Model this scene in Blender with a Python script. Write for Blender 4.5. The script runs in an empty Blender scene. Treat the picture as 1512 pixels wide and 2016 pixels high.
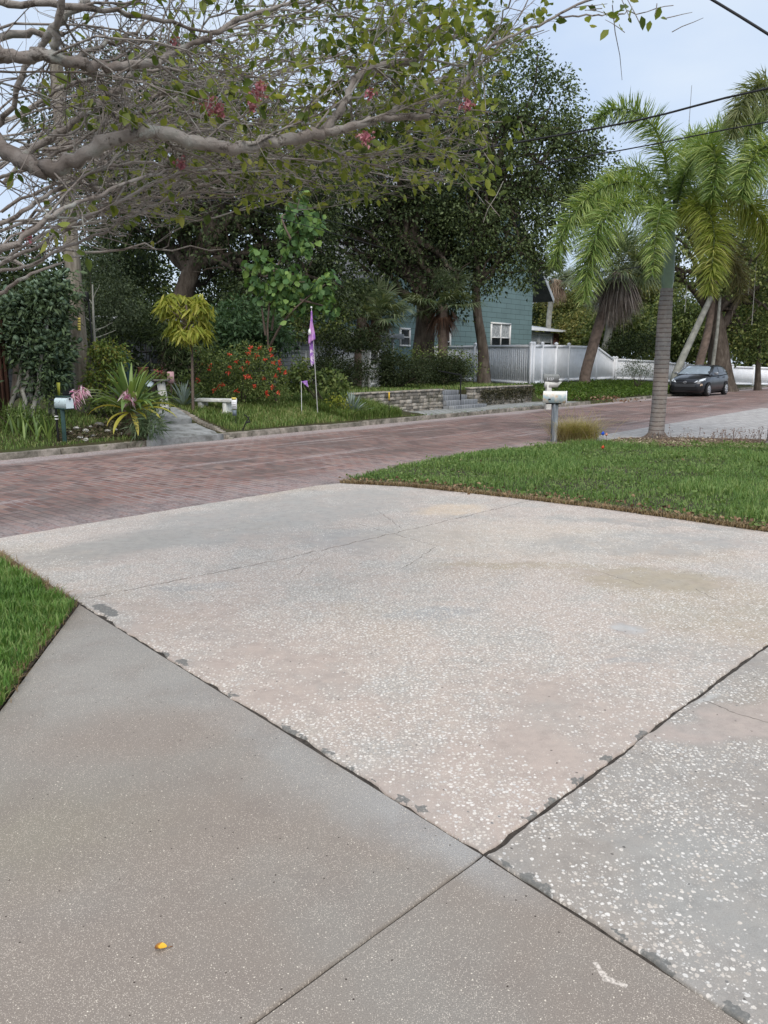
import bpy, math, numpy as np
from mathutils import Vector
from mathutils.bvhtree import BVHTree
sc = bpy.context.scene
R = math.radians
# ---------------------------------------------------------------- camera, sky, sun, exposure
EYE, HOR, F = 1.6, 712.0, 1515.0
PITCH = math.atan((1008 - HOR) / F)
cam = bpy.data.cameras.new('camera'); camo = bpy.data.objects.new('camera', cam)
sc.collection.objects.link(camo); sc.camera = camo
cam.sensor_fit = 'VERTICAL'; cam.sensor_height = 24; cam.lens = 24 * F / 2016
cam.clip_start = .05; cam.clip_end = 2000
camo.location = (0, 0, EYE); camo.rotation_euler = (math.pi / 2 - PITCH, 0, 0)
sc.render.resolution_x, sc.render.resolution_y = 768, 1024
SUN_EL, SUN_AZ = 50.0, 176.0     # azimuth clockwise from +Y
w = bpy.data.worlds.new('World'); sc.world = w; w.use_nodes = True
nt = w.node_tree; nt.nodes.clear()
def wn(t, **k):
    n = nt.nodes.new(t)
    for a, b in k.items(): setattr(n, a, b)
    return n
out = wn('ShaderNodeOutputWorld'); mx = wn('ShaderNodeMixShader')
b1 = wn('ShaderNodeBackground'); b2 = wn('ShaderNodeBackground')
sky = wn('ShaderNodeTexSky', sky_type='NISHITA', sun_disc=False, sun_elevation=R(SUN_EL), sun_rotation=R(SUN_AZ))
b1.inputs[1].default_value = .12
tc = wn('ShaderNodeTexCoord'); mp = wn('ShaderNodeMapping'); mp.inputs['Scale'].default_value = (1, 1, 2.6)
nz = wn('ShaderNodeTexNoise'); nz.inputs['Scale'].default_value = 3.0; nz.inputs['Detail'].default_value = 5
rp = wn('ShaderNodeValToRGB')
rp.color_ramp.elements[0].position = .35; rp.color_ramp.elements[0].color = (.60, .725, .93, 1)
rp.color_ramp.elements[1].position = .68; rp.color_ramp.elements[1].color = (.76, .85, .96, 1)
L = nt.links.new
L(tc.outputs['Generated'], mp.inputs[0]); L(mp.outputs[0], nz.inputs['Vector']); L(nz.outputs[0], rp.inputs[0])
L(rp.outputs[0], b2.inputs[0]); b2.inputs[1].default_value = .95
L(sky.outputs[0], b1.inputs[0]); L(b1.outputs[0], mx.inputs[1]); L(b2.outputs[0], mx.inputs[2])
mx.inputs[0].default_value = .85; L(mx.outputs[0], out.inputs[0])
sl = bpy.data.lights.new('sun', 'SUN'); sl.energy = 2.6; sl.angle = R(50); sl.color = (1, .93, .84)
so = bpy.data.objects.new('sun', sl); sc.collection.objects.link(so); so.location = (0, 0, 30)
_d = Vector((math.sin(R(SUN_AZ)) * math.cos(R(SUN_EL)), math.cos(R(SUN_AZ)) * math.cos(R(SUN_EL)), math.sin(R(SUN_EL))))
so.rotation_euler = _d.to_track_quat('Z', 'Y').to_euler()
sc.view_settings.view_transform = 'Standard'; sc.view_settings.look = 'None'
sc.view_settings.exposure = 0.2; sc.view_settings.gamma = 1
# ---------------------------------------------------------------- pixel (1512x2016) to world
CP, SP = math.cos(PITCH), math.sin(PITCH)
def ray(px, py):
    a, b = (px - 756) / F, (1008 - py) / F
    return np.array([a, CP + b * SP, -SP + b * CP])
def at(px, py, Y):
    d = ray(px, py); return np.array([0, 0, EYE]) + d * (Y / d[1])
def G(px, py, z=0.0):
    d = ray(px, py); return np.array([0, 0, EYE]) + d * ((z - EYE) / d[2])
def onplane(px, py, A, dr):            # vertical plane through A along dr
    n = np.array([-dr[1], dr[0], 0.]); d = ray(px, py); o = np.array([0, 0, EYE])
    return o + d * (np.dot(A - o, n) / np.dot(d, n))
def V3(*a): return np.array(a, float)
def nrm(v):
    v = np.asarray(v, float); return v / (np.linalg.norm(v, axis=-1, keepdims=True) + 1e-9)
# street frame: u along the far kerb, n away from the camera
K0, K1 = G(0, 905), G(1512, 762)
U = nrm(K1 - K0); N = V3(-U[1], U[0], 0)
def ts(p): d = np.asarray(p)[..., :2] - K0[:2]; return d @ U[:2], d @ N[:2]
def P(t, s, z=0.): return K0 + U * t + N * s + V3(0, 0, z)
Q0 = G(0, 1057); RS = ts(G(300, 1008))[1]       # near edge of the road
SW = 1.55
T_W0, T_S0, T_S1, T_W1 = [ts(onplane(x, 790, K0 + N * SW, U))[0] for x in (698, 872, 927, 1047)]
def sm(a, b, x): x = np.clip((x - a) / (b - a), 0, 1); return x * x * (3 - 2 * x)
def hgt(x, y):
    t, s = ts(np.stack([np.asarray(x, float), np.asarray(y, float)], -1))
    hl = .10 + .45 * sm(-.2, 2.9, s); hw = np.where(s < SW + .12, .07, .64); hw = np.where((t > T_S0) & (t < T_S1 + .1) & (s < SW + 1.25), .07, hw); hr = .06 + .55 * sm(.2, 6.5, s)
    a = np.where(s < SW + .1, sm(T_W0 + .9, T_W0 + 2.4, t), sm(T_W0 - 1.6, T_W0, t)); b = sm(T_W1, T_W1 + .8, t)
    h = hl * (1 - a) + hw * a; h = h * (1 - b) + hr * b
    h = h + .03 * np.sin(x * 1.3) * np.sin(y * 1.1 + 1) * sm(.5, 2, s)
    return np.where(s < .14, -.04, h) 
def on(px, Y):
    z = 0.
    for _ in range(6):
        fwd = Y * CP + (EYE - z) * SP; x = (px - 756) / F * fwd; z = float(hgt(x, Y))
    return V3(x, Y, z)
def lawnpt(px, py):                      # ground hit on the rising far side
    z = .3
    for _ in range(30):
        p = G(px, py, z); z = .5 * z + .5 * float(hgt(p[0], p[1]))
    p[2] = float(hgt(p[0], p[1])); return p
# ---------------------------------------------------------------- objects
def link(o, parent=None):
    sc.collection.objects.link(o)
    if parent is not None: o.parent = parent
    return o
def tag(o, label=None, cat=None, group=None, kind=None):
    if label: o['label'] = label
    if cat: o['category'] = cat
    if group: o['group'] = group
    if kind: o['kind'] = kind
    return o
def thing(name, label, cat, loc=(0, 0, 0), rz=0, group=None):
    o = bpy.data.objects.new(name, None); link(o); o.location = tuple(loc); o.rotation_euler = (0, 0, rz)
    o.empty_display_size = .2
    return tag(o, label, cat, group)
def copy_thing(o, loc=None, rz=None, label=None, group=None, scale=None):
    c = o.copy(); link(c)
    if loc is not None: c.location = tuple(loc)
    if rz is not None: c.rotation_euler = (0, 0, rz)
    if scale is not None: c.scale = (scale,) * 3
    if label: c['label'] = label
    if group: c['group'] = group
    for ch in list(o.children):
        d = ch.copy(); link(d, c)
        for g in list(ch.children):
            e = g.copy(); link(e, d)
    return c
class MB:
    def __init__(s): s.V = []; s.Fs = []; s.n = 0
    def add(s, V, *Fs):
        V = np.asarray(V, float).reshape(-1, 3)
        for f in Fs:
            f = np.asarray(f, int)
            if len(f): s.Fs.append(f + s.n)
        s.V.append(V); s.n += len(V); return s
    def box(s, c, sz, rz=0, tilt=None):
        x, y, z = [q / 2 for q in sz]
        v = np.array([[a * x, b * y, d * z] for a in (-1, 1) for b in (-1, 1) for d in (-1, 1)])
        if tilt is not None: v = v @ np.array(tilt.to_matrix()).T
        if rz: cz, sz_ = math.cos(rz), math.sin(rz); v = v @ np.array([[cz, sz_, 0], [-sz_, cz, 0], [0, 0, 1]])
        return s.add(v + np.asarray(c), [[0, 1, 3, 2], [4, 6, 7, 5], [0, 4, 5, 1], [2, 3, 7, 6], [0, 2, 6, 4], [1, 5, 7, 3]])
    def tube(s, pts, rad, n=8, cap=False):
        pts = np.asarray(pts, float); k = len(pts); rad = np.broadcast_to(np.asarray(rad, float), (k,))
        T = nrm(np.gradient(pts, axis=0)); r = V3(0, 0, 1) if abs(T[0][2]) < .9 else V3(1, 0, 0)
        A = np.zeros((k, 3)); a = nrm(np.cross(T[0], r))
        for i in range(k):
            a = nrm(a - T[i] * np.dot(a, T[i])); A[i] = a
        B = np.cross(T, A); an = np.arange(n) * 2 * math.pi / n
        v = pts[:, None] + rad[:, None, None] * (np.cos(an)[None, :, None] * A[:, None] + np.sin(an)[None, :, None] * B[:, None])
        i = np.arange(k - 1)[:, None] * n; j = np.arange(n)[None]; j2 = (j + 1) % n
        f = np.stack([i + j, i + j2, i + n + j2, i + n + j], -1).reshape(-1, 4)
        s.add(v.reshape(-1, 3), f)
        if cap:
            for e, c in ((0, pts[0]), (k - 1, pts[-1])):
                q = np.arange(n); s.add(np.vstack([v[e], c[None]]), np.stack([q, (q + 1) % n, np.full(n, n)], -1))
        return s
    def lathe(s, prof, c=(0, 0, 0), n=20, rot=None):
        prof = np.asarray(prof, float); an = np.arange(n) * 2 * math.pi / n; k = len(prof)
        v = np.stack([prof[:, 0, None] * np.cos(an), prof[:, 0, None] * np.sin(an), np.repeat(prof[:, 1, None], n, 1)], -1).reshape(-1, 3)
        if rot is not None: v = v @ np.array(rot.to_matrix()).T
        i = np.arange(k - 1)[:, None] * n; j = np.arange(n)[None]; j2 = (j + 1) % n
        return s.add(v + np.asarray(c), np.stack([i + j, i + j2, i + n + j2, i + n + j], -1).reshape(-1, 4))
    def prism(s, poly, z0, z1):
        poly = np.asarray(poly, float)[:, :2]; n = len(poly)
        v = np.vstack([np.c_[poly, np.full(n, z0)], np.c_[poly, np.full(n, z1)]])
        s.add(v, [[i, (i + 1) % n, n + (i + 1) % n, n + i] for i in range(n)])
        s.add(v[n:], [list(range(n))]); return s
    def quad(s, a, b, c, d): return s.add([a, b, c, d], [[0, 1, 2, 3]])
    def build(s, name, m, parent=None, smooth=True, auto=None):
        me = bpy.data.meshes.new(name); V = np.vstack(s.V) if s.V else np.zeros((0, 3))
        if parent is not None and not getattr(s, 'local', False):
            r = parent
            while r.parent is not None: r = r.parent
            V = V - np.array(r.location); cz, sz = math.cos(r.rotation_euler.z), math.sin(r.rotation_euler.z)
            V = V @ np.array([[cz, -sz, 0], [sz, cz, 0], [0, 0, 1]])
        me.vertices.add(len(V)); me.vertices.foreach_set('co', V.ravel())
        if s.Fs:
            tot = np.concatenate([np.full(len(f), f.shape[1]) for f in s.Fs]); idx = np.concatenate([f.ravel() for f in s.Fs])
            me.loops.add(len(idx)); me.loops.foreach_set('vertex_index', idx)
            me.polygons.add(len(tot)); me.polygons.foreach_set('loop_start', np.concatenate([[0], np.cumsum(tot)[:-1]]))
            me.polygons.foreach_set('loop_total', tot)
            if smooth: me.polygons.foreach_set('use_smooth', np.ones(len(tot), bool))
        me.update(calc_edges=True); me.validate()
        me.materials.append(m)
        o = bpy.data.objects.new(name, me); link(o, parent)
        if auto: bv = o.modifiers.new('bevel', 'BEVEL'); bv.width = auto; bv.segments = 2; bv.limit_method = 'ANGLE'
        return o
def struct(mb, name, m, smooth=False, kind='structure'):
    o = mb.build(name, m, None, smooth); o['kind'] = kind; return o
# ---------------------------------------------------------------- materials
class MT:
    def __init__(s, name, rough=.85, spec=.3, metal=0):
        s.m = bpy.data.materials.new(name); s.m.use_nodes = True; s.t = s.m.node_tree; s.t.nodes.clear()
        s.o = s.t.nodes.new('ShaderNodeOutputMaterial'); s.b = s.t.nodes.new('ShaderNodeBsdfPrincipled')
        s.t.links.new(s.b.outputs[0], s.o.inputs[0]); s.set('Roughness', rough); s.set('Specular IOR Level', spec); s.set('Metallic', metal)
        s.tc = s.t.nodes.new('ShaderNodeTexCoord').outputs['Object']
    def put(s, i, v):
        if hasattr(v, 'is_output') or isinstance(v, bpy.types.NodeSocket): s.t.links.new(v, i)
        elif isinstance(v, (tuple, list)) and len(v) == 3 and i.type == 'RGBA': i.default_value = (*v, 1)
        else: i.default_value = v
    def set(s, n, v): s.put(s.b.inputs[n], v); return s
    def nd(s, ty, ins=None, outp=0, **k):
        n = s.t.nodes.new(ty)
        for a, b in k.items(): setattr(n, a, b)
        for a, b in (ins or {}).items(): s.put(n.inputs[a], b)
        return n.outputs[outp] if outp is not None else n
    def noise(s, sc_=1, det=4, rough=.55, vec=None, outp=0, dist=0):
        return s.nd('ShaderNodeTexNoise', {'Vector': vec if vec is not None else s.tc, 'Scale': sc_, 'Detail': det, 'Roughness': rough, 'Distortion': dist}, outp)
    def ma(s, op, a, b=0., c=None, clamp=False):
        d = {0: a, 1: b}
        if c is not None: d[2] = c
        return s.nd('ShaderNodeMath', d, operation=op, use_clamp=clamp)
    def ss(s, x, a, b, lo=0., hi=1.):
        return s.nd('ShaderNodeMapRange', {'Value': x, 'From Min': a, 'From Max': b, 'To Min': lo, 'To Max': hi}, interpolation_type='SMOOTHSTEP')
    def mix(s, f, a, b, mode='MIX'):
        n = s.nd('ShaderNodeMix', None, None, data_type='RGBA', blend_type=mode)
        s.put(n.inputs[0], f); s.put(n.inputs[6], a); s.put(n.inputs[7], b); return n.outputs[2]
    def ramp(s, f, *st):
        n = s.nd('ShaderNodeValToRGB', {0: f}, None); e = n.color_ramp.elements
        while len(e) < len(st): e.new(.5)
        for i, (p, c) in enumerate(st): e[i].position = p; e[i].color = (*c, 1)
        return n.outputs[0]
    def mapv(s, loc=(0, 0, 0), rz=0, scale=(1, 1, 1), vec=None, ty='TEXTURE'):
        return s.nd('ShaderNodeMapping', {'Vector': vec if vec is not None else s.tc, 'Location': tuple(loc), 'Rotation': (0, 0, rz), 'Scale': tuple(scale)}, vector_type=ty)
    def bump(s, h, st=.3, d=.01): s.set('Normal', s.nd('ShaderNodeBump', {'Height': h, 'Strength': st, 'Distance': d})); return s
    def col(s, c): return s.set('Base Color', c)
    def island(s): return s.nd('ShaderNodeNewGeometry', None, 'Random Per Island')
    def wob(s, amt, sc_=5):              # coordinates disturbed by noise
        c = s.noise(sc_, 3, outp=1); v = s.nd('ShaderNodeVectorMath', {0: c, 1: (.5, .5, .5)}, operation='SUBTRACT')
        v = s.nd('ShaderNodeVectorMath', {0: v, 'Scale': amt}, operation='SCALE')
        return s.nd('ShaderNodeVectorMath', {0: v, 1: s.tc}, operation='ADD')
    def ell(s, c, rx, ry, rz=0, soft=.35, vec=None):
        v = s.mapv((c[0], c[1], 0), rz, (rx, ry, 99), vec); l = s.nd('ShaderNodeVectorMath', {0: v}, 1, operation='LENGTH')
        return s.ss(l, 1 - soft, 1 + soft, 1., 0.)
    def line(s, a, b, w, vec=None):
        c = (a + b) / 2; d = b - a; Lh = np.linalg.norm(d[:2]) / 2
        v = s.mapv((c[0], c[1], 0), math.atan2(d[1], d[0]), (Lh, w, 1), vec)
        sp = s.nd('ShaderNodeSeparateXYZ', {0: v}, None)
        x = s.ma('LESS_THAN', s.ma('ABSOLUTE', sp.outputs[0]), 1.); y = s.ss(s.ma('ABSOLUTE', sp.outputs[1]), .4, 1., 1., 0.)
        return s.ma('MULTIPLY', x, y)
def plain(name, c, rough=.7, var=.15, sc_=8, spec=.3, metal=0, bump=0):
    m = MT(name, rough, spec, metal); f = m.noise(sc_, 5)
    m.col(m.mix(m.ss(f, .3, .7), tuple(q * (1 - var) for q in c), tuple(min(1, q * (1 + var)) for q in c)))
    if bump: m.bump(m.noise(sc_ * 6, 4), bump)
    return m.m
def leafmat(name, cols, trans=.3, sc_=.5, rough=.55, spec=.25):
    """cols: dark, mid, light; per-leaf random tone, clump tone from noise"""
    m = MT(name, rough, spec); f = m.ma('ADD', m.ma('MULTIPLY', m.island(), .55), m.ma('MULTIPLY', m.noise(sc_, 3), .5))
    st = [(.22 + .56 * i / (len(cols) - 1), c) for i, c in enumerate(cols)]
    c = m.ramp(f, *st); m.col(c)
    if trans:
        tr = m.nd('ShaderNodeBsdfTranslucent', {0: m.mix(1., c, (1.3, 1.25, .6), 'MULTIPLY')})
        mxs = m.nd('ShaderNodeMixShader', {0: trans, 1: m.b.outputs[0], 2: tr}); m.t.links.new(mxs, m.o.inputs[0])
    return m.m
# ---------------------------------------------------------------- foliage geometry
def leaves(mb, Pp, D, Lr, Wr, rng, fold=.25, droop=.15, detail=1):
    """Pp base points (n,3); D directions; length/width ranges"""
    n = len(Pp)
    if n == 0: return
    D = nrm(D); Ln = rng.uniform(*Lr, n)[:, None]; Wn = Ln * rng.uniform(*Wr, n)[:, None]
    S = nrm(np.cross(D, rng.normal(size=(n, 3)))); Nn = np.cross(S, D)
    dn = V3(0, 0, -1) * Ln * droop
    if detail == 1:
        a = Pp; m1 = Pp + D * Ln * .45 + S * Wn * .5 + Nn * Wn * fold; m2 = Pp + D * Ln * .45 - S * Wn * .5 + Nn * Wn * fold; t = Pp + D * Ln + dn
        v = np.stack([a, m1, t, m2], 1).reshape(-1, 3); q = np.arange(n)[:, None] * 4
        mb.add(v, np.vstack([q + [0, 1, 2], q + [0, 2, 3]]))
    else:
        c1 = Pp + D * Ln * .33 + dn * .1; c2 = Pp + D * Ln * .68 + dn * .4; t = Pp + D * Ln + dn
        up = Nn * Wn * fold
        v = np.stack([Pp, c1, c2, t, c1 + S * Wn * .5 + up, c2 + S * Wn * .42 + up, c1 - S * Wn * .5 + up, c2 - S * Wn * .42 + up], 1).reshape(-1, 3)
        q = np.arange(n)[:, None] * 8
        mb.add(v, np.vstack([q + [0, 1, 4], q + [0, 6, 1], q + [2, 3, 5], q + [2, 7, 3]]), np.vstack([q + [1, 2, 5, 4], q + [6, 7, 2, 1]]))
def clumps(rng, blobs, dens, per, cr, core=.45, flat=.6):
    PP, DD = [], []
    for c, r in blobs:
        r = np.asarray(r, float); A = 4 * math.pi * ((r[0] * r[1]) ** 1.6 / 3 + (r[0] * r[2]) ** 1.6 / 3 + (r[1] * r[2]) ** 1.6 / 3) ** (1 / 1.6)
        n = max(3, int(A * dens)); d = nrm(rng.normal(size=(n, 3)))
        p = np.asarray(c) + d * r * (rng.uniform(core, 1, (n, 1)) ** .6) * rng.uniform(.86, 1.1, (n, 1))
        k = rng.integers(max(2, int(per * .5)), int(per * 1.5) + 1, n); idx = np.repeat(np.arange(n), k)
        off = rng.normal(size=(len(idx), 3)) * cr * np.array([1, 1, flat]); PP.append(p[idx] + off)
        DD.append(nrm(nrm(off) * .9 + d[idx] * .5 + rng.normal(size=off.shape) * .6 + V3(0, 0, -.25)))
    return np.vstack(PP), np.vstack(DD)
def blob(px, py, Y, rx, ry, rd):
    return (at(px, py, Y), (rx * Y / F, rd, ry * Y / F))
def wig(rng, a, b, k=8, amp=.05, sag=0):
    a, b = np.asarray(a, float), np.asarray(b, float); t = np.linspace(0, 1, k)[:, None]; Lg = np.linalg.norm(b - a)
    o = np.cumsum(rng.normal(size=(k, 3)), 0) * amp * Lg / math.sqrt(k); o -= o[0] + (o[-1] - o[0]) * t
    return a + (b - a) * t + o + V3(0, 0, -sag) * (4 * t * (1 - t))
def bez(pts, k=20):                      # smooth curve through points (Catmull-Rom)
    p = np.asarray(pts, float); p = np.vstack([2 * p[0] - p[1], p, 2 * p[-1] - p[-2]]); o = []
    seg = len(p) - 3
    for i in range(seg):
        kk = max(2, k // seg); t = np.linspace(0, 1, kk, endpoint=i == seg - 1)[:, None]; a, b, c, d = p[i:i + 4]
        o.append(.5 * ((2 * b) + (-a + c) * t + (2 * a - 5 * b + 4 * c - d) * t ** 2 + (-a + 3 * b - 3 * c + d) * t ** 3))
    return np.vstack(o)
def inpoly(p, poly):
    x, y = p[:, 0], p[:, 1]; r = np.zeros(len(p), bool); n = len(poly)
    for i in range(n):
        (x1, y1), (x2, y2) = poly[i][:2], poly[(i + 1) % n][:2]
        c = ((y1 > y) != (y2 > y)) & (x < (x2 - x1) * (y - y1) / (y2 - y1 + 1e-12) + x1); r ^= c
    return r
def sample(rng, poly, n):
    poly = np.asarray(poly)[:, :2]; lo, hi = poly.min(0), poly.max(0); o = []
    tot = 0
    while tot < n:
        q = rng.uniform(lo, hi, (n * 2, 2)); q = q[inpoly(q, poly)]; o.append(q); tot += len(q)
    return np.vstack(o)[:n]
def blades(mb, xy, z, H, W, rng, lean=.5):
    n = len(xy); b = np.c_[xy, z]; h = np.broadcast_to(H, (n,))[:, None] * rng.uniform(.5, 1.15, (n, 1)); a = rng.uniform(0, 2 * math.pi, n)
    d = np.c_[np.cos(a), np.sin(a), np.zeros(n)]; sd = np.c_[-np.sin(a), np.cos(a), np.zeros(n)]; ln = rng.uniform(.05, lean, (n, 1)) * h
    w = W * rng.uniform(.6, 1.2, (n, 1)); up = V3(0, 0, 1)
    m = b + up * h * .6 + d * ln * .4; t = b + up * h * rng.uniform(.7, 1., (n, 1)) + d * ln * 1.3
    v = np.stack([b - sd * w / 2, b + sd * w / 2, m + sd * w * .4, m - sd * w * .4, t], 1).reshape(-1, 3); q = np.arange(n)[:, None] * 5
    mb.add(v, q + [0, 1, 2, 3], q + [3, 2, 4])
# ================================================================ GROUND, ROAD, SLABS
m_soil = MT('soil_and_turf', .95, .1)
f1 = m_soil.noise(1.1, 6, .65); f2 = m_soil.noise(9, 5, .7)
c = m_soil.ramp(m_soil.ma('ADD', m_soil.ma('MULTIPLY', f1, .6), m_soil.ma('MULTIPLY', f2, .4)), (.32, (.030, .024, .018)), (.48, (.055, .050, .026)), (.58, (.05, .065, .022)), (.72, (.09, .085, .05)))
m_soil.col(c).bump(f2, .6, .04)
tg = np.concatenate([np.arange(-300, -20, 20), np.arange(-20, 60, .5), np.arange(60, 420, 20)])
sg = np.concatenate([np.arange(-300, -20, 20), np.arange(-20, 0, 1.), [0, .135, .15, .5, 1., 1.4, SW + .1, SW + .15], np.arange(2, 14, .5), np.arange(14, 40, 2), np.arange(40, 420, 20)])
TT, SS = np.meshgrid(tg, sg, indexing='ij'); XY = K0[:2] + TT[..., None] * U[:2] + SS[..., None] * N[:2]
Z = hgt(XY[..., 0], XY[..., 1]); Z = np.where(SS <= .135, -.04, Z)
gm = MB(); n2 = len(sg); i = np.arange(len(tg) - 1)[:, None] * n2; j = np.arange(n2 - 1)[None]
gm.add(np.dstack([XY, Z]), np.stack([i + j, i + j + n2, i + j + n2 + 1, i + j + 1], -1).reshape(-1, 4))
struct(gm, 'ground', m_soil.m, True)

# brick road, courses laid across the street
AU = math.atan2(U[1], U[0])
m = MT('brick_paving', .85, .2)
v = m.mapv((K0[0], K0[1], 0), AU + math.pi / 2)           # x across the street, -y along it
v2 = m.nd('ShaderNodeVectorMath', {0: v, 1: m.nd('ShaderNodeVectorMath', {0: m.nd('ShaderNodeVectorMath', {0: m.noise(1.2, 2, outp=1), 1: (.5, .5, .5)}, operation='SUBTRACT'), 'Scale': .05}, operation='SCALE')}, operation='ADD')
bt = m.nd('ShaderNodeTexBrick', {'Vector': v2, 'Color1': (.0, .0, .0), 'Color2': (1, 1, 1), 'Mortar': (.5, .5, .5), 'Scale': 1., 'Mortar Size': .008, 'Mortar Smooth': .3, 'Bias': 0., 'Brick Width': .23, 'Row Height': .105}, None)
val = m.nd('ShaderNodeSeparateColor', {0: bt.outputs[0]})
bc = m.ramp(val, (.0, (.122, .076, .066)), (.3, (.201, .113, .095)), (.55, (.265, .153, .123)), (.8, (.170, .122, .108)), (1., (.286, .189, .153)))
big = m.noise(.45, 6, .65); st = m.noise(1., 5, .6, m.mapv((0, 0, 0), AU, (4.5, .35, 1)))
bc = m.mix(m.ss(big, .45, .62, 0, .5), bc, (.12, .105, .10))
bc = m.mix(m.ss(m.noise(14, 4, .7), .5, .7, 0, .4), bc, (.20, .17, .16))
xs = m.nd('ShaderNodeSeparateXYZ', {0: v}, 0)             # 0 at the far kerb, negative towards the camera
wx = m.ma('ADD', xs, m.ma('MULTIPLY', m.ma('SUBTRACT', st, .5), 1.6))
far = m.ss(wx, -1.0, -.35); near = m.ss(wx, RS + .15, RS + 1.1, 1., 0.)
dust = m.ma('MAXIMUM', m.ma('MULTIPLY', far, .85), m.ma('MULTIPLY', near, .45))
dust = m.ma('MAXIMUM', dust, m.ma('MULTIPLY', m.ss(st, .54, .66), .55))
dust = m.ma('MULTIPLY', dust, m.ss(m.noise(30, 4, .7), .3, .62))
mort = m.mix(m.ss(big, .4, .6), (.34, .30, .29), (.09, .075, .07))
bc = m.mix(bt.outputs[1], bc, mort); bc = m.mix(dust, bc, (.45, .40, .39))
m.col(bc).bump(m.ma('ADD', m.ma('MULTIPLY', bt.outputs[1], -1.), m.ma('MULTIPLY', m.noise(25, 4, .7), .8)), .6, .012)
m_brick = m.m
rd = MB(); tt = np.concatenate([np.arange(-60, -5, 5), np.arange(-5, 60, .5), np.arange(60, 260, 10)]); srow = np.concatenate([[RS - .7], np.linspace(RS, .0, 9)])
TT, SS = np.meshgrid(tt, srow, indexing='ij'); XY = K0[:2] + TT[..., None] * U[:2] + SS[..., None] * N[:2]
Zr = -.012 + .03 * np.maximum(0, 1 - ((SS - RS / 2) / (RS / 2)) ** 2) + .008 * np.sin(TT * 1.7) * np.sin(SS * 2)
k = len(srow); i = np.arange(len(tt) - 1)[:, None] * k; j = np.arange(k - 1)[None]
rd.add(np.dstack([XY, Zr]), np.stack([i + j, i + j + k, i + j + k + 1, i + j + 1], -1).reshape(-1, 4)); struct(rd, 'brick_road', m_brick, True)

# granite kerb stones along the far side
m_kerb = MT('old_kerb_stone', .9, .2); q = m_kerb.noise(3, 6, .7)
m_kerb.col(m_kerb.ramp(q, (.35, (.07, .065, .05)), (.5, (.20, .18, .15)), (.62, (.34, .30, .26)), (.75, (.12, .13, .07)))).bump(m_kerb.noise(20, 5), .5, .02)
kb = MB(); rng = np.random.default_rng(5); t = -14.
while t < 90:
    l = rng.uniform(.9, 1.5); h = .095 + rng.uniform(-.012, .012); a = P(t, 0.0, 0); b = P(t + l - .015, 0.0, 0); w_ = .15 + rng.uniform(-.01, .01)
    if not (T_W1 + 1.0 < t < T_W1 + 3.6): kb.box(P(t + l / 2, .07 + rng.uniform(-.008, .008), h - .2), (l - .015, w_, .4), AU + rng.uniform(-.006, .006))
    t += l
o = struct(kb, 'kerb', m_kerb.m); bv = o.modifiers.new('b', 'BEVEL'); bv.width = .015; bv.segments = 2

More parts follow.
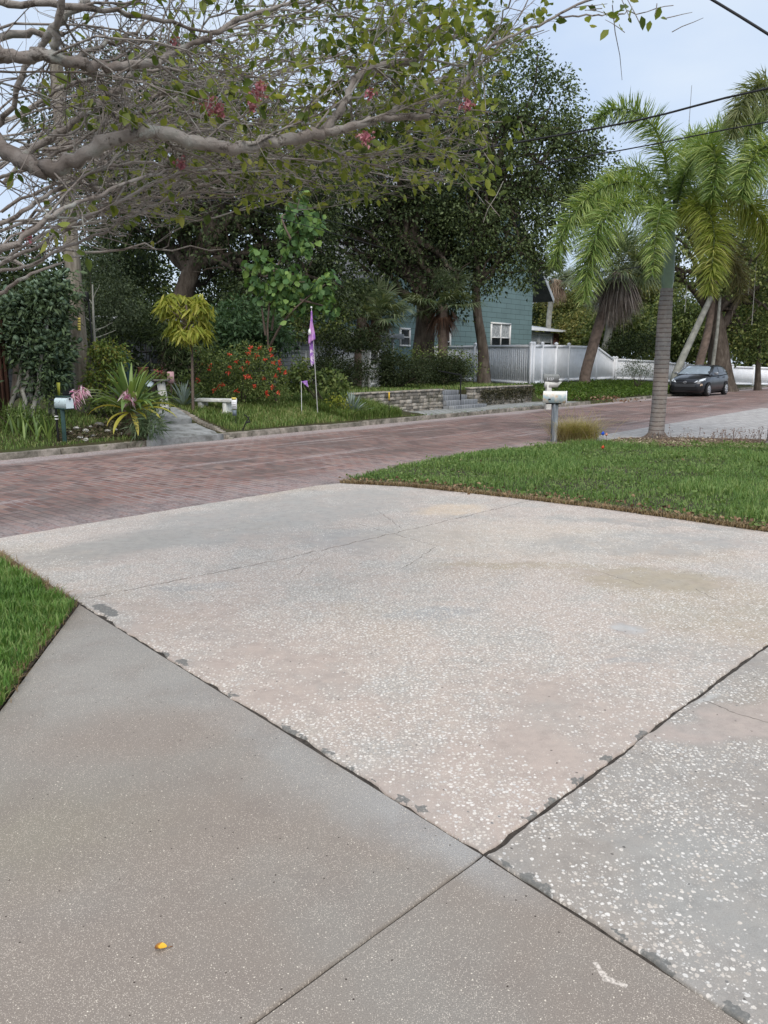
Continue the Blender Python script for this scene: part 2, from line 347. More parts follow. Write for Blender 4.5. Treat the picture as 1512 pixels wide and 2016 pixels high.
# exposed-aggregate concrete
C0 = G(952, 1681); CL = G(158, 1188); CR = G(1512, 1268); CD = G(1470, 2016); CB = G(492, 2016)
dl = nrm(CL - C0); dr = nrm(CR - C0); dd = nrm(CD - C0); db = nrm(CB - C0)
def aggregate(name, warm, grey, dens_bias, scale=56., big_patches=(), seams=(), darks=()):
    m = MT(name, .82, .3)
    wv = m.wob(.012, 60); wide = m.wob(.5, 3.5); wide2 = m.wob(.16, 9)
    n1 = m.noise(.75, 5, .6); n2 = m.noise(2.1, 5, .65); n3 = m.noise(.5, 3, .5, m.mapv((7, 3, 0)))
    vor = m.nd('ShaderNodeTexVoronoi', {'Vector': wv, 'Scale': scale, 'Randomness': 1.}, None, voronoi_dimensions='2D')
    rnd = m.nd('ShaderNodeSeparateColor', {0: vor.outputs[1]}, None)
    vor2 = m.nd('ShaderNodeTexVoronoi', {'Vector': wv, 'Scale': scale * 1.9, 'Randomness': 1.}, None, voronoi_dimensions='2D')
    rnd2 = m.nd('ShaderNodeSeparateColor', {0: vor2.outputs[1]}, None)
    base = m.mix(m.ma('MULTIPLY', m.ss(m.noise(1.3, 8, .72), .44, .60), .85), warm, grey)
    base = m.mix(m.ss(n3, .55, .68, 0, .6), base, tuple(x * y for x, y in zip(warm, (.93, .88, .74))))
    base = m.mix(m.ss(m.noise(5, 6, .7), .35, .7, 0, .30), base, tuple(x * .72 for x in grey))
    base = m.mix(m.ss(m.noise(160, 3, .7), .35, .7, 0, .35), base, tuple(x * 1.35 for x in warm))
    base0 = base
    dens = m.ma('ADD', m.ma('MULTIPLY', m.ma('SUBTRACT', n2, .5), 3.2), dens_bias)
    brk = m.noise(4.5, 7, .75)
    for (c_, rx, ry, rz_, colr, amt, dd_) in big_patches:
        e = m.ell(c_, rx, ry, rz_, .4, wide2 if rx < .35 else wide)
        if colr is not None: base = m.mix(m.ma('MULTIPLY', m.ma('MULTIPLY', e, m.ss(brk, .3, .6, .45, 1.)), amt), base, colr)
        dens = m.ma('ADD', dens, m.ma('MULTIPLY', e, dd_ * (1.8 if dd_ < 0 else 1)))
    base = m.mix(1., base, (1.13, 1.06, 1.0), 'MULTIPLY')
    base = m.mix(1., base, m.ramp(m.noise(11, 8, .78), (.3, (.80, .80, .80)), (.5, (1., 1., 1.)), (.7, (1.12, 1.11, 1.09))), 'MULTIPLY')
    base = m.mix(m.ma('MULTIPLY', m.ss(m.noise(340, 2, .8), .45, .62), .28), base, (.16, .14, .12))
    def chips(vo, rn, lo, hi):
        pres = m.ma('LESS_THAN', rn.outputs[0], dens); rad = m.ma('ADD', m.ma('MULTIPLY', rn.outputs[1], hi - lo), lo)
        return m.ma('MULTIPLY', pres, m.ss(m.ma('SUBTRACT', rad, vo.outputs[0]), 0., .07)), pres
    k1, _ = chips(vor, rnd, .17, .46); k2, _ = chips(vor2, rnd2, .12, .38)
    cc = m.ramp(rnd.outputs[2], (.0, (.46, .40, .34)), (.35, (.62, .56, .49)), (.7, (.76, .72, .66)), (1., (.55, .53, .50)))
    colr = m.mix(m.ma('MULTIPLY', k2, .55), base, cc); colr = m.mix(m.ma('MULTIPLY', k1, m.ss(m.noise(90, 3, .7), .3, .6, .7, 1.)), colr, cc)
    dk = m.ma('MULTIPLY', m.ma('GREATER_THAN', rnd.outputs[2], .994), m.ss(m.ma('SUBTRACT', .3, vor.outputs[0]), 0., .05))
    colr = m.mix(m.ma('MULTIPLY', dk, .7), colr, (.05, .045, .04))
    wc = m.wob(.09, 7)
    for a_, b_, wd in seams: colr = m.mix(m.ma('MULTIPLY', m.line(a_, b_, wd, wc), m.ss(m.noise(6, 3), .3, .5, .25, .85)), colr, (.10, .085, .07))
    for c_, rx, ry, rz_ in darks:                      # mortar repairs at the slab's edge
        e = m.ss(m.ell(c_, rx, ry, rz_, .6, m.wob(.10, 26)), .40, .62); colr = m.mix(m.ma('MULTIPLY', e, m.ss(m.noise(80, 4, .7), .3, .6, .55, .95)), colr, (.15, .15, .14))
    m.col(colr).bump(m.ma('ADD', m.ma('MULTIPLY', k1, .5), m.noise(220, 3, .7)), .25, .004)
    m.set('Roughness', m.ss(n2, .3, .7, .75, .9)); return m.m
ggr = (.325, .335, .325); gwm = (.40, .355, .325); sand = (.36, .325, .25); blue = (.30, .33, .345); pink = (.425, .37, .34)
def mp_(px, py): return G(px, py)
WARM = (1.16, 1.06, .95)
pm = [(mp_(560, 1010), 2.2, .8, AU, (.38, .385, .375), .8, -.5), (mp_(180, 1085), 1.0, .35, AU, (.31, .315, .30), .7, -.35),
      (mp_(760, 1060), .8, .5, .3, (.36, .37, .37), .7, -.45), (mp_(890, 1003), .45, .28, .6, (.56, .47, .36), .8, -.1),
      (mp_(1000, 1060), 1.2, .8, 0, (.50, .44, .36), .5, .35), (mp_(1250, 1070), 1.1, .45, .1, (.345, .36, .36), .75, -.4),
      (mp_(1260, 1140), .55, .32, 0, sand, .8, -.4), (mp_(1020, 1112), .7, .09, -.05, sand, .6, -.3), (mp_(1450, 1200), .7, .7, 0, sand, .6, -.15),
      (mp_(1300, 1010), 1.3, .35, -.5, (.42, .37, .35), .5, -.1), (mp_(860, 1208), .32, .13, .2, blue, .7, -.35), (mp_(380, 1155), .3, .1, .2, blue, .6, -.2),
      (mp_(420, 1235), .9, .35, -.7, pink, .6, -.30), (mp_(560, 1330), .55, .3, -.8, pink, .6, -.28), (mp_(800, 1240), 1.3, .6, 0, None, 0, .30),
      (mp_(1000, 1180), 1.2, .6, 0, None, 0, .28), (mp_(300, 1120), .9, .25, .5, None, 0, .4), (mp_(1150, 1420), .5, .35, .9, (.42, .37, .34), .6, -.26),
      (mp_(900, 1560), .6, .3, .7, pink, .6, -.16), (mp_(1235, 1237), .085, .10, .3, (.44, .46, .47), 1., -2.), (mp_(1230, 1300), .16, .05, 0, blue, .6, -.2),
      (mp_(1260, 1030), .9, .14, -.3, (.30, .32, .32), .55, -.3)]
seams0 = [(mp_(168, 1178), mp_(560, 1100), .013), (mp_(560, 1100), mp_(860, 1030), .012), (mp_(860, 1030), mp_(1050, 984), .013),
         (mp_(700, 1030), mp_(860, 1075), .007), (mp_(860, 1076), mp_(790, 1120), .007), (mp_(740, 1003), mp_(790, 1040), .006),
         (mp_(1180, 1125), mp_(1260, 1150), .006), (mp_(1370, 1160), mp_(1410, 1180), .006), (mp_(1365, 1295), mp_(1430, 1312), .004), (mp_(640, 1090), mp_(560, 1150), .004)]
seams = [(a_, b_, w_ * .65) for a_, b_, w_ in seams0]
dk = [(mp_(208, 1201), .17, .05, math.atan2(dl[1], dl[0]))] + [(mp_(x - 2, y + 6), r * 1.05, r * .38, math.atan2(dl[1], dl[0])) for x, y, r in ((325, 1280, .05), (364, 1298, .055), (460, 1362, .04), (570, 1430, .05), (598, 1446, .03), (645, 1475, .03), (690, 1505, .03), (738, 1533, .02), (792, 1567, .03), (832, 1586, .035))]
dk += [(mp_(x + 3, y + 8), r * 1.05, r * .36, math.atan2(dr[1], dr[0])) for x, y, r in ((1040, 1598, .035), (1085, 1570, .04), (1135, 1528, .045), (1190, 1485, .03), (1260, 1440, .05), (1380, 1355, .04))]
m_ag1 = aggregate('aggregate_concrete_pink', gwm, ggr, .86, 56., pm, seams, dk)
pm2 = [(mp_(1460, 1420), .5, .16, .3, (.42, .37, .345), .8, -.3), (mp_(1300, 1560), .4, .25, .5, None, 0, .12), (mp_(1420, 1750), .3, .3, 0, (.32, .34, .34), .5, -.1), (mp_(1390, 1378), .09, .02, .7, (.45, .47, .47), .9, -1.)]
dk2 = [(mp_(x - 2, y + 4), r * 1.15, r * .5, math.atan2(dd[1], dd[0])) for x, y, r in ((1000, 1698, .022), (1058, 1738, .052), (1225, 1838, .02), (1292, 1888, .045), (1450, 1990, .03))]
m_ag2 = aggregate('aggregate_concrete_grey', (.30, .285, .265), (.295, .30, .295), .44, 58., pm2, [(mp_(1290, 1500) * 0 + mp_(1385, 1380), mp_(1600, 1450), .004)], dk2)
# plain sidewalk concrete with fine sand
m = MT('sanded_concrete', .85, .25); n1 = m.noise(.9, 4, .55); n2 = m.noise(3.2, 5, .65)
base = m.mix(m.ss(n1, .40, .62), (.240, .212, .186), (.245, .235, .216))
base = m.mix(m.ell(mp_(330, 1300), 1.0, .8, 0, .5, m.wob(.4, 2)), base, (.275, .275, .265)); base = m.mix(m.ma('MULTIPLY', m.ell(mp_(560, 1480), .9, .12, math.atan2(dl[1], dl[0]), .6, m.wob(.25, 3)), .8), base, (.29, .30, .30))
base = m.mix(m.ma('MULTIPLY', m.ell(mp_(300, 1440), .5, .22, .2, .6, m.wob(.3, 3)), .5), base, (.25, .205, .175))
base = m.mix(m.ma('MULTIPLY', m.ell(mp_(700, 1580), .5, .16, -.5, .7, m.wob(.3, 3)), .5), base, (.29, .285, .275))
base = m.mix(m.ma('MULTIPLY', m.ell(mp_(40, 1640), .4, .3, 0, .7, m.wob(.3, 3)), .5), base, (.22, .20, .145))
base = m.mix(m.ma('MULTIPLY', m.ell(mp_(860, 1640), .35, .10, math.atan2(dl[1], dl[0]), .6, m.wob(.15, 4)), .8), base, (.33, .34, .345))
base = m.mix(m.ss(n2, .45, .7, 0, .35), base, (.19, .165, .15)); base = m.mix(m.ss(m.noise(260, 3, .8), .38, .62, 0, .65), base, (.135, .12, .11))
gl = m.mix(m.ss(m.noise(1.7, 3), .4, .6), (.25, .25, .25), (.5, .5, .5)); gl = m.nd('ShaderNodeSeparateColor', {0: gl})
vs = m.nd('ShaderNodeTexVoronoi', {'Vector': m.wob(.004, 150), 'Scale': 240.}, None, voronoi_dimensions='2D'); rs = m.nd('ShaderNodeSeparateColor', {0: vs.outputs[1]}, None)
kk = m.ma('MULTIPLY', m.ma('LESS_THAN', rs.outputs[0], gl), m.ss(m.ma('SUBTRACT', m.ma('ADD', m.ma('MULTIPLY', rs.outputs[1], .3), .12), vs.outputs[0]), 0., .1))
base = m.mix(m.ma('MULTIPLY', kk, .6), base, (.58, .53, .47))
vs = m.nd('ShaderNodeTexVoronoi', {'Vector': m.wob(.004, 150), 'Scale': 90.}, None, voronoi_dimensions='2D'); rs = m.nd('ShaderNodeSeparateColor', {0: vs.outputs[1]}, None)
kk = m.ma('MULTIPLY', m.ma('LESS_THAN', rs.outputs[0], .06), m.ss(m.ma('SUBTRACT', m.ma('ADD', m.ma('MULTIPLY', rs.outputs[1], .12), .1), vs.outputs[0]), 0., .05))
base = m.mix(m.ma('MULTIPLY', kk, .9), base, (.62, .58, .5))
kd = m.ma('MULTIPLY', m.ma('GREATER_THAN', rs.outputs[0], .9965), m.ss(m.ma('SUBTRACT', .28, vs.outputs[0]), 0., .05)); base = m.mix(kd, base, (.04, .03, .025))
chalk = m.ma('MAXIMUM', m.line(mp_(1172, 1895), mp_(1195, 1930), .010, m.wob(.02, 30)), m.line(mp_(1192, 1925), mp_(1235, 1942), .010, m.wob(.02, 30)))
base = m.mix(m.ma('MULTIPLY', chalk, m.ss(m.noise(70, 3, .7), .35, .6, 0, .8)), base, (.6, .56, .52))
base = m.mix(1., base, (1.28, 1.23, 1.17), 'MULTIPLY')
m.col(base).bump(m.ma('ADD', m.noise(420, 2, .8), m.ma('MULTIPLY', kk, .6)), .35, .003); m_plain = m.m

def rough_edge(rng, a, b, amp, step=.03, inset=0.0, side=None):
    Lg = np.linalg.norm((b - a)[:2]); k = max(2, int(Lg / step)); t = np.linspace(0, 1, k, endpoint=False)[:, None]
    d = nrm((b - a) * V3(1, 1, 0)); nn = V3(-d[1], d[0], 0)
    w_ = rng.normal(size=k + 8); w_ = (np.convolve(w_, [.25, .5, .25], 'same') + 1.2 * np.convolve(rng.normal(size=k + 8), np.ones(7) / 4, 'same'))[4:4 + k]
    w_[:1] = 0
    return a + (b - a) * t + nn * (w_[:, None] * amp + inset)
def slab(name, pts, m, amp, seed, z=0., th=.14, label=None):
    rng = np.random.default_rng(seed); pp = []; n = len(pts)
    for i in range(n): pp.append(rough_edge(rng, pts[i][0], pts[(i + 1) % n][0], pts[i][1]))
    pp = np.vstack(pp); c = pp.mean(0); n = len(pp); b = MB()
    bev = .006; ins = np.roll(pp, -1, 0) - np.roll(pp, 1, 0); nn = nrm(np.c_[ins[:, 1], -ins[:, 0], 0 * ins[:, 0]])
    # polygon orientation
    ar = np.sum(pp[:, 0] * np.roll(pp[:, 1], -1) - np.roll(pp[:, 0], -1) * pp[:, 1]); sg_ = 1 if ar > 0 else -1
    top = pp - nn * sg_ * bev; V = np.vstack([np.c_[pp[:, :2], np.full(n, z - th)], np.c_[pp[:, :2], np.full(n, z - bev)], np.c_[top[:, :2], np.full(n, z)]])
    q = np.arange(n); q2 = (q + 1) % n
    from mathutils.geometry import delaunay_2d_cdt
    r_ = delaunay_2d_cdt([Vector(p[:2]) for p in top], [(i, (i + 1) % n) for i in range(n)], [], 1, 1e-6)
    b.add(V, np.stack([q, q2, n + q2, n + q], -1), np.stack([n + q, n + q2, 2 * n + q2, 2 * n + q], -1))
    b.add([(p[0], p[1], z) for p in r_[0]], [f for f in r_[2] if len(f) == 3])
    o = struct(b, name, m); return o
gap = .009
def off(p, d1, g1, d2=None, g2=0):
    p = p + V3(-d1[1], d1[0], 0) * g1
    return p if d2 is None else p + V3(-d2[1], d2[0], 0) * g2
# axis directions at the crossing: dl (left joint), dr (right joint), dd (down right), db (down left)
RL = G(-500, 1145); RN = G(0, 1059); RT = G(600, 960); RC = G(668, 951)
lawnA = [G(668, 951), G(800, 958), G(900, 968), G(1060, 986), G(1200, 1003), G(1350, 1024), G(1512, 1047), G(1750, 1082)]
left_edge = [G(0, 1088), G(30, 1106), G(75, 1135), G(115, 1163)]
up = [(C0 + dl * 0 + dr * gap, .0012)] ; far_r = CR + dr * 3
top = [(C0 + nrm(dl + dr) * gap * 1.2, .0045), (far_r + V3(-dr[1], dr[0], 0) * gap, .004), (lawnA[-1], .006)] + [(p, .006) for p in lawnA[::-1][1:]] + [(G(630, 955), .006), (RT, .006), (G(300, 1009), .006), (RN, .006), (RL, .006), (G(-120, 1060) , .006), (G(0, 1086), .008)] + [(p, .006) for p in left_edge[1:]] + [(CL + V3(-dl[1], dl[0], 0) * -gap, .0065)]
slab('driveway_apron', top, m_ag1, .0, 3)
far_d = C0 + dd * 3
slab('driveway_slab', [(C0 + nrm(dr + dd) * gap * 1.2, .0035), (far_d + V3(-dd[1], dd[0], 0) * gap, .003), (far_d + dr * 4, .003), (far_r - V3(-dr[1], dr[0], 0) * gap, .0035)], m_ag2, 0, 4)
LB = G(0, 1398); far_b = C0 + db * 3; far_L = LB + nrm(LB - CL) * 3
slab('sidewalk', [(C0 + nrm(dl + db) * gap * .6, .0005), (CL + nrm(db) * gap, .0005), (LB, .0005), (far_L, .0005), (far_b - V3(-db[1], db[0], 0) * .0035, .0004)], m_plain, 0, 5)
slab('sidewalk', [(C0 + nrm(dd + db) * gap * .6, .0005), (far_b + V3(-db[1], db[0], 0) * .0035, .0004), (far_d + db * 3, .0005), (far_d - V3(-dd[1], dd[0], 0) * gap * .3, .0005)], m_plain, 0, 6)
# dark grit packed in the joints
m_grit = plain('joint_grit', (.055, .046, .038), .95, .4, 40, bump=.5)
jg = MB()
for a_, b_ in ((C0, CL), (C0, CR + dr * 3), (C0, far_d), (C0, far_b)):
    d = nrm(b_ - a_); nn = V3(-d[1], d[0], 0) * .04; z = V3(0, 0, -.009); jg.quad(a_ - nn + z, b_ - nn + z, b_ + nn + z, a_ + nn + z); 
jg.V = [v + V3(0, 0, -.001 * i) for i, v in enumerate(jg.V)]
struct(jg, 'joint_grit', m_grit)

# near lawns: soil sheet plus blades
m_dirt = plain('dark_topsoil', (.05, .038, .028), .95, .35, 12, bump=.6)
LW = [G(668, 949), G(760, 924), G(900, 896), G(1060, 877), G(1150, 872), G(1512, 876), G(1900, 880), G(1900, 1105)] + lawnA[::-1][:-1]
lw = MB(); lw.add([p * V3(1, 1, 0) + V3(0, 0, .004) for p in LW], [list(range(len(LW)))[::-1]]); struct(lw, 'lawn_soil', m_dirt)
LL = [G(-900, 1165), G(-120, 1065), G(0, 1087)] + left_edge[1:] + [CL, G(60, 1316), LB, G(-300, 1800), G(-1500, 1700)]
lw = MB(); lw.add([p * V3(1, 1, 0) + V3(0, 0, .004) for p in LL], [list(range(len(LL)))[::-1]]); struct(lw, 'lawn_soil', m_dirt)
g_near = leafmat('lawn_grass', [(.064, .116, .035), (.110, .205, .052), (.174, .293, .081), (.313, .396, .151)], .35, .8)
g_dry = leafmat('dry_grass', [(.130, .091, .046), (.260, .182, .104), (.390, .299, .169)], .2, 2)
rng = np.random.default_rng(11)
gb = MB(); xy = sample(rng, LW, 120000); dn = np.linalg.norm(xy, axis=1); keep = rng.random(len(xy)) < np.clip(14 / dn, .25, 1.2); xy = xy[keep & (dn < 26)]
pt = .55 + .6 * (np.sin(xy[:, 0] * 2.1 + np.sin(xy[:, 1] * 1.7)) * np.sin(xy[:, 1] * 2.6 + 1) > -.2) * 1.
edge = np.min([np.abs(np.cross(nrm((lawnA[i + 1] - lawnA[i])[:2]), xy - lawnA[i][:2])) + 9 * ((np.einsum('ij,j->i', xy - lawnA[i][:2], (lawnA[i + 1] - lawnA[i])[:2]) < 0) | (np.einsum('ij,j->i', xy - lawnA[i + 1][:2], (lawnA[i + 1] - lawnA[i])[:2]) > 0)) for i in range(len(lawnA) - 1)], 0)
keep = rng.random(len(xy)) < sm(.03, .45, edge) * .9 + .1
xy2 = xy[keep]; p2 = pt[keep]
blades(gb, xy2, np.full(len(xy2), .005), .085 * p2 * (.7 + .5 * (np.sin(xy2[:, 0] * 1.3 + 2) * np.sin(xy2[:, 1] * .9) > .3)) * (.6 + .4 * sm(.1, .5, edge[keep])), .007, rng, .8); o = struct(gb, 'lawn_grass', g_near, kind='stuff')
gb = MB(); e = rng.uniform(0, 1, 6000); i = rng.integers(0, len(lawnA) - 1, 6000); A_ = np.array(lawnA)
xy = A_[i] + (A_[i + 1] - A_[i]) * e[:, None] + np.c_[nrm(np.c_[-(A_[i + 1] - A_[i])[:, 1], (A_[i + 1] - A_[i])[:, 0]]) * rng.uniform(-.05, .20, (6000, 1)) * rng.uniform(.2, 1, (6000, 1)), np.zeros(6000)]
blades(gb, xy[:, :2], np.full(6000, .004), .05, .008, rng, 1.6)
struct(gb, 'dry_edge_grass', g_dry, kind='stuff')
gb = MB(); wx_ = sample(rng, LW, 420); wx_ = wx_[np.linalg.norm(wx_, axis=1) < 24]; n = 12; idx = np.repeat(np.arange(len(wx_)), n); pp_ = np.c_[wx_[idx] + rng.normal(size=(len(idx), 2)) * .06, rng.uniform(.02, .075, len(idx))]; leaves(gb, pp_, rng.normal(size=pp_.shape) + V3(0, 0, .3), (.03, .06), (.5, .9), rng)
struct(gb, 'lawn_weeds', leafmat('lawn_weed', [(.07, .12, .03), (.14, .22, .06), (.22, .29, .10)], .3, 1), kind='stuff')
gb = MB(); i = rng.integers(0, len(lawnA) - 1, 520); e = rng.uniform(0, 1, 520)[:, None] ** 1.2; A_ = np.array(lawnA); pp_ = A_[i] + (A_[i + 1] - A_[i]) * e; pp_[:, :2] += rng.normal(size=(520, 2)) * .09 + V3(.08, .12, 0)[:2]; pp_[:, 2] = .02 + rng.uniform(0, .05, 520); pq_ = np.c_[sample(rng, LW, 90), rng.uniform(.02, .05, 90)]; pp_ = np.vstack([pp_, pq_]); leaves(gb, pp_, rng.normal(size=pp_.shape) * V3(1, 1, .4), (.03, .07), (.45, .7), rng)
struct(gb, 'fallen_brown_leaves', leafmat('brown_litter', [(.10, .055, .03), (.20, .12, .065), (.32, .22, .13)], 0, 2), kind='stuff')
g_left = leafmat('side_lawn_grass', [(.058, .116, .023), (.094, .203, .043), (.160, .290, .065), (.275, .362, .131)], .35, 1.5)
gb = MB(); xy = sample(rng, [G(-330, 1100), G(-60, 1075), G(0, 1110), G(110, 1178), G(150, 1195), G(55, 1316), LB, G(-330, 1700)], 34000)
cl = np.abs(np.sin(xy[:, 0] * 9 + 1.3 * np.sin(xy[:, 1] * 7)) * np.sin(xy[:, 1] * 11)); blades(gb, xy, np.full(len(xy), .005), .11 * (.55 + .6 * cl), .0075, rng, .6)
struct(gb, 'side_lawn_grass', g_left, kind='stuff')
gb = MB(); ee = [G(0, 1087)] + left_edge[1:] + [CL, G(60, 1316), LB]; A_ = np.array(ee); i = rng.integers(0, len(ee) - 1, 2600); e = rng.uniform(0, 1, 2600)
xy = A_[i] + (A_[i + 1] - A_[i]) * e[:, None] + rng.normal(size=(2600, 3)) * .025 + V3(-.05, -.03, 0)
blades(gb, xy[:, :2], np.full(2600, .004), .05, .005, rng, 1.8); struct(gb, 'dry_edge_grass', g_dry, kind='stuff')

# neighbour's pale pavers and mulch bed on the right
m = MT('pale_pavers', .85, .2); v = m.mapv((0, 0, 0), AU); bt = m.nd('ShaderNodeTexBrick', {'Vector': v, 'Color1': (.36, .345, .335), 'Color2': (.47, .45, .435), 'Mortar': (.2, .19, .17), 'Scale': 1., 'Mortar Size': .008, 'Brick Width': .3, 'Row Height': .15}, None)
m.col(m.mix(m.ss(m.noise(3, 5, .7), .4, .7, 0, .4), bt.outputs[0], (.30, .27, .25))).bump(bt.outputs[1], -.4, .01)
pv = MB(); PV = [P(ts(G(1190, 868))[0], RS + .0), P(ts(G(1512, 813))[0] + 2.5, RS + .0), P(ts(G(1512, 813))[0] + 2.5, RS - 6), G(1900, 879), G(1512, 875), G(1180, 871)]
pv.prism([p[:2] for p in PV][::-1], -.1, .012); struct(pv, 'paver_driveway', m.m)
m = MT('mulch', .95, .1); m.col(m.ramp(m.noise(38, 5, .7), (.35, (.035, .02, .014)), (.5, (.10, .06, .04)), (.6, (.40, .33, .22)), (.8, (.55, .48, .36)))).bump(m.noise(40, 4), .8, .03); m_mulch = m.m
mb_ = MB(); MU = [G(1165, 873), G(1225, 864), G(1300, 862), G(1512, 867), G(1900, 868), G(1900, 889), G(1512, 884), G(1300, 879)]; mb_.prism([p[:2] for p in MU][::-1], -.05, .022); struct(mb_, 'mulch_bed', m_mulch)
chip = MB(); xy = sample(rng, [p[:2] for p in MU], 2600); leaves(chip, np.c_[xy, np.full(len(xy), .025)], np.c_[rng.normal(size=(len(xy), 2)), rng.uniform(0, .5, len(xy))], (.03, .08), (.35, .6), rng)
struct(chip, 'bark_chips', leafmat('bark_chip', [(.07, .035, .025), (.35, .27, .18), (.50, .43, .32)], 0, 3), kind='stuff')

# far side: walk, retaining walls, steps
m = MT('rough_pavers', .9, .2); bt = m.nd('ShaderNodeTexBrick', {'Vector': m.mapv((0, 0, 0), AU, vec=m.wob(.06, 3)), 'Color1': (.27, .28, .28), 'Color2': (.38, .385, .38), 'Mortar': (.10, .10, .07), 'Scale': 1., 'Mortar Size': .018, 'Brick Width': .34, 'Row Height': .18}, None)
m.col(m.mix(m.ss(m.noise(5, 5, .7), .5, .7, 0, .6), bt.outputs[0], (.12, .12, .08))).bump(bt.outputs[1], -.6, .02); m_rp = m.m
wk = MB(); T0, T1 = ts(G(775, 828))[0], T_W1 + .9
wk.prism([P(T0 - .8, .16)[:2], P(T1 + .4, .16)[:2], P(T1 + .3, SW - .02)[:2], P(T0 - 1.2, SW - .02)[:2]], -.02, .098); struct(wk, 'footpath', m_rp)
m = MT('stacked_stone', .92, .15); rr_ = m.noise(5, 6, .7); cc = m.ramp(m.ma('ADD', m.ma('MULTIPLY', m.island(), .5), m.ma('MULTIPLY', rr_, .5)), (.25, (.15, .14, .12)), (.45, (.27, .245, .21)), (.6, (.38, .34, .29)), (.75, (.50, .46, .40)))
cc = m.mix(m.ss(m.noise(3.5, 5, .7), .48, .62, 0, .65), cc, (.085, .085, .06)); m.col(cc).bump(m.noise(26, 6, .75), 1., .04); m_stone = m.m
t_s0, t_s1 = T_S0, T_S1
def stonewall(name, t0, t1, lab, seed):
    r = np.random.default_rng(seed); root = thing(name, lab, 'wall', P((t0 + t1) / 2, SW + .13)); b = MB(); row = 0; z = .0
    while z < .58:                                   # courses of individually sized blocks
        t = t0 + (row % 2) * -.0; h = r.uniform(.08, .13)
        while t < t1:
            l = min(r.uniform(.12, .40), t1 - t)
            if t1 - t - l < .08: l = t1 - t
            b.box(P(t + l / 2, SW + .12 + r.uniform(-.02, .02), .05 + z + h / 2), (l - .003, .24, h - .003), AU + r.uniform(-.03, .03)); t += l
        z += h; row += 1
    w1 = b.build('stone_courses', m_stone, root, False); bv = w1.modifiers.new('b', 'BEVEL'); bv.width = .012; bv.segments = 1
    b = MB(); t = t0 - .03
    while t < t1:
        l = min(r.uniform(.3, .45), t1 + .03 - t)
        if l > .05: b.box(P(t + l / 2, SW + .12, .05 + z + .03), (l - .01, .30, .055), AU)
        t += l
    b.build('capstone', plain(name + '_cap', (.29, .26, .22), .9, .3, 6, bump=.4), root, False); return root
wl1 = stonewall('stone_wall', T_W0, t_s0, 'grey stacked stone garden wall on the left of the steps, bare of plants', 1)
wl2 = stonewall('stone_wall', t_s1 + .05, T_W1, 'stacked stone garden wall on the right of the steps with creeper hanging over it', 2)
iv = MB(); r = np.random.default_rng(8); n = 1900; tt = r.uniform(t_s1 + .5, T_W1 + .05, n); pp = np.array([P(a, SW - .02 - abs(b) * .06, c) for a, b, c in zip(tt, r.normal(size=n), .66 - np.abs(r.normal(size=n)) * .22)])
pp = pp[pp[:, 2] > .1]; leaves(iv, pp, r.normal(size=pp.shape) + V3(.3, -.6, -.6), (.04, .08), (.5, .8), r)
iv.build('creeper', leafmat('creeper', [(.025, .03, .012), (.05, .05, .025), (.09, .075, .04)], .1, 3), wl2)
stp = thing('garden_steps', 'grey brick garden steps between the two stone walls', 'steps', P((t_s0 + t_s1) / 2, SW))
m_step = MT('grey_brick_step', .85, .2); bt = m_step.nd('ShaderNodeTexBrick', {'Vector': m_step.mapv((0, 0, 0), AU), 'Color1': (.19, .20, .215), 'Color2': (.27, .28, .29), 'Mortar': (.08, .08, .08), 'Scale': 1., 'Mortar Size': .01, 'Brick Width': .1, 'Row Height': .22}, None); m_step.col(bt.outputs[0])
for i in range(4):
    b = MB(); b.box(P((t_s0 + t_s1) / 2 + .18 - .06 * i, SW - .42 + i * .3 + .4, .05 + .075 * (2 * i + 1) - .0), (t_s1 - t_s0 + (.35 - .12 * i), .8, .15 * (i + 1) * 0 + .15), AU); b.build('step', m_step.m, stp, False, .01)
hr = thing('handrail', 'thin black metal handrail post at the top of the garden steps', 'handrail', on(906, 25.7)); hp = np.array(hr.location); topz = at(906, 738, hp[1])[2]
b = MB(); b.tube([hp, hp * V3(1, 1, 0) + V3(0, 0, topz)], .022, 8, True); m_black = plain('black_metal', (.012, .012, .013), .45, .2, 20); b.build('post', m_black, hr)
b = MB(); b.tube([hp * V3(1, 1, 0) + V3(0, 0, topz), hp * V3(1, 1, 0) + N * .9 + V3(0, 0, topz + .12)], .02, 8, True); b.build('rail', m_black, hr)
b = MB(); b.box(hp + V3(0, 0, .01), (.1, .1, .02)); b.build('base_plate', m_black, hr, False)
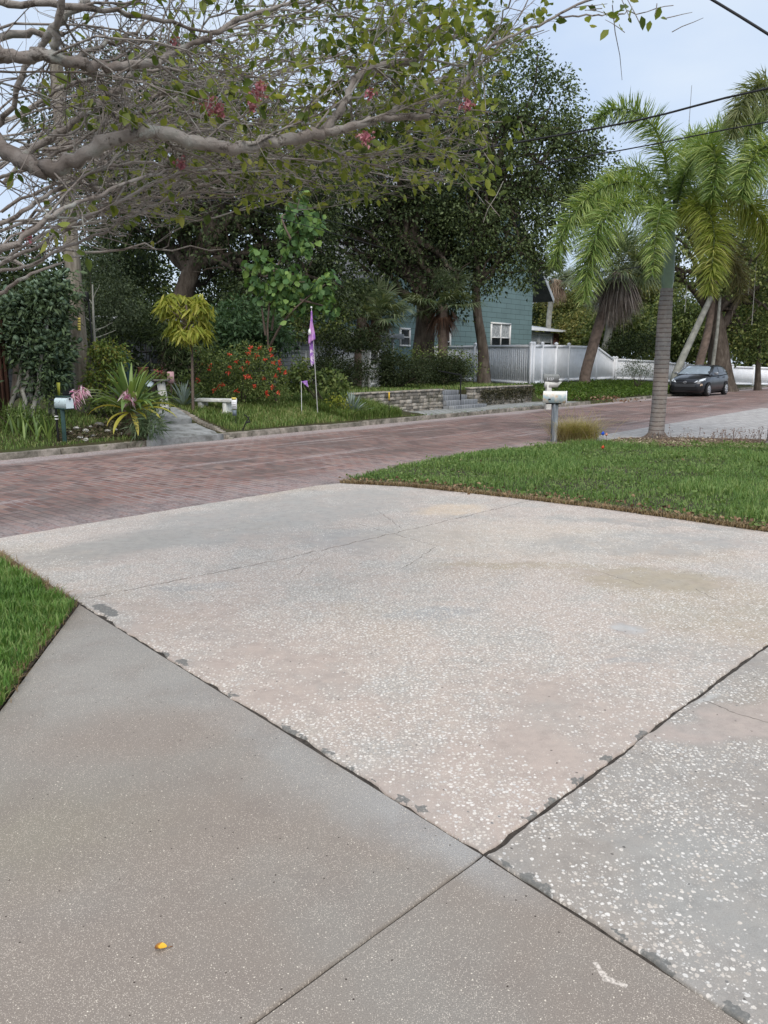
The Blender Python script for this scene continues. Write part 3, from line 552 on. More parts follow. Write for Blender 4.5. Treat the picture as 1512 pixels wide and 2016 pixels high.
# concrete path with a step, left yard
m_path = MT('weathered_path', .9, .2); q = m_path.noise(4, 6, .7); m_path.col(m_path.ramp(q, (.35, (.13, .13, .12)), (.5, (.24, .245, .24)), (.7, (.33, .335, .33)))).bump(m_path.noise(60, 4), .4, .01)
def drape(px4, dz, nm):
    q = [lawnpt(*p) for p in px4]; b = MB(); n = 14; V = []
    for v in np.linspace(0, 1, n):
        for u in np.linspace(0, 1, n):
            p = (q[0] * (1 - u) + q[1] * u) * (1 - v) + (q[3] * (1 - u) + q[2] * u) * v; V.append([p[0], p[1], max(float(hgt(p[0], p[1])), .08) + dz])
    i = np.arange(n - 1)[:, None] * n; j = np.arange(n - 1)[None]; V = np.array(V); f = np.stack([i + j, i + j + 1, i + j + n + 1, i + j + n], -1).reshape(-1, 4); b.add(V, f); b.add(V - V3(0, 0, .16), f[:, ::-1]); m_ = n * n
    e = [k for k in range(n - 1)]; b.add(np.vstack([V, V - V3(0, 0, .16)]), [[k, k + m_, k + 1 + m_, k + 1] for k in e], [[k * n, (k + 1) * n, (k + 1) * n + m_, k * n + m_] for k in e], [[k * n + n - 1, k * n + n - 1 + m_, (k + 1) * n + n - 1 + m_, (k + 1) * n + n - 1] for k in e]); struct(b, nm, m_path.m, False)
drape([(288, 869), (440, 857), (386, 836), (298, 840)], .03, 'garden_path'); drape([(296, 839), (378, 834), (346, 812), (300, 812)], .12, 'garden_path')
b = MB(); r = np.random.default_rng(3); pe = bez([lawnpt(*q) for q in ((456, 856), (425, 846), (396, 834), (366, 816), (345, 806))], 26)
for i in range(len(pe) - 1): b.box((pe[i] + pe[i + 1]) / 2 + V3(0, 0, -.02 + r.uniform(-.01, .01)), (np.linalg.norm(pe[i + 1] - pe[i]) * .9, .11, .16), math.atan2(*(pe[i + 1] - pe[i])[[1, 0]]))
tag(b.build('path_edging', m_kerb.m, None, False), 'curved line of small edging stones beside the concrete garden path', 'edging')
# far-side grass
g_far = leafmat('yard_grass', [(.066, .104, .030), (.113, .189, .047), (.189, .282, .075), (.320, .320, .142)], .3, .7)
gb = MB(); Pp = []
def yard(t0, t1, s0, s1, n, H, W=.012, dens=None):
    t = rng.uniform(t0, t1, n); s = rng.uniform(s0, s1, n); p = K0[:2] + t[:, None] * U[:2] + s[:, None] * N[:2]
    if dens is not None: p = p[rng.random(n) < dens(t, s)]
    # not on the paths
    for quad in PATHS: p = p[~inpoly(p, quad)]
    blades(gb, p, hgt(p[:, 0], p[:, 1]), H, W, rng, .8)
PATHS = [[lawnpt(x, y)[:2] for x, y in q] for q in (((112, 876), (112, 848), (250, 830), (262, 860)), ((260, 872), (450, 858), (390, 833), (270, 838)), ((268, 840), (390, 833), (354, 806), (288, 806)))]
tp = ts(G(445, 855))[0]
yard(-3, tp - 2.4, .2, 3, 14000, .09); yard(tp - .2, T_W0 + .3, .2, 6, 42000, .15, .014); yard(T_W0 - 1.8, T0 + .1, .2, 1.6, 12000, .30, .016)
yard(T_W0 - 1, T_W1 + 2, SW + .25, 9, 30000, .17, .02); yard(T0, T_W1 + 4, -.05, .22, 900, .06, .02); yard(T_W1 + 2, T_W1 + 24, .3, 7, 5000, .07, .03, lambda t, s: .25 + 0 * t)
yard(-4, 40, -.22, .02, 5000, .04, .012, lambda t, s: .5 + .5 * np.sin(t * 2.1) * np.sin(t * .7))
struct(gb, 'yard_grass', g_far, kind='stuff')
gb = MB(); pq_ = sample(rng, PATHS[0], 900); pq_ = np.vstack([pq_, sample(rng, [lawnpt(x, y)[:2] for x, y in ((180, 850), (190, 790), (330, 790), (300, 830))], 700)]); pq_ = np.c_[pq_, hgt(pq_[:, 0], pq_[:, 1]) + rng.uniform(.0, .05, len(pq_))]; leaves(gb, pq_, rng.normal(size=pq_.shape) * V3(1, 1, .4) + V3(0, 0, .2), (.03, .09), (.3, .7), rng)
struct(gb, 'bed_litter', leafmat('bed_litter', [(.03, .022, .016), (.08, .06, .04), (.16, .13, .08), (.10, .12, .05)], 0, 3), kind='stuff')
gc = MB(); q0, q1 = ts(lawnpt(1128, 786))[0], ts(lawnpt(1330, 774))[0]
n = 17000; t = rng.uniform(q0 - 1, q1 + 3, n); s = rng.uniform(.5, 4.2, n); k_ = (np.sin(t * 1.9) + np.sin(s * 3.1 + t) + 1.6 > .3); p = (K0[:2] + t[:, None] * U[:2] + s[:, None] * N[:2])[k_]
p = np.c_[p, hgt(p[:, 0], p[:, 1]) + rng.uniform(.02, .22, len(p))]; leaves(gc, p, rng.normal(size=p.shape) + V3(0, 0, .6), (.06, .12), (.5, .8), rng)
struct(gc, 'ground_cover', leafmat('ground_cover', [(.04, .07, .012), (.07, .13, .02), (.12, .18, .03)], .3, 1.2), kind='stuff')
gc = MB(); cpt = lawnpt(1150, 783); p = cpt + rng.normal(size=(900, 3)) * V3(1.0, .8, 0); p[:, 2] = hgt(p[:, 0], p[:, 1]) + rng.uniform(0, .12, 900); leaves(gc, p, rng.normal(size=p.shape), (.08, .16), (.3, .6), rng)
struct(gc, 'leaf_litter', leafmat('fallen_leaf', [(.13, .06, .035), (.24, .13, .08), (.38, .28, .19)], .1, 2), kind='stuff')
# ================================================================ HOUSES AND FENCES
m_white = plain('white_vinyl', (.84, .85, .87), .45, .05, 3, .4)
m_trim = plain('white_trim', (.74, .74, .73), .6, .06, 4)
m_wpaint = plain('worn_white_paint', (.62, .61, .57), .7, .15, 6)
mg = MT('window_glass', .08, .6); mg.col((.02, .024, .028)); m_glass = mg.m
mc = MT('curtained_pane', .25, .5); mc.col(mc.mix(mc.ss(mc.noise(9, 3), .4, .6), (.33, .35, .36), (.55, .57, .57))); m_curt = mc.m
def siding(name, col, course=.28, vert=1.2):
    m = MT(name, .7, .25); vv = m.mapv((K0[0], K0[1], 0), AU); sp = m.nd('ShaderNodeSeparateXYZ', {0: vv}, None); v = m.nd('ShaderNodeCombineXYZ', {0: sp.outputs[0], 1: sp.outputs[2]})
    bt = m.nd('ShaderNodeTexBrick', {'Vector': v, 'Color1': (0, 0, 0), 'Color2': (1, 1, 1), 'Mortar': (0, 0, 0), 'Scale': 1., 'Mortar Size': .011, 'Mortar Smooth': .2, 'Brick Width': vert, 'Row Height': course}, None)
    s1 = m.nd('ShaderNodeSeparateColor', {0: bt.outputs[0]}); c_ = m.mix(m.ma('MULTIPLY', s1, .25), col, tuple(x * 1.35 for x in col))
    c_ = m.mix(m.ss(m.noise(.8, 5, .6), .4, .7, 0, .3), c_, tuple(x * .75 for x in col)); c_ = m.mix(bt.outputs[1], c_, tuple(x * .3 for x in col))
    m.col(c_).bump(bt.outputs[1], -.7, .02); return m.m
m_teal = siding('teal_shingle_siding', (.165, .245, .25), .30, 1.1)
m_roofm = plain('grey_roof', (.23, .24, .26), .8, .2, 3)
m_wroof = plain('white_metal_roof', (.60, .61, .62), .5, .1, 2)
def wallbox(b, A, B, depth, z0, z1):                 # box whose front face runs A->B
    d = nrm((B - A) * V3(1, 1, 0)); nn = V3(-d[1], d[0], 0); c = (A + B) / 2 + nn * depth / 2
    b.box(V3(c[0], c[1], (z0 + z1) / 2), (np.linalg.norm((B - A)[:2]), depth, z1 - z0), math.atan2(d[1], d[0]))
def window(parent, A, d, x0, x1, z0, z1, panes=1, curtain=True, fw=.11, sash=.5):
    """frame with sash bars and panes, on the wall plane A + d*x"""
    nn = V3(-d[1], d[0], 0); rz = math.atan2(d[1], d[0]); f = MB(); O = A * V3(1, 1, 0) - nn * .03
    def bar(xa, xb, za, zb, dp=.07): f.box(O + d * (xa + xb) / 2 + V3(0, 0, (za + zb) / 2), (xb - xa, dp, zb - za), rz)
    bar(x0, x1, z1 - fw, z1); bar(x0, x1, z0, z0 + fw * .8); bar(x0 - .001, x0 + fw, z0 + fw * .8, z1 - fw); bar(x1 - fw, x1 + .001, z0 + fw * .8, z1 - fw)
    ws = (x1 - x0 - 2 * fw) / panes; fr = None; zm = z0 + (z1 - z0) * sash
    for k in range(panes):
        a = x0 + fw + ws * k
        if k: bar(a - fw * .4, a + fw * .4, z0 + fw * .8, z1 - fw, .065)
        bar(a + .01, a + ws - .01, zm - .03, zm + .03, .05)
    w_ = f.build('window', m_trim, parent, False)
    for k in range(panes):
        a = x0 + fw + ws * k; p = MB(); q = O + nn * .015
        p.quad(q + d * a + V3(0, 0, z0 + fw * .8), q + d * (a + ws) + V3(0, 0, z0 + fw * .8), q + d * (a + ws) + V3(0, 0, zm), q + d * a + V3(0, 0, zm)); p.build('lower_pane', m_glass, w_, False)
        p = MB(); p.quad(q + d * a + V3(0, 0, zm), q + d * (a + ws) + V3(0, 0, zm), q + d * (a + ws) + V3(0, 0, z1 - fw), q + d * a + V3(0, 0, z1 - fw)); p.build('upper_pane', m_curt if curtain else m_glass, w_, False)
    return w_
# teal gabled house
HA = at(700, 712, 38.0) * V3(1, 1, 0); HB = HA + U * 17
HL = onplane(728, 557, HA, U); HR = onplane(1071, 592, HA, U); zE = (HL[2] + HR[2]) / 2
xL = np.dot(HL - HA, U); xR = np.dot(HR - HA, U); AP = onplane(909, 312, HA, U); xM = (xL + xR) / 2; zA = zE + (xR - xL) / 2 * 1.02
wR = np.dot(onplane(1047, 640, HA, U) - HA, U); wL = xL + (xR - wR)
house = thing('gabled_house', 'tall teal shingled house with a steep grey gable roof and white trimmed windows', 'house', HA + U * xM)
b = MB(); D9 = 9.0; p0 = HA + U * wL; p1 = HA + U * wR; zt = zE + (wL - xL) * 1.02 - .15
za = zA - .25
V = [p0, p1, p1 + V3(0, 0, zt), HA + U * xM + V3(0, 0, za), p0 + V3(0, 0, zt)]; V = V + [v + N * D9 for v in V]
b.add(V, [[0, 1, 2, 3, 4], [9, 8, 7, 6, 5]]); b.add(V, [[1, 6, 7, 2], [0, 4, 9, 5]]); wallm = b.build('wall', m_teal, house, False)
b = MB()
for sgn, xe in ((-1, xL), (1, xR)):
    e = HA + U * xe + V3(0, 0, zE); a = HA + U * xM + V3(0, 0, zA); up_ = V3(0, 0, .16)
    V = [e - N * .7, a - N * .7, a + N * (D9 + .5), e + N * (D9 + .5)]; V = V + [v + up_ for v in V]
    b.add(V, [[0, 1, 2, 3], [4, 5, 6, 7], [0, 1, 5, 4], [3, 2, 6, 7], [0, 3, 7, 4]])
roof = b.build('roof', m_roofm, house, False)
b = MB()
for sgn, xe in ((-1, xL), (1, xR)):
    e = HA + U * xe + V3(0, 0, zE); a = HA + U * xM + V3(0, 0, zA)
    V = [e - N * .74 - V3(0, 0, .10), a - N * .74 - V3(0, 0, .10), a - N * .74 + V3(0, 0, .19), e - N * .74 + V3(0, 0, .19)]; V = V + [v + N * .035 for v in V]
    b.add(V, [[0, 1, 2, 3], [4, 5, 6, 7], [0, 1, 5, 4], [3, 2, 6, 7], [0, 3, 7, 4]])
b.build('barge_board', m_trim, house, False)
def wx(px, py): q = onplane(px, py, HA, U); return np.dot(q - HA, U), q[2]
x0, z1 = wx(966, 634); x1, _ = wx(1005, 634); _, z0 = wx(966, 694); window(house, HA, U, x0, x1, z0, z1, 2)
x0, z1 = wx(864, 645); x1, _ = wx(887, 645); _, z0 = wx(864, 700); window(house, HA, U, x0, x1, z0, z1, 1, False)
x0, z1 = wx(786, 645); x1, _ = wx(807, 645); _, z0 = wx(786, 682); window(house, HA, U, x0, x1, z0, z1, 1, False)
# annex on the right of the teal house
AX0 = HA + U * (wR + .01) + N * 3; AX1 = onplane(1090, 650, HA + N * 3, U) * V3(1, 1, 0); AX2 = onplane(1101, 650, HA + N * 3, U) * V3(1, 1, 0)
annex = thing('house_annex', 'low annex with pale lean-to roof and row of white windows right of the teal house', 'house annex', AX0)
zr = onplane(1100, 656, HA + N * 3, U)[2]; b = MB(); wallbox(b, AX0, AX1, 4, 0, zr); b.build('wall', siding('pale_siding', (.42, .44, .44), .2, 4), annex, False)
b = MB(); wallbox(b, AX1 + U * .01, AX2, 3.9, 0, zr - .02); b.build('brick_corner', plain('dark_red_brick', (.16, .07, .055), .9, .3, 10), annex, False)
e0 = AX0 - N * .7 + V3(0, 0, zr + .05); e1 = onplane(1116, 653, HA + N * 2.3, U); e1[2] = zr + .05
V = [e0, e1, e1 + N * 5 + V3(0, 0, .75), e0 + N * 5 + V3(0, 0, 1.6)]; V = V + [v + V3(0, 0, .13) for v in V]; b = MB(); b.add(V, [[0, 1, 2, 3], [4, 5, 6, 7], [0, 1, 5, 4], [1, 2, 6, 5], [2, 3, 7, 6], [3, 0, 4, 7]]); b.build('roof', m_wroof, annex, False)
La = np.linalg.norm(AX1 - AX0); zb = onplane(1070, 690, HA + N * 3, U)[2]
for i in range(4): window(annex, AX0, U, .25 + (La - .45) * i / 4, .25 + (La - .45) * (i + .94) / 4, zb, zr - .12, 1, True, .09)
# white vinyl fences
def fence(name, lab, pts, hts, maxw, post=.13, cap=True):
    root = thing(name, lab, 'fence', pts[0])
    for i in range(len(pts) - 1):
        A, B = pts[i], pts[i + 1]; Lg = np.linalg.norm((B - A)[:2]); k = max(1, round(Lg / maxw)); d = nrm((B - A) * V3(1, 1, 0)); rz = math.atan2(d[1], d[0])
        for j in range(k):
            a = A + (B - A) * j / k; c_ = A + (B - A) * (j + 1) / k; ha = hts[i] + (hts[i + 1] - hts[i]) * j / k; hb = hts[i] + (hts[i + 1] - hts[i]) * (j + 1) / k
            P0, P1 = a + d * post / 2, c_ - d * post / 2; nn = V3(-d[1], d[0], 0) * .02; pb = MB()
            nb = max(3, int(Lg / k / .15)); xs_ = np.linspace(0, 1, nb + 1)
            for q in range(nb):                          # tongue-and-groove boards
                u0, u1 = xs_[q], xs_[q + 1]; g = [P0 + (P1 - P0) * u + nn * (.12 if q % 2 else 0.) for u in (u0, u1)]; hh = [ha + (hb - ha) * u for u in (u0, u1)]
                V = [g[0] - nn * .6 + V3(0, 0, .1), g[1] - nn * .6 + V3(0, 0, .1), g[1] - nn * .6 + V3(0, 0, hh[1] - .1), g[0] - nn * .6 + V3(0, 0, hh[0] - .1)]; V = V + [v + nn * 1.2 for v in V]
                pb.add(V, [[0, 1, 2, 3], [5, 4, 7, 6], [0, 4, 5, 1], [1, 5, 6, 2], [2, 6, 7, 3], [3, 7, 4, 0]])
            pb.build('panel', m_white, root, False)
            for zlo, zhi, nm in ((.04, .16, 'bottom_rail'), (-.13, 0., 'top_rail')):
                e0, e1 = (zlo, zlo) if zlo > 0 else (ha + zlo, hb + zlo); f0, f1 = (zhi, zhi) if zlo > 0 else (ha + zhi, hb + zhi); rb = MB()
                V = [P0 - nn * 2 + V3(0, 0, e0), P1 - nn * 2 + V3(0, 0, e1), P1 - nn * 2 + V3(0, 0, f1), P0 - nn * 2 + V3(0, 0, f0)]; V = V + [v + nn * 4 for v in V]
                rb.add(V, [[0, 1, 2, 3], [5, 4, 7, 6], [0, 4, 5, 1], [1, 5, 6, 2], [2, 6, 7, 3], [3, 7, 4, 0]]); rb.build(nm, m_white, root, False)
            if i == 0 and j == 0: postat(root, a, ha, rz, post)
            postat(root, c_, hb, rz, post)
    return root
def postat(root, p, h, rz, post):
    b = MB(); b.box(p + V3(0, 0, (h + .04) / 2 - .15), (post, post, h + .04 + .3), rz); o = b.build('post', m_white, root, False)
    b = MB(); z = h + .04; q = post * .62; c, s = math.cos(rz), math.sin(rz); rot = lambda x, y: V3(x * c - y * s, x * s + y * c, 0)
    V = [p + rot(a * q, e * q) + V3(0, 0, z) for a, e in ((-1, -1), (1, -1), (1, 1), (-1, 1))] + [p + rot(a * q, e * q) + V3(0, 0, z + .04) for a, e in ((-1, -1), (1, -1), (1, 1), (-1, 1))] + [p + V3(0, 0, z + .1)]
    b.add(V, [[0, 1, 5, 4], [1, 2, 6, 5], [2, 3, 7, 6], [3, 0, 4, 7]], [[4, 5, 8], [5, 6, 8], [6, 7, 8], [7, 4, 8]]); b.build('post_cap', m_white, o, False)
fc = on(1043, 36.0); f1_ = on(935, 39.6); f2_ = on(868, 42.0); fL = on(740, 46.5)
fence('privacy_fence', 'tall white vinyl privacy fence of wide boards in front of the teal house', [fL, f2_, f1_, fc], [1.8, 1.8, 1.8, 1.85], 3.1)
g1 = on(1065, 37.3); g2 = on(1117, 40.8); g3 = on(1172, 43.4); g4 = on(1206, 45)
fence('privacy_fence', 'tall white vinyl fence stepping down to the right behind the leaning palm', [fc + V3(.16, .12, 0), g1, g2, g3, g4], [1.85, 1.85, 1.85, 1.85, 1.2], 2.4)
g5 = on(1290, 46); g6 = on(1345, 46.5); g7 = on(1560, 53)
fence('low_fence', 'low white vinyl fence behind the parked car and the oak', [g4 + V3(.15, 0, 0), g5, g6, g7], [1.2] * 4, 2.3)
# dim cottage behind the plants on the left
WA = at(560, 712, 31) * V3(1, 1, 0); WB = WA + U * 6.5
cot = thing('white_cottage', 'small white cottage with a dark sash window behind the flagpole', 'cottage', WA)
def cx(px, py): q = onplane(px, py, WA, U); return np.dot(q - WA, U), q[2]
zc = cx(600, 662)[1]; b = MB(); wallbox(b, WA, WB, 6, 0, zc); b.build('wall', siding('white_siding', (.46, .48, .50), .16, 5), cot, False)
b = MB(); wallbox(b, WA - U * .5 - N * .5, WB + U * .5 - N * .5, 7, zc, zc + .22); b.build('roof', plain('pale_roof', (.40, .41, .42), .7, .3, 2), cot, False)
x0, z1 = cx(573, 667); x1, z0 = cx(591, 693); window(cot, WA, U, x0, x1, z0, z1, 1, True, .08)
BA = at(640, 712, 33) * V3(1, 1, 0)
car_ = thing('carport', 'long low white metal roof of a carport seen over the vine arch', 'carport', BA)
zc = onplane(690, 662, BA, U)[2]; b = MB(); b.box(BA + U * 1.8 + N * 2 + V3(0, 0, zc + .08), (6.2, 4.5, .2), AU); b.build('roof', m_wroof, car_, False)
for k in range(3): b = MB(); b.box(BA + U * (-.9 + 2.7 * k) + V3(0, 0, zc / 2), (.1, .1, zc), AU); b.build('post', m_trim, car_, False)
b = MB(); wallbox(b, BA - U * 1. + N * 3.9, BA + U * 4.8 + N * 3.9, .1, 0, zc); b.build('back_wall', m_wpaint, car_, False)
q0, q1 = lawnpt(606, 735) * V3(1, 1, 0), None
fa = on(603, 27.5); fb = on(655, 29.5)
sf = thing('picket_fence', 'short white board fence between the cottage and the vine arch', 'fence', fa); d = nrm((fb - fa) * V3(1, 1, 0)); Lf = np.linalg.norm(fb - fa)
b = MB(); zt_ = at(620, 683, 28)[2]
for k in range(12): b.box(fa + d * (k + .5) * Lf / 12 + V3(0, 0, zt_ / 2 - .1 - fa[2] / 2), (Lf / 12 - .012, .03, zt_ - .1 - fa[2]), math.atan2(d[1], d[0]))
b.build('boards', m_trim, sf, False)
for z in (.3, zt_ - .5): b = MB(); b.box((fa + fb) / 2 + V3(0, 0, z) - V3(-d[1], d[0], 0) * .03, (Lf, .03, .1), math.atan2(d[1], d[0])); b.build('rail', m_trim, sf, False)
# dark bungalow on the far left, mostly hidden
LA = at(120, 712, 24) * V3(1, 1, 0)
bung = thing('bungalow', 'dim grey bungalow hidden in the shade behind the mango sapling', 'house', LA)
def lx(px, py): q = onplane(px, py, LA, U); return np.dot(q - LA, U), q[2]
xa, xb = lx(60, 700)[0], lx(470, 700)[0]; zc = lx(270, 636)[1]
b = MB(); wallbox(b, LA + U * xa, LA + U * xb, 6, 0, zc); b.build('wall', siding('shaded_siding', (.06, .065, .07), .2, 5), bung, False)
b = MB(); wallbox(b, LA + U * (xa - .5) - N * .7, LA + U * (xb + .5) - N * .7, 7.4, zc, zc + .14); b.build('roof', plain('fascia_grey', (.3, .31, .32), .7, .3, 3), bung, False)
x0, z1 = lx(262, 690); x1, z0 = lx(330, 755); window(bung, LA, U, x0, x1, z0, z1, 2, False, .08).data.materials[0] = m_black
b = MB(); dA = on(233, 19.0); dB = on(262, 19.5); zt_ = at(245, 690, 19)[2]
dg = thing('garden_gate', 'dark blue-green board gate standing between the croton and the patio', 'gate', dA); d = nrm((dB - dA) * V3(1, 1, 0)); Lf = np.linalg.norm(dB - dA)
for k in range(3): b.box(dA + d * (k + .5) * Lf / 3 + V3(0, 0, (zt_ - dA[2]) / 2), (Lf / 3 - .012, .035, zt_ - dA[2]), math.atan2(d[1], d[0]))
b.build('boards', plain('blue_green_paint', (.025, .06, .07), .6, .3, 6), dg, False)
b = MB(); b.tube([dA - V3(0, 0, .1), dA + V3(0, 0, zt_ - dA[2] + .1)], .045, 8, True); b.build('post', m_black, dg)
# brown board fence, far left
wA, wB = on(-90, 13.2), on(15, 15.4); bf = thing('board_fence', 'reddish brown wooden board fence at the left edge beside the cactus', 'fence', wB); d = nrm((wB - wA) * V3(1, 1, 0)); Lf = np.linalg.norm((wB - wA)[:2]); nb = 11
m_wood = MT('red_brown_wood', .85, .2); m_wood.col(m_wood.ramp(m_wood.noise(3, 5, .7, m_wood.mapv((0, 0, 0), 0, (.05, .05, 1.2))), (.35, (.05, .025, .018)), (.6, (.13, .065, .045)), (.8, (.18, .10, .07))))
zt_ = at(8, 672, 15)[2]
b = MB()
for k in range(nb): b.box(wA + d * (k + .5) * Lf / nb + V3(0, 0, zt_ / 2 - .05), (Lf / nb - .014, .025, zt_), math.atan2(d[1], d[0]))
b.build('boards', m_wood.m, bf, False); b = MB(); b.box(wB + V3(0, 0, zt_ / 2) + d * .05, (.1, .1, zt_ + .1), math.atan2(d[1], d[0])); b.build('post', m_wood.m, bf, False)
# ================================================================ TREES
m_bark = MT('oak_bark', .95, .15); q = m_bark.noise(6, 6, .7, m_bark.mapv((0, 0, 0), 0, (1, 1, 3)))
m_bark.col(m_bark.ramp(q, (.3, (.035, .028, .022)), (.5, (.09, .072, .058)), (.7, (.16, .135, .11)))).bump(m_bark.noise(12, 5, .7, m_bark.mapv((0, 0, 0), 0, (1, 1, 4))), .9, .05); m_bark = m_bark.m
L_oak = leafmat('oak_leaf', [(.021, .030, .012), (.065, .093, .038), (.105, .146, .060), (.235, .297, .138)], .38, .35)  # oak, dark and mid ramps widened: inner shade and lit leaves put into colour
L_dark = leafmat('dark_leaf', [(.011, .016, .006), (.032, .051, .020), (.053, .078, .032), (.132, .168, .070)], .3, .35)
L_mid = leafmat('mid_leaf', [(.029, .046, .014), (.081, .121, .036), (.133, .178, .053), (.278, .302, .105)], .28, .3)
L_warm = leafmat('olive_leaf', [(.056, .079, .023), (.112, .141, .041), (.188, .207, .065), (.319, .281, .095)], .28, .25)
def tree(name, lab, base, trunk, tr, blobs, mat, seed, L=(.10, .17), Wd=(.45, .7), dens=2.4, per=26, cr=.32, group=None, core=.35, limbs=3, bark=None):
    rng = np.random.default_rng(seed); root = thing(name, lab, 'tree', base, 0, group)
    trunk = bez([base - V3(0, 0, .2)] + trunk, 16); b = MB(); k = len(trunk); tt_ = np.linspace(0, 1, k)
    b.tube(trunk, tr * (1.25 * np.exp(-tt_ * 9) * .5 + 1 - .55 * tt_), 12); b.build('trunk', bark or m_bark, root)
    top = trunk[-1]; b = MB()
    for c, r in blobs:
        for q_ in range(limbs):
            s_ = trunk[rng.integers(int(k * .5), k)]; e = np.asarray(c) + rng.normal(size=3) * np.asarray(r) * .28; w_ = wig(rng, s_, e, 9, .10); b.tube(w_, np.linspace(tr * .38, .03, 9), 6)
            for z in range(3):
                i_ = rng.integers(3, 8); b.tube(wig(rng, w_[i_], w_[i_] + rng.normal(size=3) * np.asarray(r) * .35, 6, .12), np.linspace(tr * .13, .012, 6), 4)
    b.build('limbs', bark or m_bark, root)
    Pp, D = clumps(rng, blobs, dens, per, cr, core); b = MB(); leaves(b, Pp, D, L, Wd, rng); b.build('crown', mat, root, False); return root
Bs = lambda Y, *l: [blob(x, y, Y + (q[0] if q else 0), rx, ry, rd) for x, y, rx, ry, rd, *q in l]
# oak B, tall, beside the street in front of the teal house
b0 = on(953, 33.0)
tree('oak_tree', 'tall oak with a straight brown trunk in front of the white fence', b0, [at(951, 690, 33), at(938, 600, 33), at(942, 500, 33), at(975, 360, 33), at(1000, 230, 33)], .23,
     Bs(33, (1020, 170, 62, 80, 1.8), (1085, 210, 50, 75, 1.5), (1130, 290, 55, 70, 1.6), (1165, 330, 48, 60, 1.4), (1060, 320, 90, 90, 2.2), (985, 300, 80, 90, 2.2), (1110, 400, 85, 65, 1.9), (1010, 430, 85, 80, 2), (930, 200, 70, 70, 2), (1170, 400, 40, 45, 1.2), (1035, 520, 38, 55, 1.2), (935, 420, 70, 90, 2), (960, 530, 45, 55, 1.4), (1075, 500, 30, 40, 1)),
     L_oak, 21, dens=3.0, per=30, cr=.24, L=(.07, .19))
# oak A, thick dark trunk
b0 = on(833, 33.5)
tree('oak_tree', 'broad dark oak with a thick forked trunk covered in fern behind the clipped hedges', b0, [at(833, 700, 33.5), at(838, 620, 33.5), at(832, 560, 33.5), at(815, 490, 33.5), at(800, 380, 33.5)], .50,
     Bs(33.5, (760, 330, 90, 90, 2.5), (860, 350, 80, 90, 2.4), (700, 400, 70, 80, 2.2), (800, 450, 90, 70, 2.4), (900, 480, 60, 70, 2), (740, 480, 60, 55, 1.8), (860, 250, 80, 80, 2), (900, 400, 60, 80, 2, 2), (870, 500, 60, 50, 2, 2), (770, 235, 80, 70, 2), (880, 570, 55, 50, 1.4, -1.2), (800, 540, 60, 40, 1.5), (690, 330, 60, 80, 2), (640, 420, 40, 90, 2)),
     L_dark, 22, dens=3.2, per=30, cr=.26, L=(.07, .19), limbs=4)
# tree C, the wide dark one on the left
b0 = on(345, 27.0)
tree('oak_tree', 'wide dark evergreen oak spreading over the left yard behind the mango sapling', b0, [at(350, 640, 27), at(368, 560, 27), at(390, 500, 27), at(430, 400, 27), at(420, 300, 27)], .42,
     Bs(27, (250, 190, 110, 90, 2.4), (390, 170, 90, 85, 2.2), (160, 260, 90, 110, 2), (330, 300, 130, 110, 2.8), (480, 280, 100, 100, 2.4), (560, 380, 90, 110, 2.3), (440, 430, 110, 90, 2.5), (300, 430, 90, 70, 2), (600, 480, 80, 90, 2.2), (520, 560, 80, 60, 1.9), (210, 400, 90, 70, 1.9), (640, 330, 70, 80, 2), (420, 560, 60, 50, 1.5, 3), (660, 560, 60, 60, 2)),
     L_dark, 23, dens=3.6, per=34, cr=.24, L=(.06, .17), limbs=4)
# screen of trees far behind, left to right
for i, (x, y, rx, ry, Y, mt, lab) in enumerate([
    (40, 560, 120, 130, 24, L_dark, 'dense dark tree at the far left behind the cactus and the brown fence'),
    (150, 600, 90, 90, 27, L_dark, 'dense dark tree directly behind the utility pole'),
    (235, 500, 80, 70, 31, L_dark, 'dark tree filling the gap left of the wide dark oak trunk'),
    (250, 560, 90, 110, 34, L_mid, 'green tree showing above the roof of the grey bungalow'),
    (480, 600, 110, 110, 40, L_dark, 'dark tree filling the gap behind the large-leaved sapling'),
    (640, 580, 90, 120, 46, L_mid, 'mid-green tree standing behind the white cottage'),
    (730, 470, 80, 110, 55, L_warm, 'olive-green tree showing left of the gable of the teal house'),
    (1075, 640, 40, 75, 76, L_dark, 'dark narrow tree beyond the annex roof'),
    (1120, 600, 60, 70, 74, L_warm, 'hazy olive tree beyond the thin fan palm'),
    (1150, 660, 50, 60, 60, L_warm, 'bright yellow-green bushy tree just behind the white fence left of the leaning palm'),
    (1215, 640, 60, 60, 52, L_mid, 'green tree behind the white fence right of the leaning palm'),
    (1270, 560, 70, 60, 66, L_warm, 'distant yellowish tree seen between the two palms'),
    (1340, 640, 70, 80, 56, L_mid, 'green tree behind the low fence left of the big oak'),
    (1480, 560, 90, 110, 60, L_warm, 'pale green tree filling the right edge behind the big oak'),
    (1560, 640, 90, 90, 58, L_mid, 'green tree at the far right edge over the low fence')]):
    base = on(x, Y); k = .8
    bl = [blob(x + a * rx, y + c_ * ry, Y + e, rx * .55, ry * .5, rx * Y / F * .55) for a, c_, e in ((0, -.45, 0), (-.5, -.1, 1), (.5, -.1, -1), (-.35, .45, 0), (.4, .45, .6), (0, .15, -1.), (-.6, .8, 0), (.6, .8, 0))]
    tree('background_tree', lab, base, [at(x, y + ry * .6, Y), at(x + 5, y, Y)], .22, bl, mt, 40 + i, dens=2.6, per=26, cr=.36, L=(.16, .28) if Y > 40 else (.12, .2), limbs=1, group=None)
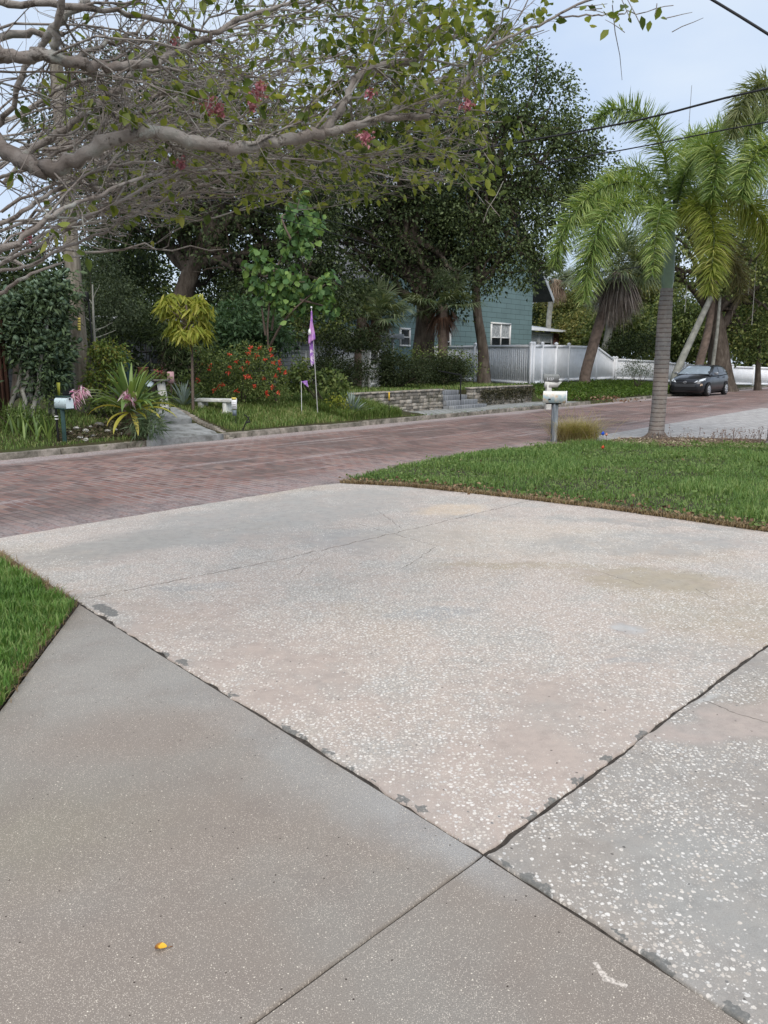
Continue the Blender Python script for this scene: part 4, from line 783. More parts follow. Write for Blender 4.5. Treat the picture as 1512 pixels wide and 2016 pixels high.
# a far hedge line closing the view
rng = np.random.default_rng(77); bl = []
for px in range(-120, 1700, 46): bl.append(blob(px, 655 + rng.uniform(-25, 15), 85 + rng.uniform(-4, 4), 40, rng.uniform(45, 75) if px < 1000 or px > 1400 else 40, 3))
Pp, D = clumps(rng, bl, .55, 26, .7, .3); b = MB(); leaves(b, Pp, D, (.35, .6), (.5, .8), rng); struct(b, 'distant_woods', L_mid, False, 'stuff')
# big oak behind the car
b0 = on(1418, 43.0)
tree('oak_tree', 'massive grey live oak with spreading crooked limbs behind the parked car', b0, [at(1415, 700, 43), at(1412, 650, 43), at(1400, 590, 43), at(1390, 540, 43)], .62,
     Bs(43, (1480, 470, 90, 60, 3), (1400, 440, 80, 50, 3), (1320, 470, 60, 50, 2.5), (1500, 600, 55, 45, 2, 1), (1470, 650, 45, 35, 1.6, 1), (1540, 520, 60, 80, 3), (1330, 540, 40, 22, 1.6), (1440, 540, 40, 30, 2)),
     L_mid, 31, dens=1.7, per=26, cr=.34, L=(.14, .22), limbs=3)
m_pale = plain('pale_smooth_bark', (.26, .26, .23), .9, .25, 4, bump=.4); m_brn = plain('brown_bark', (.14, .105, .085), .95, .3, 5, bump=.6)
for pts, r, mt, lab in (((1330, 738, 41.5), (1362, 665, 41.8), (1400, 585, 42)), .24, m_pale, 'smooth pale grey trunk leaning right behind the bonnet of the parked car'), \
                       (((1375, 725, 42), (1392, 660, 42.2), (1403, 590, 42.4), (1408, 520, 42.6)), .26, m_brn, 'brown leaning trunk between the pale trunk and the live oak'), \
                       (((1403, 722, 42.2), (1412, 650, 42), (1418, 580, 42)), .12, m_pale, 'thin pale root-like stem hugging the live oak trunk'):
    pts = [at(*p) for p in pts]; base = pts[0].copy(); base[2] = float(hgt(base[0], base[1])); t_ = thing('leaning_tree', lab, 'tree', base)
    b = MB(); b.tube(bez([base - V3(0, 0, .1)] + pts, 16), np.linspace(r, r * .6, len(bez([base] + pts, 16))), 10); b.build('trunk', mt, t_)
    rng = np.random.default_rng(int(r * 100)); Pp, D = clumps(rng, [(pts[-1] + V3(.3, 0, .8), (1.2, 1.2, .7))], 2, 18, .3); b = MB(); leaves(b, Pp, D, (.14, .22), (.4, .6), rng); b.build('crown', L_mid, t_, False)
b0 = on(1492, 44.0); tree('small_tree', 'small tree with a thin dark brown trunk on the mulch at the right edge', b0, [at(1493, 700, 44), at(1496, 665, 44)], .17, Bs(44, (1500, 655, 45, 25, 1.5), (1480, 690, 30, 14, 1)), L_mid, 33, limbs=1, L=(.14, .2))
# ---------------------------------------------------------------- palms
def frond(b, br, ctrl, Ll, n, rng, plume=1., w=.018, droop=.35, k=26, r0=.03, tip=.25, start=.12):
    n = int(n * 2.3); c = bez(ctrl, k); k = len(c); br.tube(c, np.linspace(r0, .005, k), 5); T = nrm(np.gradient(c, axis=0)); seg = np.linalg.norm(np.diff(c, axis=0), axis=1); cum = np.r_[0, np.cumsum(seg)] / seg.sum()
    t = np.sort(rng.uniform(start, 1, n)); pos = np.stack([np.interp(t, cum, c[:, i]) for i in range(3)], -1); tg_ = nrm(np.stack([np.interp(t, cum, T[:, i]) for i in range(3)], -1))
    up_ = V3(0, 0, 1); S = nrm(np.cross(tg_, up_) + 1e-3); Nn = np.cross(S, tg_); side = np.where(rng.random(n) < .5, -1., 1.)
    n_ = n; an = rng.normal(size=n) * .95 * plume; d = S * (side * np.cos(an))[:, None] + Nn * np.sin(an)[:, None]; fw = rng.uniform(.2, .65, n)[:, None]
    D = nrm(d + tg_ * fw); Ln = (Ll * (np.sin(np.clip((t - start) / (1 - start), 0, 1) * math.pi * .82 + .35) * .8 + .25) * rng.uniform(.8, 1.1, n))[:, None]; Ln = np.maximum(Ln, Ll * tip)
    g = V3(0, 0, -1) * Ln * droop * .6 * rng.uniform(.5, 1.5, (n, 1)); m1 = pos + D * Ln * .5 + g * .22; e = pos + D * Ln + g; W = nrm(np.cross(D, rng.normal(size=(n, 3)))) * w
    v = np.stack([pos - W * .4, pos + W * .4, m1 + W * .5, m1 - W * .5, e], 1).reshape(-1, 3); q = np.arange(n)[:, None] * 5; b.add(v, q + [0, 1, 2, 3], q + [3, 2, 4])
L_palm = leafmat('palm_leaflet', [(.091, .149, .039), (.152, .238, .061), (.244, .339, .095), (.408, .477, .175)], .3, .6, .4, .4)
L_palmy = leafmat('yellowing_palm_leaflet', [(.108, .135, .027), (.189, .243, .041), (.297, .351, .068), (.432, .432, .135)], .35, .6, .4, .4)
L_palmd = leafmat('faded_palm_leaflet', [(.10, .085, .04), (.15, .14, .06), (.20, .18, .09)], .3, .6)
m_rach = plain('frond_stem', (.13, .17, .07), .5, .2, 5)
m = MT('ringed_palm_trunk', .8, .25); sp = m.nd('ShaderNodeSeparateXYZ', {0: m.wob(.03, 4)}, None); rg = m.ma('FRACT', m.ma('MULTIPLY', sp.outputs[2], 11.)); rr_ = m.ss(m.ma('ABSOLUTE', m.ma('SUBTRACT', rg, .5)), .28, .5)
hz = m.ss(sp.outputs[2], -.2, 2.0)
c_ = m.mix(m.noise(2.5, 5, .6), (.235, .205, .185), (.30, .245, .21)); c_ = m.mix(m.ss(m.noise(1.2, 4), .4, .6), c_, (.20, .19, .185)); c_ = m.mix(m.ma('MULTIPLY', rr_, .75), c_, (.105, .075, .065)); c_ = m.mix(m.ma('MULTIPLY', m.ss(m.noise(9, 5, .7), .48, .62), .35), c_, (.33, .31, .29)); m.col(c_).bump(m.ma('ADD', m.ma('MULTIPLY', rr_, -1.), m.noise(40, 4)), .6, .01); m_ring = m.m
m_shaft = plain('green_crownshaft', (.17, .24, .17), .35, .2, 3, .5)
YP = 16.3
def foxtail(name, lab, base, trunkpts, rads, shaft, fronds, seed):
    rng = np.random.default_rng(seed); root = thing(name, lab, 'palm tree', base); c = bez(trunkpts, 24); rr = np.interp(np.linspace(0, 1, len(c)), np.linspace(0, 1, len(rads)), rads)
    b = MB(); b.tube(c, rr, 18); b.build('trunk', m_ring, root)
    b = MB(); a = bez(shaft, 10); b.tube(a, np.interp(np.linspace(0, 1, len(a)), [0, .15, .6, 1], [.10, .125, .10, .05]), 14); b.build('crownshaft', m_shaft, root)
    for ctrl, Ll, n, mt, dr in fronds:
        lf = MB(); br = MB(); frond(lf, br, ctrl, Ll, n, rng, droop=dr); o = br.build('frond', m_rach, root); lf.build('leaflets', mt, o, False)
    return root
fb_ = on(1291, YP); fb_[2] = -.0
cr_ = lambda *l: [at(x, y, YP + d) for x, y, d in l]
S0 = (1322, 420, 0)
fr = [(cr_((1320, 430, 0), (1316, 350, 0), (1296, 265, 0), (1255, 222, 0), (1205, 215, -.1), (1172, 238, -.2)), .50, 420, L_palm, .3),
      (cr_((1318, 440, 0), (1285, 385, -.2), (1230, 358, -.4), (1165, 385, -.5), (1115, 445, -.6), (1092, 520, -.6)), .52, 520, L_palm, .55),
      (cr_((1316, 450, 0), (1275, 410, -.5), (1222, 400, -.9), (1180, 450, -1.2), (1160, 520, -1.3), (1150, 590, -1.3)), .55, 480, L_palm, .6),
      (cr_((1318, 440, 0), (1290, 360, .6), (1240, 330, 1.1), (1190, 370, 1.4), (1160, 440, 1.5)), .5, 380, L_palm, .5),
      (cr_((1324, 430, 0), (1345, 350, .1), (1385, 290, .2), (1430, 250, .3), (1475, 228, .3), (1505, 235, .3)), .50, 420, L_palm, .3),
      (cr_((1325, 430, 0), (1350, 340, -.5), (1380, 295, -.9), (1402, 290, -1.3), (1410, 330, -1.6), (1400, 390, -1.7)), .52, 460, L_palm, .5),
      (cr_((1325, 445, 0), (1360, 405, -.4), (1415, 380, -.8), (1470, 395, -1.), (1510, 450, -1.1), (1530, 520, -1.2)), .52, 500, L_palmy, .55),
      (cr_((1325, 450, 0), (1352, 415, -.7), (1385, 405, -1.3), (1405, 450, -1.7), (1402, 520, -1.9), (1395, 575, -1.9)), .5, 460, L_palmy, .6),
      (cr_((1324, 440, 0), (1375, 370, .5), (1440, 340, .9), (1500, 350, 1.), (1550, 400, 1.)), .5, 360, L_palm, .45),
      (cr_((1322, 450, 0), (1300, 420, -.8), (1300, 415, -1.2), (1290, 470, -1.5), (1285, 540, -1.6)), .42, 300, L_palm, .6),
      (cr_((1324, 450, 0), (1370, 440, .2), (1420, 470, .3), (1450, 530, .3), (1462, 590, .3)), .45, 300, L_palmd, .6),
      (cr_((1322, 440, 0), (1335, 340, .5), (1350, 285, .9), (1375, 262, 1.3), (1400, 270, 1.5)), .46, 260, L_palm, .4)]
foxtail('foxtail_palm', 'large foxtail palm with bushy fronds on a ringed grey trunk at the lawn edge', fb_, [fb_ - V3(0, 0, .1), at(1292, 850, YP), at(1297, 800, YP), at(1304, 700, YP), at(1309, 620, YP), at(1313, 568, YP)], [.235, .165, .150, .152, .150, .125], [at(1313, 570, YP), at(1317, 520, YP), at(1321, 470, YP), at(1323, 425, YP)], fr, 61)
b = MB(); r = np.random.default_rng(3); a0 = fb_ + V3(0, 0, 0)
for k in range(60): an = r.uniform(0, 6.28); b.tube([a0 + V3(math.cos(an) * .14, math.sin(an) * .14, .16 * r.random()), a0 + V3(math.cos(an) * .24, math.sin(an) * .24, .03), a0 + V3(math.cos(an) * .34, math.sin(an) * .34, .0)], [.02, .015, .008], 4)
b.build('roots', plain('root_brown', (.14, .11, .09), .95, .3, 9), [o for o in sc.objects if o.name.startswith('foxtail_palm')][0])
# second palm at the right edge, mostly outside the frame
eb = on(1519, 15.0); eb[2] = 0; Y2 = 15.0; c2 = lambda *l: [at(x, y, Y2 + d) for x, y, d in l]
fr = [(c2((1580, 330, 0), (1560, 230, -.2), (1530, 175, -.3), (1500, 165, -.4), (1462, 200, -.5), (1440, 270, -.5)), .5, 420, leafmat('pale_palm_leaflet', [(.12, .15, .05), (.19, .22, .09), (.30, .32, .18)], .35, .6), .6),
      (c2((1580, 330, 0), (1550, 250, .4), (1515, 215, .6), (1480, 240, .7), (1462, 300, .8)), .5, 360, L_palm, .5),
      (c2((1580, 340, 0), (1545, 290, -.4), (1510, 285, -.6), (1478, 320, -.8), (1460, 390, -.9)), .5, 420, L_palm, .5),
      (c2((1580, 340, 0), (1620, 250, .2), (1680, 230, .3), (1740, 290, .4)), .5, 300, L_palm, .5)]
foxtail('foxtail_palm', 'second foxtail palm cut off by the right edge with pale hanging fronds', eb, [eb - V3(0, 0, .1), at(1526, 860, Y2), at(1533, 760, Y2), at(1548, 640, Y2), at(1566, 500, Y2)], [.20, .14, .135, .14, .12], [at(1566, 505, Y2), at(1572, 420, Y2), at(1580, 330, Y2)], fr, 62)
# cabbage palms with fan leaves
def fan(b, br, base, d, pet, Rr, rng, n=26, spread=2.3, droop=.5, w=.045, bent=.4):
    d = nrm(d); tip = base + d * pet + V3(0, 0, -.12 * pet * droop); mid = (base + tip) / 2 + V3(0, 0, .05 * pet); br.tube([base, mid, tip], [.018, .014, .009], 4)
    S = nrm(np.cross(d, V3(0, 0, 1) + rng.normal(size=3) * .25)); Nn = nrm(np.cross(S, d)); a = np.linspace(-spread, spread, n) + rng.normal(size=n) * .04
    D = np.cos(a)[:, None] * d + np.sin(a)[:, None] * S + Nn * .12; Ln = (Rr * (.72 + .28 * np.cos(a * .5)) * rng.uniform(.88, 1.08, n))[:, None]; g = V3(0, 0, -1) * Ln
    m1 = tip + D * Ln * .55 + g * .08 * droop; e = tip + D * Ln * .95 + g * bent * droop * rng.uniform(.6, 1.4, (n, 1)); W = nrm(np.cross(D, Nn)) * w
    v = np.stack([tip + D * .02 - W * .25, tip + D * .02 + W * .25, m1 + W * .5, m1 - W * .5, e], 1).reshape(-1, 3); q = np.arange(n)[:, None] * 5; b.add(v, q + [0, 1, 2, 3], q + [3, 2, 4])
L_fan = leafmat('fan_leaf', [(.047, .074, .034), (.081, .115, .054), (.135, .169, .088), (.216, .243, .149)], .25, .8, .45, .4)
L_dead = leafmat('dead_fan_leaf', [(.081, .061, .051), (.162, .128, .108), (.257, .216, .189), (.351, .304, .270)], .1, .8)
L_dead2 = leafmat('rusty_fan_leaf', [(.05, .025, .018), (.11, .06, .04), (.17, .10, .065)], .1, .8)
def cabbage(name, lab, base, pts, tr, head, nf, pet, Rr, seed, dead=20, mdead=None, green=None, barkm=None, dlen=1., w=.045):
    rng = np.random.default_rng(seed); root = thing(name, lab, 'palm tree', base)
    if pts is not None: c = bez([base - V3(0, 0, .1)] + pts + [head], 18); b = MB(); b.tube(c, tr * (1 + .35 * np.exp(-np.linspace(0, 12, len(c)))), 12); b.build('trunk', barkm or m_brn, root)
    b = MB(); br = MB()
    for k in range(nf):
        az = k * 2.4 + rng.uniform(-.3, .3); el = rng.uniform(-.25, 1.25) * (1 if k < nf * .8 else .3); d = V3(math.cos(az) * math.cos(el), math.sin(az) * math.cos(el), math.sin(el)); fan(b, br, head, d, pet * rng.uniform(.75, 1.1), Rr * rng.uniform(.85, 1.1), rng, droop=1.0 - .45 * el, w=w)
    o = b.build('fan_leaves', green or L_fan, root, False); br.build('leaf_stalks', m_rach, root)
    if dead:
        b = MB(); br = MB()
        for k in range(dead):
            az = k * 2.4 + rng.uniform(-.3, .3); el = rng.uniform(-1.45, -.35); d = V3(math.cos(az) * math.cos(el), math.sin(az) * math.cos(el), math.sin(el)); fan(b, br, head - V3(0, 0, rng.uniform(-.1, .4) * dlen) + rng.normal(size=3) * V3(.12, .12, 0), d, pet * .16 * rng.uniform(.3, 1.1) * dlen, Rr * .64 * dlen * rng.uniform(.55, 1.2), rng, n=16, spread=.75, droop=1.3, w=w * .8, bent=.5)
        b.build('dead_leaf_skirt', mdead or L_dead, root, False)
    return root
hY = 39.0; b0 = on(1150, hY); hd = at(1212, 545, hY)
cabbage('cabbage_palm', 'leaning cabbage palm with a grey-brown skirt of dead leaves against the white fence', b0, [at(1153, 735, hY), at(1165, 690, hY), at(1183, 630, hY)], .27, hd + V3(.1, 0, .25), 48, 1.6, 1.55, 71, 110, L_dead, None, None, 1.25, .06)
b0 = on(1178, 47.5); cabbage('cabbage_palm', 'slender pale-trunked palm behind the white fence right of the leaning palm', b0, [at(1190, 690, 47.5), at(1198, 655, 47.5)], .22, at(1203, 610, 47.5), 16, 1.1, .9, 72, 14, L_dead, barkm=m_pale)
b0 = on(1076, 60.0); cabbage('fan_palm', 'tall thin distant fan palm with a tan skirt right of the teal house', b0, [at(1080, 640, 60), at(1084, 600, 60)], .2, at(1091, 548, 60), 22, 1.1, 1.0, 73, 30, leafmat('tan_dead_leaf', [(.20, .13, .09), (.34, .24, .17), (.42, .32, .24)], .1, .8), barkm=m_pale, dlen=1.5, w=.06)
cabbage('cabbage_palm', 'cabbage palm with rusty dead leaves standing left of the thick dark oak', on(735, 29.5), [at(737, 690, 29.5)], .2, at(742, 618, 29.5), 26, 1.0, .85, 74, 12, L_dead2)
cabbage('cabbage_palm', 'low cabbage palm growing left of the other one above the vine arch', on(705, 28.5), [at(707, 690, 28.5)], .17, at(712, 625, 28.5), 18, .95, .8, 75, 5, L_dead2)
cabbage('cabbage_palm', 'drooping cabbage palm with long hanging dead leaves between the two oak trunks', on(872, 32.0), [at(872, 690, 32)], .2, at(872, 600, 32), 24, 1.1, .95, 76, 26, L_dead2, dlen=1.1)
# ================================================================ GARDEN PLANTS
def strap(b, base, az, el, Ln, W, curl, rng, k=8, fold=.25, twist=0.):
    d = V3(math.cos(az), math.sin(az), 0); s = V3(-d[1], d[0], 0); t = np.linspace(0, 1, k); an = el - curl * t ** 1.6
    st = Ln / (k - 1); pts = [np.array(base, float)]
    for i in range(1, k): a = (an[i] + an[i - 1]) / 2; pts.append(pts[-1] + (d * math.cos(a) + V3(0, 0, math.sin(a))) * st)
    pts = np.array(pts); w = W * np.sin(np.clip(.35 + t * (math.pi - .38), 0, math.pi)) ** .7; nn = np.stack([-d * math.sin(a) + V3(0, 0, math.cos(a)) for a in an])
    s = s + V3(0, 0, twist); Lf = pts + s * w[:, None] / 2 + nn * w[:, None] * fold; Rt = pts - s * w[:, None] / 2 + nn * w[:, None] * fold
    i = np.arange(k - 1)[:, None]; b.add(np.vstack([Lf, pts, Rt]), np.hstack([i, i + 1, i + 1 + k, i + k]), np.hstack([i + k, i + 1 + k, i + 1 + 2 * k, i + 2 * k]))
def bush(name, lab, cat, base, blobs, mat, seed, L=(.04, .08), Wd=(.5, .7), dens=9, per=24, cr=.13, core=.4, stems=8, parent=None, extra=None, group=None):
    rng = np.random.default_rng(seed); root = thing(name, lab, cat, base, 0, group); Pp, D = clumps(rng, blobs, dens, per, cr, core)
    gz = hgt(Pp[:, 0], Pp[:, 1]); k = Pp[:, 2] > gz; b = MB(); leaves(b, Pp[k], D[k], L, Wd, rng); b.build('foliage', mat, root, False); b = MB()
    for i in range(stems):
        c, r = blobs[rng.integers(len(blobs))]; b.tube(wig(rng, base + rng.normal(size=3) * V3(.08, .08, 0), np.asarray(c) + rng.normal(size=3) * np.asarray(r) * .5, 7, .08), np.linspace(.02, .006, 7), 5)
    b.build('stems', m_bark, root); return root
gB = lambda Y, *l: [blob(x, y, Y + (q[0] if q else 0), rx, ry, rd) for x, y, rx, ry, rd, *q in l]
L_bush = leafmat('shrub_leaf', [(.039, .062, .019), (.069, .108, .031), (.123, .169, .046), (.200, .231, .077)], .25, 1.5)
L_hedge = leafmat('hedge_leaf', [(.012, .020, .007), (.020, .033, .011), (.033, .048, .016), (.048, .060, .021)], .2, 2)
L_lime = leafmat('lime_leaf', [(.12, .15, .02), (.22, .26, .035), (.34, .36, .06), (.44, .42, .10)], .35, 3)
L_heart = leafmat('heart_leaf', [(.05, .10, .04), (.08, .16, .055), (.13, .23, .075), (.22, .33, .09)], .3, 2)
L_cass = leafmat('blue_green_leaf', [(.032, .069, .030), (.056, .103, .045), (.089, .151, .066)], .25, 1)
L_strap = leafmat('strap_leaf', [(.084, .140, .042), (.140, .224, .063), (.224, .308, .084)], .3, 3, .4, .4)
L_yel = leafmat('yellowed_leaf', [(.30, .30, .05), (.42, .40, .07), (.50, .42, .12)], .3, 3, .4)
L_agave = leafmat('silver_agave', [(.15, .20, .17), (.24, .30, .27), (.34, .40, .37)], .1, 2, .5)
m_flow = leafmat('red_petal', [(.45, .03, .02), (.62, .06, .035), (.72, .14, .08)], .25, 4)
# hedges
base = on(668, 25.5); bush('clipped_hedge', 'clipped dark hedge in front of the vine arch, leftmost of the three', 'hedge', base, gB(25.5, (635, 730, 28, 22, .9), (665, 728, 32, 24, .9), (705, 732, 28, 22, .8), (650, 745, 30, 12, .8)), L_hedge, 101, dens=20, per=26, cr=.12)
base = on(775, 27); bush('clipped_hedge', 'clipped dark hedge between the arch gate and the stone steps', 'hedge', base, gB(27, (750, 728, 30, 25, .9), (790, 728, 36, 26, 1.), (822, 732, 24, 24, .8), (775, 745, 40, 12, .8), (760, 705, 30, 12, .7)), L_hedge, 102, dens=20, per=26, cr=.12)
base = on(872, 29); bush('clipped_hedge', 'clipped dark hedge at the foot of the white fence beside the handrail', 'hedge', base, gB(29, (850, 725, 30, 24, 1), (882, 722, 32, 22, 1), (905, 728, 20, 20, .8), (870, 742, 42, 12, .9)), L_hedge, 103, dens=20, per=26, cr=.13)
base = on(800, 31); bush('tall_shrub', 'loose tall grey-green shrub with arching shoots rising behind the hedges', 'shrub', base, gB(31, (780, 700, 50, 18, 1), (850, 695, 45, 20, 1), (740, 695, 35, 25, 1), (895, 705, 35, 18, 1), (920, 725, 25, 18, .8)), L_bush, 104, dens=4, per=16, cr=.2, L=(.06, .11))
base = on(1258, 39); bush('grey_shrub', 'sparse grey-green shrub alone in front of the low white fence', 'shrub', base, gB(39, (1255, 722, 24, 14, .7), (1240, 730, 18, 12, .6), (1272, 730, 16, 12, .6)), leafmat('grey_green_leaf', [(.07, .10, .07), (.12, .15, .11), (.19, .22, .17)], .2, 2), 105, dens=5, per=22, cr=.13, L=(.07, .12), Wd=(.25, .4))
base = on(1230, 47); bush('dark_shrub', 'rounded dark shrub behind the low fence right of the leaning palm', 'shrub', base, gB(47, (1228, 680, 30, 26, 1.1), (1205, 690, 18, 18, .8), (1262, 680, 20, 26, .9), (1290, 665, 18, 30, .8)), L_dark, 106, dens=4, per=24, cr=.25, L=(.1, .16))
# arch with vine
ab = on(728, 26.3); arch = thing('garden_arch', 'white lattice garden arch with a gate, smothered in dark vine', 'arbor', ab); az_ = AU
def bx_(b, t, s, z, sz): b.box(ab + U * t + N * s + V3(0, 0, z), sz, AU)
zt_ = at(700, 690, 26.3)[2] - ab[2]; b = MB()
for t_ in (.0, .42):
    for s_ in (0, .3): bx_(b, t_, s_, zt_ / 2, (.07, .07, zt_))
b.build('posts', m_trim, arch, False, .005); b = MB()
for k in range(6): bx_(b, .0, .05 * k + .03, zt_ / 2, (.015, .012, zt_)); bx_(b, .42, .05 * k + .03, zt_ / 2, (.015, .012, zt_))
for k in range(9): bx_(b, .015, .15, .15 + k * zt_ / 9, (.012, .3, .02)); bx_(b, .405, .15, .15 + k * zt_ / 9, (.012, .6, .02))
b.build('lattice', m_trim, arch, False); b = MB()
for k in range(5): bx_(b, .06 + .075 * k, 0, .45, (.05, .02, .8))
for z in (.2, .45, .75): bx_(b, .21, -.012, z, (.35, .03, .07))
b.build('gate', m_trim, arch, False)
rng = np.random.default_rng(110); Pp, D = clumps(rng, gB(26.3, (655, 675, 25, 22, .8), (690, 665, 40, 18, .9), (730, 668, 35, 20, .9), (752, 700, 16, 30, .6), (645, 695, 14, 22, .6), (700, 680, 30, 12, .8)), 9, 26, .14); b = MB(); leaves(b, Pp, D, (.05, .1), (.5, .7), rng); b.build('vine', L_hedge, arch, False)
# red flowering bush
base = on(480, 20.0); rb = bush('flowering_bush', 'large dark rounded bush dotted with red blossoms behind the white bench', 'bush', base, gB(20.0, (440, 745, 58, 42, .8), (510, 735, 48, 48, .8), (480, 710, 50, 35, .8), (410, 735, 30, 40, .6), (545, 755, 24, 35, .5), (470, 765, 70, 28, .8), (520, 700, 30, 26, .5)), L_bush, 111, dens=14, per=20, cr=.11, L=(.04, .075), core=.5)
rng = np.random.default_rng(112)
fl = [(495, 683), (510, 686), (488, 694), (533, 688), (505, 700), (520, 706), (540, 715), (466, 711), (488, 712), (451, 722), (413, 730), (414, 722), (450, 732), (484, 740), (552, 714), (549, 728), (388, 748), (518, 745), (431, 761), (441, 758), (420, 767), (492, 742), (391, 694), (453, 697), (526, 770), (537, 762), (549, 772), (524, 775), (535, 700), (466, 770), (500, 760), (398, 717), (475, 726), (560, 735), (543, 740)]
for x, y in fl:
    b = MB(); c = at(x + rng.uniform(-2, 2), y + rng.uniform(-2, 2), 20.0 - .80 + abs(x - 480) * .004); n = 16; p = c + rng.normal(size=(n, 3)) * .022; leaves(b, p, nrm(rng.normal(size=(n, 3)) + V3(0, -.6, .2)), (.035, .055), (.7, .95), rng); b.build('blossom', m_flow, rb, False)
# mango sapling
base = on(380, 18.0); mg_ = thing('mango_sapling', 'young mango tree with drooping lime yellow leaf clusters on one thin stem', 'tree', base); rng = np.random.default_rng(113)
b = MB(); b.tube([base - V3(0, 0, .1), at(378, 700, 18), at(374, 650, 18), at(366, 600, 18)], [.035, .03, .03, .02], 8); lf = MB()
for x, y in [(328, 590), (345, 584), (368, 592), (395, 598), (408, 610), (330, 612), (352, 610), (378, 615), (400, 632), (345, 632), (362, 640), (385, 645), (338, 650), (404, 655), (355, 655), (372, 660), (320, 600), (392, 585)]:
    c = at(x, y, 18 + rng.uniform(-.5, .5)); b.tube(wig(rng, at(370, 640, 18), c, 5, .05), [.018, .015, .012, .01, .008], 5); n = 62
    dd_ = rng.normal(size=(n, 3)) * V3(1, 1, .4) + V3(0, 0, -.75); leaves(lf, c + rng.normal(size=(n, 3)) * .05, dd_, (.17, .27), (.16, .24), rng, .2, .35, 2)
b.build('stems', m_brn, mg_); lf.build('leaves', L_lime, mg_, False)
# tall large-leaved sapling
base = on(545, 20.5); hs = thing('heart_leaf_sapling', 'spindly tall sapling with large bright heart-shaped leaves above the flowering bush', 'tree', base); rng = np.random.default_rng(114); b = MB(); Yh = 20.5
for l in [((528, 690), (530, 600), (548, 520), (572, 470), (590, 390)), ((523, 660), (515, 600), (512, 520)), ((532, 680), (560, 630), (600, 590), (640, 560)), ((530, 600), (560, 560), (600, 555)), ((545, 530), (520, 545), (500, 530)), ((570, 470), (610, 440), (618, 440)), ((535, 650), (540, 600), (530, 560)), ((590, 590), (630, 600), (650, 605)), ((572, 470), (555, 430), (565, 420))]:
    pts = [base] * (l[0][0] == 528) + [at(x, y, Yh + rng.uniform(-.3, .3)) for x, y in l]; b.tube(bez(pts, 14), np.linspace(.035, .01, len(bez(pts, 14))), 6)
b.build('stems', m_brn, hs); lf = MB()
for x, y, rr, n in [(592, 388, 14, 16), (572, 413, 12, 14), (612, 418, 10, 10), (595, 440, 26, 34), (620, 445, 14, 14), (560, 452, 16, 18), (600, 465, 18, 18), (568, 490, 16, 20), (602, 492, 12, 12), (506, 498, 12, 14), (488, 523, 8, 8), (502, 545, 14, 14), (520, 520, 16, 18), (545, 530, 18, 20), (565, 540, 20, 26), (530, 560, 18, 20), (510, 575, 16, 16), (545, 585, 22, 28), (575, 575, 18, 20), (600, 560, 20, 24), (625, 565, 18, 22), (645, 540, 12, 14), (652, 560, 12, 12), (620, 590, 22, 26), (645, 600, 16, 18), (590, 600, 14, 14), (560, 600, 18, 18), (655, 615, 8, 8)]:
    n = int(n * 1.7); c = at(x, y, Yh + rng.uniform(-.4, .4)); p = c + rng.normal(size=(n, 3)) * rr * Yh / F * .55; leaves(lf, p, rng.normal(size=(n, 3)) * V3(1, 1, .3) + V3(0, -.3, -.9), (.13, .23), (.75, .95), rng, .12, .1, 2)
lf.build('leaves', L_heart, hs, False)
# cassava-like bush and fillers
bush('broadleaf_bush', 'blue-green broadleaf bush between the mango sapling and the tall sapling', 'bush', on(470, 23), gB(23, (440, 640, 40, 35, 1), (480, 620, 45, 30, 1), (520, 645, 35, 35, 1), (460, 665, 50, 30, 1), (550, 665, 30, 30, .8), (410, 655, 25, 30, .8)), L_cass, 115, dens=8, per=18, cr=.16, L=(.13, .22), Wd=(.3, .45))
bush('shade_shrub', 'dark leafy shrub in the shade right of the tall sapling beside the cottage', 'shrub', on(650, 27), gB(27, (600, 640, 40, 30, 1), (650, 625, 40, 40, 1.2), (700, 600, 35, 40, 1.2, 3), (570, 610, 40, 40, 1.2), (660, 655, 22, 16, .8)), L_mid, 116, dens=5, per=24, cr=.2, L=(.07, .13))
bush('potted_greenery', 'mixed low green plants under the purple flag', 'plants', on(640, 20.8), gB(20.8, (600, 745, 30, 18, .5), (650, 748, 28, 20, .5), (585, 725, 22, 22, .4), (665, 765, 20, 10, .4), (575, 755, 18, 18, .4)), L_heart if False else L_bush, 117, dens=12, per=18, cr=.1, L=(.07, .14))
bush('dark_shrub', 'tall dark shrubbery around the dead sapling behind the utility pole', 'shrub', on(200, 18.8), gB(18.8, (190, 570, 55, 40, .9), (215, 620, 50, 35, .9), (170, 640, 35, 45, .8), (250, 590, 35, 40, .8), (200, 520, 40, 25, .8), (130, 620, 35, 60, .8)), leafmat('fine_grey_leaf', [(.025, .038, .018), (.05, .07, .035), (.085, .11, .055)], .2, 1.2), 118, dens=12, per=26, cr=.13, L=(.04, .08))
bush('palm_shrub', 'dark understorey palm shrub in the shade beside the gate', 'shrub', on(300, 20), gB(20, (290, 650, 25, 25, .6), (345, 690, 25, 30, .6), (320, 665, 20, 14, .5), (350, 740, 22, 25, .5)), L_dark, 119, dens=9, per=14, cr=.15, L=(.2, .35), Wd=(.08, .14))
bush('shade_shrub', 'dense green shrub below the mango sapling at the left end of the bench', 'shrub', on(360, 19), gB(19, (360, 760, 26, 22, .5), (345, 780, 18, 10, .4), (400, 700, 22, 16, .4)), L_bush, 120, dens=12, per=18, cr=.1, L=(.06, .13))
